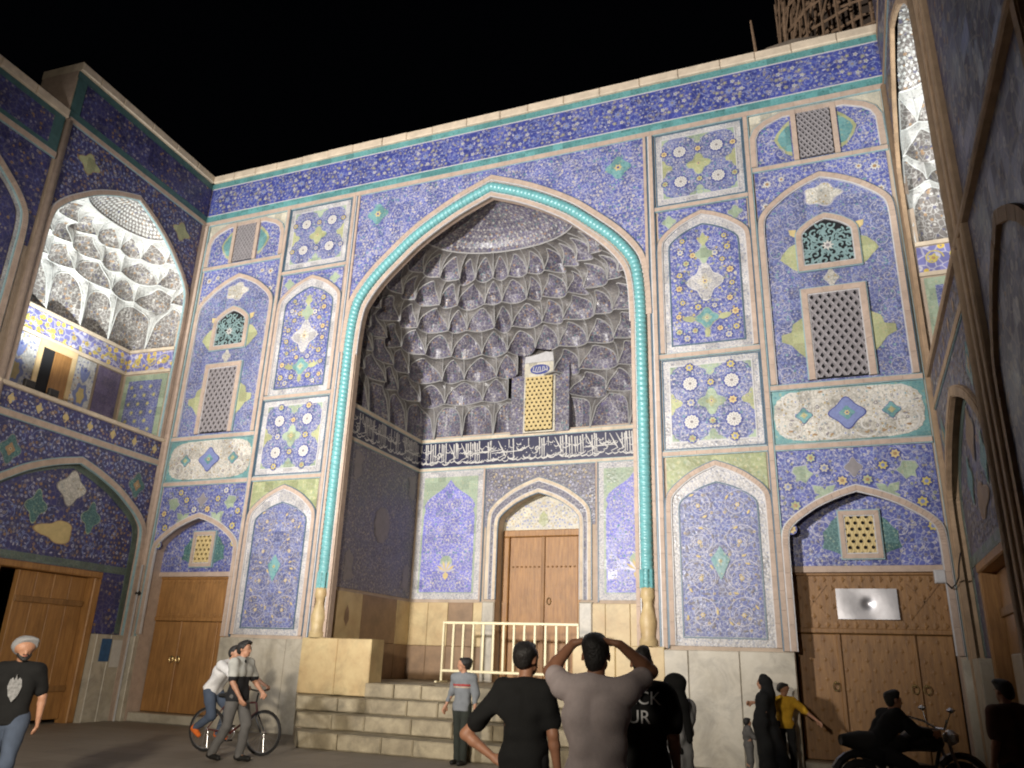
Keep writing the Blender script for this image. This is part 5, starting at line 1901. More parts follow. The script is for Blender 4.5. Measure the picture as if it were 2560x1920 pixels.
    FZ = Frame(F.P(UC + NW, 0, 0), -F.N, -F.U)
    yb = MB(m_yband)
    yb.box(FN, UC - NW + .02, UC + NW - .02, 8.36, 8.86, 0, 0.03)
    yb.box(FA, 0.05, DP - .04, 8.36, 8.86, 0, 0.03)
    yb.box(FZ, 0.05, DP - .04, 8.36, 8.86, 0, 0.03)
    B(yb, 'scroll_band')
    p = Pat(FN, 0.033)
    for k in range(11):
        u = UC - 1.95 + k * 0.39
        p.spiral(u, 8.61, 0.15, 1.2, k * 2.0, 1 if k % 2 else -1, 0.022, m_lav, 0.002)
        p.flower(u, 8.61, 0.085, 5, m_yel, m_och, k, lift=0.006)
        p.leaf(u + .19, 8.5, 0.22, 0.04, 1.2 + k, m_yel, 0.006)
    B(p, 'floral_tilework', kind='stuff')
    p = Pat(FA, 0.033)
    for k in range(3):
        u = 0.3 + k * 0.42
        p.spiral(u, 8.61, 0.17, 1.2, k * 2.0, 1, 0.026, m_yel, 0.002)
        p.flower(u, 8.61, 0.10, 5, m_yel, m_och, k, lift=0.006)
    B(p, 'floral_tilework', kind='stuff')
    for z_ in (8.92, 8.31):
        for FQ, u0, u1 in ((FN, UC - NW + .02, UC + NW - .02), (FA, 0.04, DP - .05), (FZ, .04, DP - .05)):
            b = MB(m_coping)
            b.box(FQ, u0, u1, z_ - .04, z_ + .04, 0, 0.05)
            B(b, 'pale_moulding')
    # white panels with blue vase ornament either side of a small door
    for (u0, u1, kind_) in ((2.86, 4.5, 0), (1.18, 1.78, 0), (0.36, 1.08, 1)):
        b = MB(m_lite if kind_ == 0 else floral('purple_tile', (0.13, 0.10, 0.19), (0.2, 0.17, 0.24), [(0.16, 0.13, 0.22), (0.19, 0.15, 0.22)], 14))
        b.box(FN, u0, u1, 6.6, 8.24, 0, 0.025)
        B(b, 'tile_panel')
        if kind_ == 0:
            p = Pat(FN, 0.03)
            cu = (u0 + u1) / 2 if u1 - u0 < 1 else 3.3
            p.lobed(cu, 7.30, 0.2, 0.30, 6, 0.14, m_lbl, 0.003)
            p.lobed(cu, 7.30, 0.11, 0.2, 6, 0.12, m_lattice_y, 0.008)
            for e in (-1, 0, 1):
                p.leaf(cu, 7.62, 0.42, 0.05, PI / 2 + e * 0.35, m_lbl, 0.006)
                p.leaf(cu, 7.0, 0.3, 0.05, -PI / 2 + e * 0.9, m_lbl, 0.006)
            p.flower(cu, 7.95, 0.09, 7, m_lbl, m_cob, lift=0.01)
            B(p, 'vase_motif')
    b = MB(m_pgreen)
    b.box(FA, 0.1, DP - .06, 6.55, 8.24, 0, 0.02)
    b.mi(m_fine)
    b.box(FA, 0.26, DP - .2, 6.62, 8.08, 0, 0.03, 1)
    B(b, 'tile_panel')
    p = Pat(FA, 0.034)
    for i in range(3):
        for j in range(6):
            p.flower(0.42 + i * 0.3 + (.15 if j % 2 else 0), 6.75 + j * 0.23, 0.07, 6, m_ygreen, m_lattice_y, lift=0.004)
    B(p, 'floral_tilework', kind='stuff')
    nd = empty('balcony_door', (0, 0, 0), parent=root)
    b = MB(mat('warm_plaster', (0.62, 0.46, 0.25), 0.7, 0.15, 4))
    b.box(FN, 1.80, 2.86, 8.1, 8.27, 0, 0.06)
    for (u0, u1) in ((1.80, 1.92), (2.74, 2.86)):
        b.box(FN, u0, u1, 6.5, 8.1, 0, 0.06)
    b.build('frame', nd)
    b = MB(m_dark)
    b.box(FN, 2.40, 2.74, 6.5, 8.1, 0.0, 0.02)
    b.build('dark_opening', nd)
    b = MB(m_wood)
    b.bevbox(FN, 1.92, 2.40, 6.5, 8.1, 0, 0.045, 0.01)
    b.build('leaf', nd)
    # vault
    vt = empty('muqarnas_vault', (0, 0, 0), parent=root)
    pf_ = lambda x, d, z: F.P(UC + x, z, -(0.06 + d))
    mp_ = floral('pale_vault_tile', (0.20, 0.18, 0.17), (0.5, 0.49, 0.47), [(0.55, 0.53, 0.5), (0.13, 0.13, 0.2), (0.4, 0.26, 0.15), (0.5, 0.48, 0.45)], 11)
    mh_ = floral('white_vault_hood', (0.55, 0.55, 0.53), (0.68, 0.67, 0.65), [(0.5, 0.48, 0.47), (0.62, 0.6, 0.58), (0.34, 0.33, 0.34)], 17, line=0.05)
    mr_ = mat('white_vault_rib', (0.66, 0.67, 0.65), 0.5, 0.1, 8)
    muqarnas(pf_, [(8.97, 2.18, 1.42, 14), (10.22, 2.12, 1.34, 7), (10.72, 1.98, 1.16, 4.2), (11.15, 1.62, 0.94, 3), (11.52, 1.15, 0.66, 2.3)], 7, 12.02, vt, mp=mp_, mh=mh_, mr=mr_)
    # floodlights standing on the sill, turned up into the niche
    for k, (uu, pw) in enumerate(((3.95, 1.0), (3.35, 0.45))):
        fx = empty('floodlight', F.P(uu, 6.5, -0.12), 0,
                   ('small black floodlight on the %s balcony sill, %s' % ('right' if right else 'left', 'nearer the outer jamb' if k == 0 else 'nearer the balcony door')), 'floodlight', 'balcony floodlights')
        FX = Frame(F.P(uu, 0, -0.12), F.U, F.N)
        b = MB(m_iron)
        b.bevbox(FX, -0.12, 0.12, 6.57, 6.72, -0.03, 0.05, 0.012)
        b.build('housing', fx)
        b = MB(m_iron)
        b.bevbox(FX, -0.13, 0.13, 6.50, 6.52, -0.05, 0.05, 0.004)
        for e in (1, -1):
            b.bevbox(FX, e * 0.125 - .008, e * 0.125 + .008, 6.51, 6.68, -0.012, 0.012, 0.003)
        b.build('bracket', fx)
        b = MB(m_line_white)
        b.box(FX, -0.1, 0.1, 6.59, 6.70, -0.034, -0.031)
        b.build('lens', fx)
        lp = spot('niche_lamp', F.P(uu - 0.5 * k, 6.80, 0.02), F.P(UC - 0.4 + 0.2 * k, 10.9, -1.0), (1000 if not right else 800) * pw, 96, 1.0, (0.96, 1.0, 0.97), 0.08)
    return root, B, W, mt_tile, tan


wing_left, BL_, WL, tile_l, tan_l = side_wing(FL, False)
wing_right, BR_, WR, tile_r, tan_r = side_wing(FR, True)


# the walls carry on towards the viewer
def next_bay(F, root, right, tile, tan):
    top = 18.5 if right else 12.64
    w = MB(m_side_right if right else m_wall)
    w.columns(F, [(4.75, 0), (13, 0)], [(4.75, top), (13, top)], -0.005)
    w.build('wall', root)
    if not right:
        b = MB(m_coping)
        u = 4.77
        while u < 12:
            c = MB(m_coping)
            c.bevbox(F, u, u + 0.85, 12.645, 12.86, -1.0, 0.1, 0.02)
            c.build('coping_stone', root)
            u += 0.858
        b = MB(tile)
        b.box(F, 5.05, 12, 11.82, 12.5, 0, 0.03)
        b.build('frieze_panel', root)
        md = mat('dull_turquoise', (0.055, 0.12, 0.12))
        t = MB(md)
        t.box(F, 4.8, 12, 12.5, 12.64, 0, 0.034)
        t.box(F, 4.8, 5.05, 11.82, 12.5, 0, 0.034)
        t.box(F, 4.8, 12, 11.70, 11.82, 0, 0.034)
        t.build('turquoise_band', root)
        tan_h(4.8, 12, 11.64, 0.06, F=F, par=root, mt=tan)
        cx, w_, z0, H = 7.45, 2.38, 9.35, 2.05
    else:
        cx, w_, z0, H = 7.0, 1.9, 9.0, 2.2
    a = arch(w_, z0, H, cx)
    s_ = MB(tile)
    s_.columns(F, [(4.86, z0)] + a + [(cx + w_ + .2, z0)], [(4.86, 11.55)] + [(x, 11.55) for x, z in a] + [(cx + w_ + .2, 11.55)], 0.018)
    s_.build('spandrel_panel', root)
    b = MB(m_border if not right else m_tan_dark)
    p0, p1 = [(cx - w_ + .16, 2)] + arch(w_ - .16, z0, H - .2, cx) + [(cx + w_ - .16, 2)], [(cx - w_ + .02, 2)] + arch(w_ - .02, z0, H - .02, cx) + [(cx + w_ - .02, 2)]
    for i in range(len(p0) - 1):
        b.add([F.P(*p0[i], .02), F.P(*p0[i + 1], .02), F.P(*p1[i + 1], .02), F.P(*p1[i], .02)], [(0, 1, 2, 3)])
    b.build('white_border' if not right else 'plaster_border', root)
    c = MB(tile)
    c.prism(F, arch_poly(w_ - .17, 2, z0, H - .21, cx), 0, 0.014)
    c.build('tile_panel', root)
    tan_path([(cx - w_, 2)] + a + [(cx + w_, 2)], 0.06, 0.08, F=F, par=root, mt=tan, inner=tan if right else m_line_teal, outer=tan if right else m_line_teal)
    if right:
        a2 = arch(1.35, 4.1, 1.5, 7.0)
        tan_path([(7.0 - 1.35, 0)] + a2 + [(7.0 + 1.35, 0)], 0.07, 0.06, F=F, par=root, mt=tan, lines=False)
        b = MB(tan)
        b.bevbox(F, 4.85, 13, 6.40, 6.50, 0, 0.10, 0.02)
        b.build('string_course', root)
        b = MB(tan)
        b.bevbox(F, 4.85, 13, 11.6, 11.75, 0, 0.16, 0.02)
        b.build('string_course', root)
        for u in (5.0, 5.35, 9.3):
            q = MB(tan)
            q.bevbox(F, u, u + 0.16, 0, 18.4, 0, 0.09, 0.02)
            q.build('pilaster', root)
    else:
        b = MB(tan)
        b.bevbox(F, 4.82, 13, 6.40, 6.50, 0, 0.09, 0.02)
        b.build('string_course', root)


next_bay(FL, wing_left, False, tile_l, tan_l)
next_bay(FR, wing_right, True, tile_r, tan_r)


# ------------------------------------------------------------------ people: bodies as one smooth surface grown round a posed skeleton
def surface_nets(V, org, h):
    neg = V < 0
    nx, ny, nz = V.shape
    c = [(0, 0, 0), (1, 0, 0), (0, 1, 0), (1, 1, 0), (0, 0, 1), (1, 0, 1), (0, 1, 1), (1, 1, 1)]
    sl = lambda A, d: A[d[0]:nx - 1 + d[0], d[1]:ny - 1 + d[1], d[2]:nz - 1 + d[2]]
    cnt = np.zeros((nx - 1, ny - 1, nz - 1))
    acc = np.zeros((nx - 1, ny - 1, nz - 1, 3))
    for i in range(8):
        for ax in range(3):
            if c[i][ax] == 1:
                continue
            j = list(c[i])
            j[ax] = 1
            a, b = sl(V, c[i]), sl(V, tuple(j))
            x = (a < 0) != (b < 0)
            t = np.where(x, a / np.where(np.abs(a - b) < 1e-9, 1e-9, a - b), 0)
            for k in range(3):
                acc[..., k] += np.where(x, c[i][k] + (t if k == ax else 0), 0)
            cnt += x
    act = cnt > 0
    idx = -np.ones(act.shape, int)
    idx[act] = np.arange(act.sum())
    ii = np.argwhere(act)
    verts = org + (ii + acc[act] / cnt[act][:, None]) * h
    faces = []
    for ax in range(3):
        o1, o2 = [(1, 2), (2, 0), (0, 1)][ax]
        sa = [slice(None)] * 3
        sb = [slice(None)] * 3
        sa[ax] = slice(0, V.shape[ax] - 1)
        sb[ax] = slice(1, None)
        cr = neg[tuple(sa)] != neg[tuple(sb)]
        cr[tuple([slice(0, 1) if q == o1 else slice(None) for q in range(3)])] = False
        cr[tuple([slice(0, 1) if q == o2 else slice(None) for q in range(3)])] = False
        cr[tuple([slice(-1, None) if q == o1 else slice(None) for q in range(3)])] = False
        cr[tuple([slice(-1, None) if q == o2 else slice(None) for q in range(3)])] = False
        e = np.argwhere(cr)
        if len(e) == 0:
            continue
        d1, d2 = np.eye(3, dtype=int)[o1], np.eye(3, dtype=int)[o2]
        q = [idx[tuple((e - a).T)] for a in (0 * d1, d1, d1 + d2, d2)]
        f = np.stack(q, 1)
        flip = neg[tuple(e.T)]
        f[~flip] = f[~flip][:, ::-1]
        faces.append(f)
    return verts, np.concatenate(faces)


def grow(prims, h=0.012, k=0.025, cuts=(), wrinkle=0.0, seed=0):
    """prims: ('c', a, b, ra, rb[, flatten axis, factor]) tapered limbs, ('e', centre, radii) rounded masses"""
    lo, hi = np.full(3, 9e9), np.full(3, -9e9)
    for p in prims:
        if p[0] == 'c':
            a, b, r = np.array(p[1]), np.array(p[2]), max(p[3], p[4])
            lo, hi = np.minimum(lo, np.minimum(a, b) - r), np.maximum(hi, np.maximum(a, b) + r)
        else:
            lo, hi = np.minimum(lo, np.array(p[1]) - p[2]), np.maximum(hi, np.array(p[1]) + p[2])
    lo -= 0.05
    hi += 0.05
    n = np.ceil((hi - lo) / h).astype(int) + 1
    V = np.full(n, 0.3)
    ax = [lo[i] + np.arange(n[i]) * h for i in range(3)]
    for p in prims:
        if p[0] == 'c':
            a, b, ra, rb = np.array(p[1], float), np.array(p[2], float), p[3], p[4]
            r = max(ra, rb)
            l_, h_ = np.minimum(a, b) - r - k - 0.03, np.maximum(a, b) + r + k + 0.03
        else:
            a, rd = np.array(p[1], float), np.array(p[2], float)
            l_, h_ = a - rd - k - 0.03, a + rd + k + 0.03
        i0 = np.clip(np.floor((l_ - lo) / h).astype(int), 0, n - 1)
        i1 = np.clip(np.ceil((h_ - lo) / h).astype(int) + 1, 1, n)
        X, Y, Z = np.meshgrid(*[ax[i][i0[i]:i1[i]] for i in range(3)], indexing='ij')
        if p[0] == 'c':
            ab = b - a
            t = np.clip(((X - a[0]) * ab[0] + (Y - a[1]) * ab[1] + (Z - a[2]) * ab[2]) / max(ab.dot(ab), 1e-9), 0, 1)
            D = np.sqrt((X - a[0] - t * ab[0]) ** 2 + (Y - a[1] - t * ab[1]) ** 2 + (Z - a[2] - t * ab[2]) ** 2) - (ra + (rb - ra) * t)
        else:
            q = np.sqrt(((X - a[0]) / rd[0]) ** 2 + ((Y - a[1]) / rd[1]) ** 2 + ((Z - a[2]) / rd[2]) ** 2)
            D = (q - 1) * rd.min()
        S = V[i0[0]:i1[0], i0[1]:i1[1], i0[2]:i1[2]]
        hh = np.clip(0.5 + 0.5 * (S - D) / k, 0, 1)
        V[i0[0]:i1[0], i0[1]:i1[1], i0[2]:i1[2]] = S * (1 - hh) + D * hh - k * hh * (1 - hh)
    if wrinkle > 0:
        X, Y, Z = np.meshgrid(*ax, indexing='ij')
        rs = np.random.RandomState(seed)
        N = np.zeros_like(V)
        for q in range(7):
            d = rs.normal(size=3) * np.array([1, 1, 0.8])
            d = d / np.linalg.norm(d) * rs.uniform(14, 42)
            N += np.sin(X * d[0] + Y * d[1] + Z * d[2] + rs.uniform(0, 6.28) + 1.5 * np.sin(Z * 9 + q))
        V += wrinkle * N / 2.6
    for nrm, c in cuts:
        X, Y, Z = np.meshgrid(*ax, indexing='ij')
        V = np.maximum(V, X * nrm[0] + Y * nrm[1] + Z * nrm[2] - c)
    V[0], V[-1], V[:, 0], V[:, -1], V[:, :, 0], V[:, :, -1] = [np.maximum(q, 0.01) for q in (V[0], V[-1], V[:, 0], V[:, -1], V[:, :, 0], V[:, :, -1])]
    return surface_nets(V, lo, h)


def grown(name, prims, mt, parent, h=0.012, k=0.025, cuts=(), wrinkle=0.0, seed=0, label=None):
    v, f = grow(prims, h, k, cuts, wrinkle, seed)
    me = bpy.data.meshes.new(name)
    me.from_pydata(v.tolist(), [], f.tolist())
    me.materials.append(mt)
    me.polygons.foreach_set('use_smooth', [True] * len(me.polygons))
    me.update()
    o = bpy.data.objects.new(name, me)
    COL.objects.link(o)
    o.parent = parent
    if label:
        o['label'] = label
    return o


m_skin = mat('skin', (0.40, 0.205, 0.125), 0.55, 0.12, 18, 0.08, 60)
m_skin_tan = mat('tanned_skin', (0.33, 0.155, 0.088), 0.55, 0.12, 18, 0.08, 60)
m_hair = mat('black_hair', (0.012, 0.010, 0.009), 0.55, 0.3, 30, 0.5, 90)
m_lip = mat('lips', (0.32, 0.12, 0.09), 0.5, 0.1, 20)
m_eye = mat('eye_dark', (0.02, 0.015, 0.012), 0.3, 0.1, 20)


def cloth(name, col, rough=0.9):
    return mat(name, col, rough, 0.18, 7, 0.25, 120, spec=0.2)


J0 = dict(pel=(0, 0, .96), wst=(0, .0, 1.08), chs=(0, -.005, 1.30), nck=(0, -.015, 1.475), hd=(0, .012, 1.63),
          shL=(-.175, -.01, 1.415), shR=(.175, -.01, 1.415), elL=(-.225, -.03, 1.14), elR=(.225, -.03, 1.14), wrL=(-.235, .05, .90), wrR=(.235, .05, .90),
          hpL=(-.092, 0, .93), hpR=(.092, 0, .93), knL=(-.10, .02, .50), knR=(.10, .02, .50), anL=(-.10, -.02, .085), anR=(.10, -.02, .085),
          toL=(-.12, .15, .035), toR=(.12, .15, .035))


def hand(prims, wr, d, pn, side, curl=0.35, spread=0.10, s=1.0):
    """palm, four unequal fingers with two bends and a thumb off the side of the palm"""
    d = np.array(d, float)
    d /= np.linalg.norm(d)
    pn = np.array(pn, float)
    pn = pn - d * pn.dot(d)
    pn /= np.linalg.norm(pn)
    sx = np.cross(d, pn) * side
    wr = np.array(wr, float)
    for q in (-0.026, -0.009, 0.009, 0.026):
        prims.append(('c', wr + sx * q * 0.7 * s + d * 0.015 * s, wr + sx * q * s + d * 0.085 * s, 0.016 * s, 0.0125 * s))
    for i, L in enumerate((0.072, 0.082, 0.076, 0.058)):
        q = (-0.030, -0.010, 0.010, 0.029)[i]
        a = wr + sx * q * s + d * 0.088 * s
        dd = d + sx * (q * spread / 0.03)
        dd /= np.linalg.norm(dd)
        b = a + (dd * math.cos(curl) + pn * math.sin(curl)) * L * 0.5 * s
        c = b + (dd * math.cos(curl * 2.1) + pn * math.sin(curl * 2.1)) * L * 0.5 * s
        prims.append(('c', a, b, 0.0105 * s, 0.0095 * s))
        prims.append(('c', b, c, 0.0095 * s, 0.008 * s))
    a = wr - sx * 0.026 * s + d * 0.03 * s
    b = a + (-sx * 0.7 + d * 0.7 + pn * 0.25) * 0.042 * s
    c = b + (-sx * 0.25 + d * 0.9 + pn * 0.35) * 0.034 * s
    prims.append(('c', a, b, 0.0145 * s, 0.0115 * s))
    prims.append(('c', b, c, 0.0115 * s, 0.009 * s))


def person(loc, rz, H, label, pose=None, shirt=None, sleeve=0.62, trousers=None, shoes=None, skin=None, hair=True, hem=0.90,
           look=0.0, nod=0.0, hands=None, bands=(), h=0.012, skirt=None, scarf=None, chador=None, cap=None, legcut=None, seed=1, beard=False, slim=1.0, group=None, bare_shin=None):
    root = empty('person', loc, rz, label, 'person', group)
    s = H / 1.75
    J = {k: np.array(v, float) for k, v in J0.items()}
    for k, v in (pose or {}).items():
        J[k] = np.array(v, float)
    J = {k: v * s for k, v in J.items()}
    skin = skin or m_skin
    R = lambda r: r * s
    w = slim

    def up(v):
        return np.array(v) * s
    tors = J['nck'] - J['pel']
    tors /= np.linalg.norm(tors)
    sid = J['shR'] - J['shL']
    sid /= np.linalg.norm(sid)
    fwd_ = np.cross(tors, sid) * -1.0
    fwd_ = np.cross(sid, tors) if np.cross(sid, tors)[1] > np.cross(tors, sid)[1] else np.cross(tors, sid)
    # ---- body
    P = []
    def torso(P, g):
        for e in (-1, 1):
            P.append(('c', J['pel'] + sid * e * R(.055) * w, J['wst'] + sid * e * R(.048) * w, R(.105) * w + g, R(.092) * w + g))
            P.append(('c', J['wst'] + sid * e * R(.048) * w, J['chs'] + sid * e * R(.078) * w, R(.092) * w + g, R(.108) * w + g))
            P.append(('c', J['chs'] + sid * e * R(.078) * w, J['nck'] + sid * e * R(.07) - tors * R(.05), R(.108) * w + g, R(.062) + g))
            P.append(('c', J['nck'] - tors * R(.035), J['sh' + 'LR'[e > 0]], R(.062) + g, R(.064) + g))
    torso(P, 0.0)
    P.append(('c', J['nck'] - tors * R(.03), J['hd'] - np.array([0, 0, R(.05)]), R(.058), R(.052)))
    for q in 'LR':
        P.append(('c', J['sh' + q], J['el' + q], R(.055) * w, R(.042) * w))
        m_ = (J['el' + q] * .7 + J['wr' + q] * .3)
        P.append(('c', J['el' + q], m_, R(.042) * w, R(.041) * w))
        P.append(('c', m_, J['wr' + q], R(.041) * w, R(.027)))
        P.append(('c', J['hp' + q], J['kn' + q], R(.092) * w, R(.058) * w))
        m_ = (J['kn' + q] * .68 + J['an' + q] * .32) + np.array([0, -R(.012), 0])
        P.append(('c', J['kn' + q], m_, R(.056) * w, R(.056) * w))
        P.append(('c', m_, J['an' + q], R(.056) * w, R(.036)))
        P.append(('c', J['an' + q] + up((0, -.02, -.03)), J['to' + q], R(.042), R(.032)))
        e = -1 if q == 'L' else 1
        hd_ = (hands or {}).get(q)
        fd = J['wr' + q] - J['el' + q]
        if hd_ is None:
            hd_ = (fd, np.array([-e, .25, 0]), 0.4)
        hand(P, J['wr' + q], hd_[0], hd_[1], e, hd_[2], s=s)
    # head
    ca, sa, cn, sn = math.cos(look), math.sin(look), math.cos(nod), math.sin(nod)
    def hp(x, y, z):
        y, z = y * cn - z * sn, y * sn + z * cn
        return J['hd'] + np.array([x * ca - y * sa, x * sa + y * ca, z]) * s
    def hell(P, c, rd):
        P.append(('e', hp(*c), np.array([rd[0] * abs(ca) + rd[1] * abs(sa), rd[1] * abs(ca) + rd[0] * abs(sa), rd[2]]) * s))
    hell(P, (0, -.008, .032), (.076, .094, .088))
    P.append(('c', hp(-.018, .045, -.055), hp(-.012, .062, -.083), R(.042), R(.026)))
    P.append(('c', hp(.018, .045, -.055), hp(.012, .062, -.083), R(.042), R(.026)))
    P.append(('c', hp(0, .04, -.01), hp(0, .045, -.045), R(.058), R(.05)))
    P.append(('c', hp(0, .088, .012), hp(0, .108, -.025), R(.009), R(.014)))
    P.append(('c', hp(-.03, .078, .022), hp(.03, .078, .022), R(.016), R(.016)))
    for e in (-1, 1):
        P.append(('c', hp(e * .077, -.004, .012), hp(e * .083, -.012, -.022), R(.013), R(.010)))
    grown('body', P, skin, root, h, 0.018, seed=seed)
    fx = MB(m_eye, m_lip)
    for e in (-1, 1):
        fx.lathe(hp(e * .031, .0865, .006), [(R(.004), -R(.007)), (R(.0125), 0), (R(.004), R(.007))], 8, 0)
        fx.tube([hp(e * .016, .092, .027), hp(e * .032, .093, .031), hp(e * .05, .082, .025)], R(.005), 5, 0)
    fx.tube([hp(-.022, .094, -.052), hp(0, .101, -.05), hp(.022, .094, -.052)], R(.006), 5, 1)
    ob = bpy.data.objects.new('face_features', fx.mesh('face_features'))
    COL.objects.link(ob)
    ob.parent = root
    # ---- garments
    if shirt is not None and chador is None:
        G = []
        torso(G, R(.020))
        hm = J['pel'] - tors * R(.96 - hem)
        for e in (-1, 1):
            G.append(('c', J['pel'] + sid * e * R(.058) * w, hm + sid * e * R(.062) * w - tors * R(.05), R(.128) * w, R(.13) * w))
        for q in 'LR':
            t = min(1.0, sleeve)
            a, b = J['sh' + q], J['sh' + q] * (1 - t) + J['el' + q] * t
            G.append(('c', a, b, R(.080) * w, R(.072) * w))
            if sleeve > 1:
                t2 = sleeve - 1
                c = J['el' + q] * (1 - t2) + J['wr' + q] * t2
                G.append(('c', J['el' + q], c, R(.064) * w, R(.044)))
        cu = [(-tors, float((-tors).dot(hm)))]
        grown('shirt', G, shirt, root, h, 0.03, cu, 0.0095, seed)
        for (bm_, z0_, z1_, sl_) in bands:
            G3 = [(q[0], q[1], q[2], q[3] + R(.005), q[4] + R(.005)) for q in (G if sl_ else G[:8])]
            grown('shirt_panel', G3, bm_, root, h, 0.03, [((0, 0, -1), -R(z0_)), ((0, 0, 1), R(z1_))], 0.0065, seed)
    if trousers is not None and chador is None:
        G = []
        for e in (-1, 1):
            G.append(('c', J['pel'] + sid * e * R(.055) * w, J['pel'] + sid * e * R(.05) * w + tors * R(.05), R(.118) * w, R(.108) * w))
        for q in 'LR':
            G.append(('c', J['hp' + q], J['kn' + q], R(.108) * w, R(.078) * w))
            lc = (legcut or {}).get(q, 1.0) if isinstance(legcut, dict) else (legcut or 1.0)
            e_ = J['kn' + q] * (1 - lc) + (J['an' + q] + up((0, .0, -.02))) * lc
            G.append(('c', J['kn' + q], e_, R(.076) * w, R(.062 if lc > .6 else .07)))
        grown('trousers', G, trousers, root, h, 0.025, (), 0.006, seed + 3)
    if shoes is not None:
        for q in 'LR':
            grown('shoe', [('c', J['an' + q] + up((0, -.035, -.045)), J['to' + q] + up((0, .0, .002)), R(.048), R(.040)), ('c', J['an' + q] + up((0, -.02, -.02)), J['an' + q] + up((0, .02, -.05)), R(.050), R(.046))],
                  shoes, root, 0.012, 0.02, [((0, 0, -1), -0.002)] if min(J['anL'][2], J['anR'][2]) < R(.12) and J['an' + q][2] < R(.12) else ())
    if hair and scarf is None and chador is None:
        G = []
        hell(G, (0, -.020, .042), (.083, .098, .094))
        hell(G, (0, -.055, -.005), (.074, .052, .075))
        hell(G, (0, .035, .105), (.062, .055, .032))
        f3 = hp(0, 1, 0) - hp(0, 0, 0)
        f3 /= np.linalg.norm(f3)
        u3 = hp(0, 0, 1) - hp(0, 0, 0)
        u3 /= np.linalg.norm(u3)
        nn = f3 * 0.82 - u3 * 0.57
        c_ = float(nn.dot(hp(0, .040, .03)))
        hr = grown('hair' if cap is None else 'cap', G, m_hair if cap is None else cap, root, 0.010, 0.02, [(nn, c_)], 0.0075, seed)
        if cap is not None:
            G2 = []
            hell(G2, (0, -.045, .0), (.076, .06, .075))
            grown('hair', G2, m_hair, root, 0.011, 0.02, [(nn, c_ - 0.02)], 0.004, seed)
    if beard:
        G = [('c', hp(-.045, .045, -.05), hp(-.012, .085, -.088), R(.03), R(.024)), ('c', hp(.045, .045, -.05), hp(.012, .085, -.088), R(.03), R(.024)), ('c', hp(-.02, .094, -.036), hp(.02, .094, -.036), R(.011), R(.011))]
        grown('beard', G, m_hair, root, 0.009, 0.015, (), 0.003, seed)
    if scarf is not None:
        G = []
        hell(G, (0, -.020, .035), (.098, .112, .108))
        G.append(('c', hp(0, -.03, -.05), J['nck'] + up((0, -.02, -.02)), R(.095), R(.12)))
        G.append(('c', J['nck'] + up((0, -.02, -.03)), J['shL'] + up((.03, 0, -.03)), R(.09), R(.06)))
        G.append(('c', J['nck'] + up((0, -.02, -.03)), J['shR'] + up((-.03, 0, -.03)), R(.09), R(.06)))
        G.append(('c', J['nck'] + up((0, -.07, -.05)), J['chs'] + up((.06, -.13, -.22)), R(.075), R(.045)))
        G.append(('c', J['nck'] + up((0, .06, -.03)), J['chs'] + up((0, .12, -.02)), R(.07), R(.05)))
        f3 = hp(0, 1, 0) - hp(0, 0, 0)
        f3 /= np.linalg.norm(f3)
        v, f = grow(G, 0.012, 0.03, (), 0.005, seed)
        # opening for the face
        cen = v[f].mean(1)
        fc = hp(0, .10, -.005)
        keep = np.linalg.norm((cen - fc) / np.array([1, 1, 1.25]), axis=1) > R(.072)
        me = bpy.data.meshes.new('headscarf')
        me.from_pydata(v.tolist(), [], f[keep].tolist())
        me.materials.append(scarf)
        me.polygons.foreach_set('use_smooth', [True] * len(me.polygons))
        ob = bpy.data.objects.new('headscarf', me)
        COL.objects.link(ob)
        ob.parent = root
    if skirt is not None:
        G = []
        for e in (-1, 1):
            G.append(('c', J['wst'] + sid * e * R(.05), up((e * .10, 0, .30)), R(.125), R(.145)))
        G.append(('c', up((0, 0, .6)), up((0, .02, .28)), R(.17), R(.19)))
        for q in 'LR':
            G.append(('c', J['sh' + q], J['el' + q], R(.075), R(.065)))
            G.append(('c', J['el' + q], J['wr' + q], R(.065), R(.052)))
        torso(G, R(.022))
        grown('coat', G, skirt, root, h, 0.04, [((0, 0, -1), -R(.24))], 0.010, seed)
    if chador is not None:
        G = []
        hell(G, (0, -.022, .035), (.102, .116, .112))
        G.append(('c', hp(0, -.05, -.02), J['nck'] + up((0, -.04, -.03)), R(.105), R(.15)))
        for e in (-1, 1):
            G.append(('c', J['nck'] + up((0, -.02, -.05)), J['sh' + 'LR'[e > 0]] + up((0, 0, -.03)), R(.10), R(.10)))
            G.append(('c', J['sh' + 'LR'[e > 0]] + up((0, 0, -.04)), up((e * .20, .06, .95)), R(.11), R(.13)))
            G.append(('c', up((e * .20, .06, .95)), up((e * .14, -.08, .12)), R(.13), R(.15)))
        G.append(('c', J['chs'], up((0, .0, .8)), R(.17), R(.20)))
        G.append(('c', up((0, 0, .8)), up((0, -.05, .10)), R(.20), R(.22)))
        G.append(('c', up((0, -.1, .7)), up((0, -.26, .10)), R(.16), R(.16)))
        v, f = grow(G, 0.014, 0.05, [((0, 0, -1), -R(.03))], 0.010, seed)
        cen = v[f].mean(1)
        fc = hp(0, .105, -.01)
        keep = np.linalg.norm((cen - fc) / np.array([1, 1, 1.3]), axis=1) > R(.068)
        me = bpy.data.meshes.new('chador')
        me.from_pydata(v.tolist(), [], f[keep].tolist())
        me.materials.append(chador)
        me.polygons.foreach_set('use_smooth', [True] * len(me.polygons))
        ob = bpy.data.objects.new('chador', me)
        COL.objects.link(ob)
        ob.parent = root
    return root, J


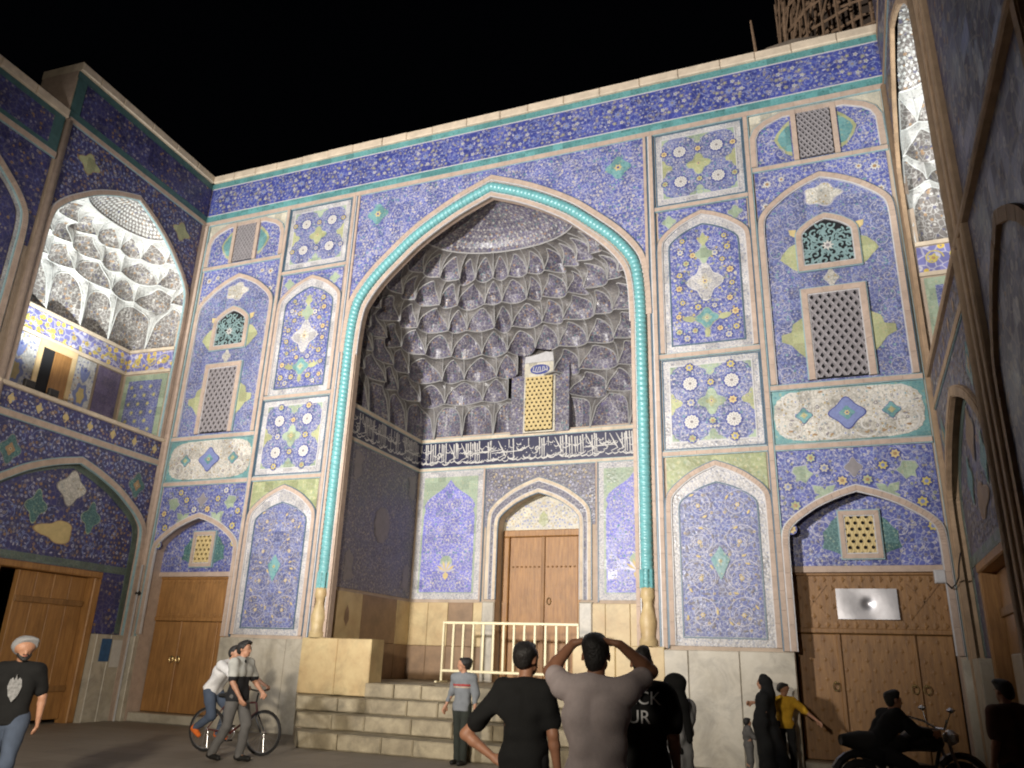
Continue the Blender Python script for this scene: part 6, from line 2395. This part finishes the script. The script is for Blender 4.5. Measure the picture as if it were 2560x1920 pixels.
c_black = cloth('black_cotton', (0.012, 0.012, 0.012))
c_white = cloth('pinkish_white_cotton', (0.62, 0.53, 0.52))
c_white2 = cloth('white_cotton', (0.66, 0.65, 0.64))
c_jean = cloth('blue_denim', (0.07, 0.09, 0.13))
c_dark = cloth('charcoal_twill', (0.022, 0.022, 0.023))
c_grey = cloth('grey_twill', (0.12, 0.115, 0.11))
c_greyknit = cloth('grey_knit', (0.17, 0.18, 0.19))
c_green = cloth('dark_olive_twill', (0.03, 0.034, 0.028))
c_coat = cloth('pale_grey_coat', (0.34, 0.34, 0.34))
c_yellow = cloth('yellow_cotton', (0.60, 0.34, 0.03))
c_orange = cloth('orange_trainer', (0.70, 0.16, 0.03))
c_shoe = cloth('black_leather', (0.015, 0.014, 0.013), 0.5)
c_cap = cloth('grey_cap', (0.24, 0.24, 0.245))

# man in the pale shirt, both hands on his head
person((5.18, -9.68, 0), rad(4), 1.72, 'man seen from behind in a pinkish white T-shirt with both hands on his head',
       dict(elL=(-.33, .16, 1.53), elR=(.31, .17, 1.55), wrL=(-.15, .03, 1.70), wrR=(.145, .03, 1.70), shL=(-.19, .0, 1.44), shR=(.19, .0, 1.44)),
       shirt=c_white, sleeve=0.62, trousers=c_dark, shoes=c_shoe, skin=m_skin_tan, hem=0.86, h=0.010,
       hands=dict(L=((.92, -.04, .22), (.25, 0, -1), 0.30), R=((-.92, -.04, .22), (-.25, 0, -1), 0.30)), nod=0.05, seed=2)
# man in black, hand on hip
person((4.38, -8.72, 0), rad(-6), 1.68, 'man seen from behind in a plain black T-shirt with his left hand on his hip',
       dict(elL=(-.46, -.09, 1.08), wrL=(-.235, -.04, .93), elR=(.245, -.02, 1.12), wrR=(.26, .04, .87)),
       shirt=c_black, sleeve=0.72, trousers=c_dark, shoes=c_shoe, skin=m_skin_tan, hem=0.84, h=0.010,
       hands=dict(L=((.75, .1, -.3), (-.2, .8, -.4), 0.5)), look=rad(-10), seed=4)
# man in black with lettering on his back
txt_man, JT = person((5.20, -8.50, 0), rad(2), 1.68, 'man seen from behind in a black T-shirt with white lettering across the shoulders',
                     None, shirt=c_black, sleeve=0.75, trousers=c_dark, shoes=c_shoe, skin=m_skin_tan, hem=0.80, h=0.010, seed=6, slim=1.05)


def flat_text(body, size, mt, parent, loc, rot, name='lettering', depth=0.001):
    cu = bpy.data.curves.new('text_curve', 'FONT')
    cu.body = body
    cu.size = size
    cu.extrude = depth
    cu.align_x = 'CENTER'
    tmp = bpy.data.objects.new('text_tmp', cu)
    COL.objects.link(tmp)
    dg = bpy.context.evaluated_depsgraph_get()
    me = bpy.data.meshes.new_from_object(tmp.evaluated_get(dg))
    bpy.data.objects.remove(tmp)
    me.materials.clear()
    me.materials.append(mt)
    o = bpy.data.objects.new(name, me)
    COL.objects.link(o)
    o.parent = parent
    o.location = loc
    o.rotation_euler = rot
    return o


m_print = mat('white_print', (0.6, 0.6, 0.6), 0.8, 0.3, 30)
flat_text('ACK', 0.125, m_print, txt_man, (0.03, -0.150, 1.30), (rad(84), 0, 0))
flat_text('UR', 0.125, m_print, txt_man, (0.0, -0.158, 1.175), (rad(90), 0, 0))

# boy by the steps
person((0.93, -2.25, 0), rad(172), 1.57, 'boy in a grey sweater with a red chest stripe walking in front of the steps',
       dict(elL=(-.25, -.03, 1.16), wrL=(-.30, .06, .93), elR=(.26, -.04, 1.16), wrR=(.33, .02, .95), knL=(-.08, .04, .5), anL=(-.07, .0, .085), knR=(.09, -.01, .5), anR=(.09, -.07, .085), toL=(-.08, .16, .035), toR=(.1, .1, .035)),
       shirt=c_greyknit, bands=((cloth('red_stripe', (0.30, 0.05, 0.045)), 1.275, 1.315, False), (cloth('cream_stripe', (0.42, 0.33, 0.24)), 1.245, 1.272, False)), sleeve=1.62, trousers=c_green, shoes=c_shoe, hem=0.86, look=rad(-55), seed=8, slim=0.92)
# woman in headscarf and pale coat
person((5.07, -6.45, 0), rad(58), 1.48, 'woman in a long black headscarf and pale grey coat facing the front',
       dict(elR=(.22, .02, 1.14), wrR=(.2, .2, .98)), shirt=None, trousers=c_black, shoes=c_shoe, hair=False, scarf=c_black, skirt=c_coat, look=rad(15), seed=10)
# woman in black chador
person((5.48, -1.15, 0), rad(82), 1.46, 'woman wrapped in a full black chador walking past the right stone slabs',
       None, shirt=None, trousers=None, shoes=c_shoe, hair=False, chador=c_black, seed=12)
# person in yellow behind her
person((5.72, -0.55, 0), rad(200), 1.36, 'person in a mustard yellow top with arms flung out behind the woman in the chador',
       dict(elR=(.42, .02, 1.38), wrR=(.66, .08, 1.36), elL=(-.36, .08, 1.26), wrL=(-.58, .12, 1.08)),
       shirt=c_yellow, sleeve=1.35, trousers=c_dark, shoes=c_shoe, look=rad(40), nod=-0.3, seed=14, slim=0.95)
# small child
person((5.18, -0.95, 0), rad(-70), 0.84, 'small dark haired child in grey standing just left of the woman in the chador',
       dict(elR=(.25, .12, 1.2), wrR=(.2, .3, 1.1), hd=(0, .012, 1.60)), shirt=c_grey, sleeve=1.4, trousers=c_grey, shoes=c_shoe, seed=16, slim=1.15)
# man at the far left
lm, JL_ = person((-1.18, -8.45, 0), rad(217), 1.61, 'bearded man in a grey cap and printed black T-shirt at the left border',
                 dict(elL=(-.26, -.08, 1.15), wrL=(-.30, .06, .92), elR=(.30, .02, 1.18), wrR=(.24, .2, 1.10), knL=(-.1, .12, .5), anL=(-.1, .02, .1), knR=(.1, -.02, .5), anR=(.1, -.14, .1), toL=(-.11, .18, .04), toR=(.11, .03, .04)),
                 shirt=c_black, sleeve=0.75, trousers=c_jean, shoes=c_shoe, hair=True, cap=c_cap, beard=True, look=rad(28), nod=-0.12, hem=0.86, seed=18)
pr = MB(mat('grey_print', (0.22, 0.22, 0.22), 0.85, 0.5, 30))
FP = Frame((0, 0.136, 0), (1, 0, 0), (0, 1, 0))
pr.fanprism(FP, (-0.02, 1.14), [(-0.02 + a * .085, 1.14 + b * .13) for a, b in ((0, -1), (.5, -.55), (.75, .1), (.6, .6), (.35, .75), (.15, .55), (0, 1), (-.15, .55), (-.35, .75), (-.6, .6), (-.75, .1), (-.5, -.55))], -0.03, 0.0)
o = bpy.data.objects.new('chest_print', pr.mesh('chest_print'))
COL.objects.link(o)
o.parent = lm
# man in the two-tone polo beside the bicycle
person((-2.06, -4.0, 0), rad(-90), 1.70, 'man in a pale and black polo shirt and grey trousers walking beside the bicycle',
       dict(elL=(-.24, .10, 1.16), wrL=(-.2, .30, 1.0), elR=(.235, .06, 1.14), wrR=(.22, .22, .93), knL=(-.09, .16, .51), anL=(-.09, .10, .10), knR=(.09, -.06, .5), anR=(.09, -.28, .12), toL=(-.1, .28, .04), toR=(.1, -.13, .04)),
       shirt=c_grey if False else cloth('black_polo', (0.02, 0.02, 0.022)), bands=((cloth('pale_grey_yoke', (0.40, 0.40, 0.37)), 1.22, 1.60, True),), sleeve=0.8, trousers=c_grey, shoes=c_shoe, hem=0.86, look=rad(8), seed=20)
G_ = []
# rider on the bicycle
cyc, JC = person((-2.98, -3.28, 0), rad(-90), 1.66, 'cyclist in a white T-shirt, jeans and orange shoes leaning over the handlebars',
                 dict(pel=(0, -.20, .99), wst=(0, -.15, 1.10), chs=(0, -.02, 1.29), nck=(0, .09, 1.45), hd=(0, .16, 1.60), shL=(-.175, .06, 1.395), shR=(.175, .06, 1.395),
                      elL=(-.26, .40, 1.24), elR=(.26, .40, 1.24), wrL=(-.25, .68, 1.10), wrR=(.25, .68, 1.10),
                      hpL=(-.092, -.19, .95), hpR=(.092, -.19, .95), knL=(-.11, .10, .68), knR=(.11, -.06, .58), anL=(-.12, -.06, .31), anR=(.12, -.36, .40), toL=(-.12, .12, .22), toR=(.12, -.26, .26)),
                 shirt=c_white2, sleeve=0.7, trousers=c_jean, shoes=c_orange, hem=0.93, nod=0.1, seed=22, hands=dict(L=((0, .9, -.3), (0, -.3, -1), 0.9), R=((0, .9, -.3), (0, -.3, -1), 0.9)))
# rider hunched on the motorcycle, lower right
person((6.98, -3.35, 0), rad(-62), 1.62, 'dark figure in black hunched over the motorcycle handlebars at lower right',
       dict(pel=(0, -.12, .78), wst=(0, -.06, .90), chs=(0, .08, 1.06), nck=(0, .16, 1.2), hd=(0, .2, 1.35), shL=(-.175, .13, 1.16), shR=(.175, .13, 1.16),
            elL=(-.28, .3, 1.0), elR=(.28, .3, 1.0), wrL=(-.26, .52, .99), wrR=(.26, .52, .99), hpL=(-.1, -.1, .76), hpR=(.1, -.1, .76), knL=(-.18, .25, .58), knR=(.18, .25, .58),
            anL=(-.16, .05, .16), anR=(.16, .05, .16), toL=(-.17, .22, .1), toR=(.17, .22, .1)),
       shirt=c_black, sleeve=1.9, trousers=c_dark, shoes=c_shoe, skin=m_skin_tan, hem=0.78, seed=24)
# person at the right border
person((8.02, -5.25, 0), rad(30), 1.53, 'dark haired person in a brown top cut off by the right border',
       None, shirt=cloth('brown_cotton', (0.10, 0.05, 0.035)), sleeve=0.8, trousers=c_dark, shoes=c_shoe, skin=m_skin_tan, seed=26)


# ------------------------------------------------------------------ bicycle and motorcycle
m_rubber = mat('rubber', (0.014, 0.013, 0.013), 0.8, 0.2, 20)
m_steel = mat('bright_steel', (0.5, 0.5, 0.5), 0.3, 0.15, 20, metal=0.9)
m_frame = mat('dark_red_paint', (0.10, 0.02, 0.018), 0.35, 0.2, 9)
m_blackpaint = mat('black_paint', (0.014, 0.014, 0.015), 0.3, 0.2, 9)


def ring(c, r, tr, ax, n=28, m=6):
    pts = []
    for i in range(n):
        a = 2 * PI * i / n
        pts.append((c[0] + r * math.cos(a) * ax[0], c[1] + r * math.cos(a) * ax[1], c[2] + r * math.sin(a)))
    return pts


def wheel(root, c, r, tr, name='wheel', spokes=18, rimm=None):
    w_ = MB(m_rubber)
    w_.tube(ring(c, r - tr, tr, (0, 1)), tr, 8, closed=True)
    w_.smooth = True
    o = w_.build(name, root)
    q = MB(rimm or m_steel)
    q.tube(ring(c, r - 2.1 * tr, tr, (0, 1)), tr * 0.45, 6, closed=True)
    for k in range(spokes):
        a = 2 * PI * k / spokes
        e = 1 if k % 2 else -1
        q.tube([(c[0] + e * .03, c[1], c[2]), (c[0], c[1] + (r - 2.2 * tr) * math.cos(a), c[2] + (r - 2.2 * tr) * math.sin(a))], 0.0022, 3)
    q.tube([(c[0] - .05, c[1], c[2]), (c[0] + .05, c[1], c[2])], 0.018, 8)
    q.build('rim_and_spokes', o)
    return o


def place(root, loc, rz):
    root.location = loc
    root.rotation_euler = (0, 0, rz)


bike = empty('bicycle', (0, 0, 0), 0, 'dark bicycle with the cyclist in white leaning on it', 'bicycle')
RW, FW = (0, -.53, .34), (0, .53, .34)
wheel(bike, RW, .34, .022)
wheel(bike, FW, .34, .022)
fr = MB(m_frame)
BBk, ST, HT, HB = (0, -.08, .30), (0, -.22, .74), (0, .34, .78), (0, .38, .64)
for a, b, r in ((BBk, ST, .016), (ST, HT, .015), (BBk, HB, .018), (HT, HB, .018), (RW, BBk, .010), (RW, ST, .009)):
    fr.tube([a, b], r, 8)
fr.build('frame', bike)
fk = MB(m_blackpaint)
for e in (-1, 1):
    fk.tube([(0, .385, .63), (e * .05, .40, .56), (e * .05, .53, .34)], .012, 6)
fk.build('fork', bike)
hb = MB(m_blackpaint)
hb.tube([HT, (0, .36, .93)], .014, 6)
hb.tube([(-.29, .34, 1.0), (-.12, .40, .96), (.12, .40, .96), (.29, .34, 1.0)], .013, 6)
hb.build('handlebar', bike)
sd = MB(m_rubber)
sd.tube([ST, (0, -.245, .84)], .013, 6)
sd.prism(Frame((0, -.27, .84), (0, 1, 0), (0, 0, 1)), [(-.13, 0), (.14, 0), (.14, .01), (-.13, .01)], -.01, .02)
sd.lathe((0, -.30, .845), [(.075, 0), (.085, .02), (.06, .045)], 10)
sd.tube([(0, -.26, .865), (0, -.12, .868)], [.05, .022], 8)
sd.build('saddle', bike)
cr_ = MB(m_steel)
cr_.tube(ring(BBk, .085, .01, (0, 1), 20), .008, 5, closed=True)
cr_.tube([(.06, -.08, .30), (.08, 0.02, .42)], .009, 5)
cr_.tube([(-.06, -.08, .30), (-.08, -.18, .18)], .009, 5)
cr_.build('crank', bike)
for e, py, pz in ((1, .02, .42), (-1, -.18, .18)):
    pd = MB(m_rubber)
    pd.box(Frame((e * .13, py, pz), (1, 0, 0), (0, 1, 0)), -.05, .05, -.012, .012, -.04, .04)
    pd.build('pedal', bike)
place(bike, (-2.62, -3.28, 0), rad(-86))

moto = empty('motorcycle', (0, 0, 0), 0, 'black motorcycle with bright handlebars in the shade by the right door', 'motorcycle')
wheel(moto, (0, -.64, .30), .30, .05, spokes=10)
wheel(moto, (0, .64, .30), .30, .045, spokes=10)
b = MB(m_blackpaint)
b.tube([(0, -.05, .78), (0, .12, .84), (0, .34, .82), (0, .42, .76)], [.10, .15, .14, .06], 10)
b.smooth = True
b.build('tank', moto)
b = MB(m_rubber)
b.tube([(0, -.85, .80), (0, -.6, .79), (0, -.25, .77), (0, -.02, .78)], [.06, .12, .13, .09], 10)
b.smooth = True
b.build('seat', moto)
b = MB(m_iron)
b.bevbox(Frame((0, .05, .40), (1, 0, 0), (0, 1, 0)), -.14, .14, -.16, .16, -.2, .2, .04)
b.tube([(0, .42, .78), (0, .25, .35), (0, -.2, .30), (0, -.64, .30)], .025, 6)
b.tube([(0, -.1, .7), (0, -.7, .72), (0, -.64, .3)], .022, 6)
b.build('engine', moto)
b = MB(m_steel)
for e in (-1, 1):
    b.tube([(e * .09, .64, .30), (e * .09, .50, .66), (e * .09, .44, .92)], .022, 6)
b.build('fork', moto)
b = MB(m_steel)
b.tube([(-.38, .28, 1.06), (-.22, .38, 1.02), (-.08, .44, .95), (.08, .44, .95), (.22, .38, 1.02), (.38, .28, 1.06)], .014, 6)
b.build('handlebar', moto)
for e in (-1, 1):
    b = MB(m_steel)
    b.tube([(e * .2, .40, 1.02), (e * .28, .42, 1.16)], .006, 5)
    b.lathe((e * .28, .42, 1.17), [(.015, -.03), (.055, 0), (.015, .03)], 10)
    b.build('mirror', moto)
b = MB(m_steel)
b.lathe((0, .56, .86), [(.02, -.09), (.085, -.05), (.09, .03), (.03, .08)], 12)
b.build('headlight', moto)
b = MB(m_steel)
b.tube([(.14, .1, .30), (.16, -.3, .26), (.17, -.85, .34)], [.02, .035, .045], 8)
b.build('exhaust', moto)
b = MB(m_blackpaint)
b.tube([(0, .64 + .36 * math.cos(t), .30 + .36 * math.sin(t)) for t in np.linspace(0.5, 2.4, 8)], .045, 6)
b.build('mudguard', moto)
b = MB(m_blackpaint)
b.tube([(0, -.64 + .36 * math.cos(t), .30 + .36 * math.sin(t)) for t in np.linspace(0.6, 2.6, 8)], .05, 6)
b.build('mudguard', moto)
place(moto, (7.25, -3.22, 0), rad(-62))

# ------------------------------------------------------------------ small fittings
m_foil = mat('brushed_sheet_metal', (0.55, 0.54, 0.56), 0.42, 0.12, 5, 0.1, 8, metal=0.9)
sg_ = MB(m_foil)
nxs, nzs = 33, 19
vv = []
for j in range(nzs):
    for i in range(nxs):
        x_, z_ = 6.65 + 0.95 * i / (nxs - 1), 2.40 + 0.50 * j / (nzs - 1)
        dd = math.hypot(x_ - 7.14, z_ - 2.655)
        vv.append((x_, 0.335 + 0.030 * math.exp(-(dd / 0.07) ** 2) + 0.012 * math.exp(-(dd / 0.3) ** 2) + 0.004 * math.sin(9 * x_ + 5 * z_), z_))
sg_.add(vv, [(j * nxs + i, j * nxs + i + 1, (j + 1) * nxs + i + 1, (j + 1) * nxs + i) for j in range(nzs - 1) for i in range(nxs - 1)])
sg_.box(FF, 6.66, 7.59, 2.41, 2.89, -0.40, -0.385)
sg_.smooth = True
o = sg_.build('sign_board', None, 'blank silver metal sign board fixed across the right wooden door', 'sign')
jb = empty('junction_box', (8.22, 0.0, 3.02), 0, 'small pale junction box beside the right door frame', 'junction box')
b = MB(m_line_white)
b.bevbox(FF, 8.15, 8.32, 2.95, 3.16, -0.05, 0.07, 0.012)
b.build('case', jb)
b = MB(m_line_white)
b.bevbox(FF, 8.165, 8.305, 2.965, 3.145, 0.07, 0.078, 0.003)
b.build('lid', jb)
cb = MB(m_iron)
cb.tube([(8.30, -0.04, 2.97), (8.36, -0.12, 2.86), (8.42, -0.2, 2.92), (8.44, -0.45, 3.0), (8.40, -0.9, 3.12), (8.38, -1.4, 3.25)], 0.012, 5)
cb.build('loose_cable', None, 'thin dark cable running from the junction box along the right wing', 'cable')
ps_ = MB(mat('blue_paper', (0.03, 0.09, 0.20), 0.7, 0.3, 9))
ps_.bevbox(FL, 0.56, 0.85, 1.24, 1.72, 0.074, 0.080, 0.002)
ps_.build('poster', None, 'small blue notice on the stone slabs by the left gate', 'poster')
ps_ = MB(mat('pale_paper', (0.5, 0.48, 0.44), 0.7, 0.1, 9))
ps_.bevbox(FL, 0.24, 0.52, 1.12, 1.70, 0.074, 0.079, 0.002)
ps_.build('poster', None, 'pale blank sheet beside the small blue notice', 'poster')
for k, (u, zt) in enumerate(((0.02, 1.9), (-0.10, 3.4))):
    pp = MB(m_line_white if k else m_marble)
    pp.tube([FL.P(0.06 + 0.1 * k, 0.0, 0.16), FL.P(0.06 + 0.1 * k, zt, 0.16)], 0.035 - 0.012 * k, 8)
    pp.smooth = True
    pp.build('drain_pipe', None, 'thick pale pipe in the left corner' if k == 0 else 'thin taller white pipe in the left corner', 'pipe')
hk = MB(m_iron)
hk.lathe(FF.P(-8.5, 2.75, 0.12), [(.03, -.06), (.07, 0), (.03, .06)], 10)
hk.build('wall_lamp', None, 'small round dark fitting on the left corner shaft', 'fitting')

# ------------------------------------------------------------------ pole scaffolding round the dome behind the front
scf = empty('scaffolding', (9.6, 9.5, 14.0), 0, 'brown timber pole scaffolding round a dome above the right roofline', 'scaffolding')
m_pole = mat('weathered_poles', (0.36, 0.23, 0.14), 0.85, 0.35, 6, 0.3, 30)
rn = random.Random(33)
CX, CY, RR_ = 9.9, 10.2, 3.2
for ring_ in range(2):
    R_ = RR_ - 0.55 * ring_
    n = 22
    for k in range(n):
        a = PI + 2 * PI * (k + .5 * ring_) / n * 0.62 - 0.25
        p0 = (CX + R_ * math.cos(a) + rn.uniform(-.1, .1), CY + R_ * math.sin(a), 18.5 + rn.uniform(-.3, .3))
        p1 = (CX + (R_ - .25) * math.cos(a) + rn.uniform(-.25, .25), CY + (R_ - .25) * math.sin(a), 27.0 + rn.uniform(-1, .5))
        b = MB(m_pole)
        b.tube([p0, ((p0[0] + p1[0]) / 2 + rn.uniform(-.06, .06), (p0[1] + p1[1]) / 2, (p0[2] + p1[2]) / 2), p1], rn.uniform(.035, .055), 5)
        b.build('pole', scf)
    for lv in range(7):
        z_ = 19.6 + lv * 0.95
        for k in range(0, n - 1, 2):
            a0 = PI + 2 * PI * (k + .5 * ring_) / n * 0.62 - 0.25
            a1 = a0 + 2 * PI * 2.4 / n * 0.62
            b = MB(m_pole)
            b.tube([(CX + R_ * math.cos(a0), CY + R_ * math.sin(a0), z_ + rn.uniform(-.12, .12)), (CX + R_ * math.cos(a1), CY + R_ * math.sin(a1), z_ + rn.uniform(-.12, .12))], rn.uniform(.03, .05), 5)
            b.build('pole', scf)
for k in range(16):
    a = PI + 2 * PI * k / 16 * 0.62 - 0.25
    b = MB(m_pole)
    b.tube([(CX + RR_ * math.cos(a), CY + RR_ * math.sin(a), 20.8 + rn.uniform(0, 2)), (CX + RR_ * math.cos(a + .35), CY + RR_ * math.sin(a + .35), 23.2 + rn.uniform(0, 2))], .035, 5)
    b.build('pole', scf)
dr = MB(mat('dome_brick', (0.10, 0.07, 0.05), 0.9, 0.3, 3))
dr.lathe((CX, CY, 14.0), [(2.2, 0), (2.2, 9), (2.4, 11), (2.2, 13.5), (1.2, 16)], 20)
dr.smooth = True
dr.build('dome', scf)
for k, (x_, y_, z_, L) in enumerate(((6.05, 6.0, 19.6, 1.15), (6.95, 6.0, 19.9, 1.0))):
    b = MB(m_pole)
    b.tube([(x_, y_, 14.0), (x_ - .05, y_, z_), (x_ - .12 + .1 * k, y_, z_ + L)], [.05, .05, .035], 6)
    b.build('roof_post', None, 'short leaning wooden post above the roof edge, ' + ('left of the two' if k == 0 else 'nearer the scaffolding'), 'post')
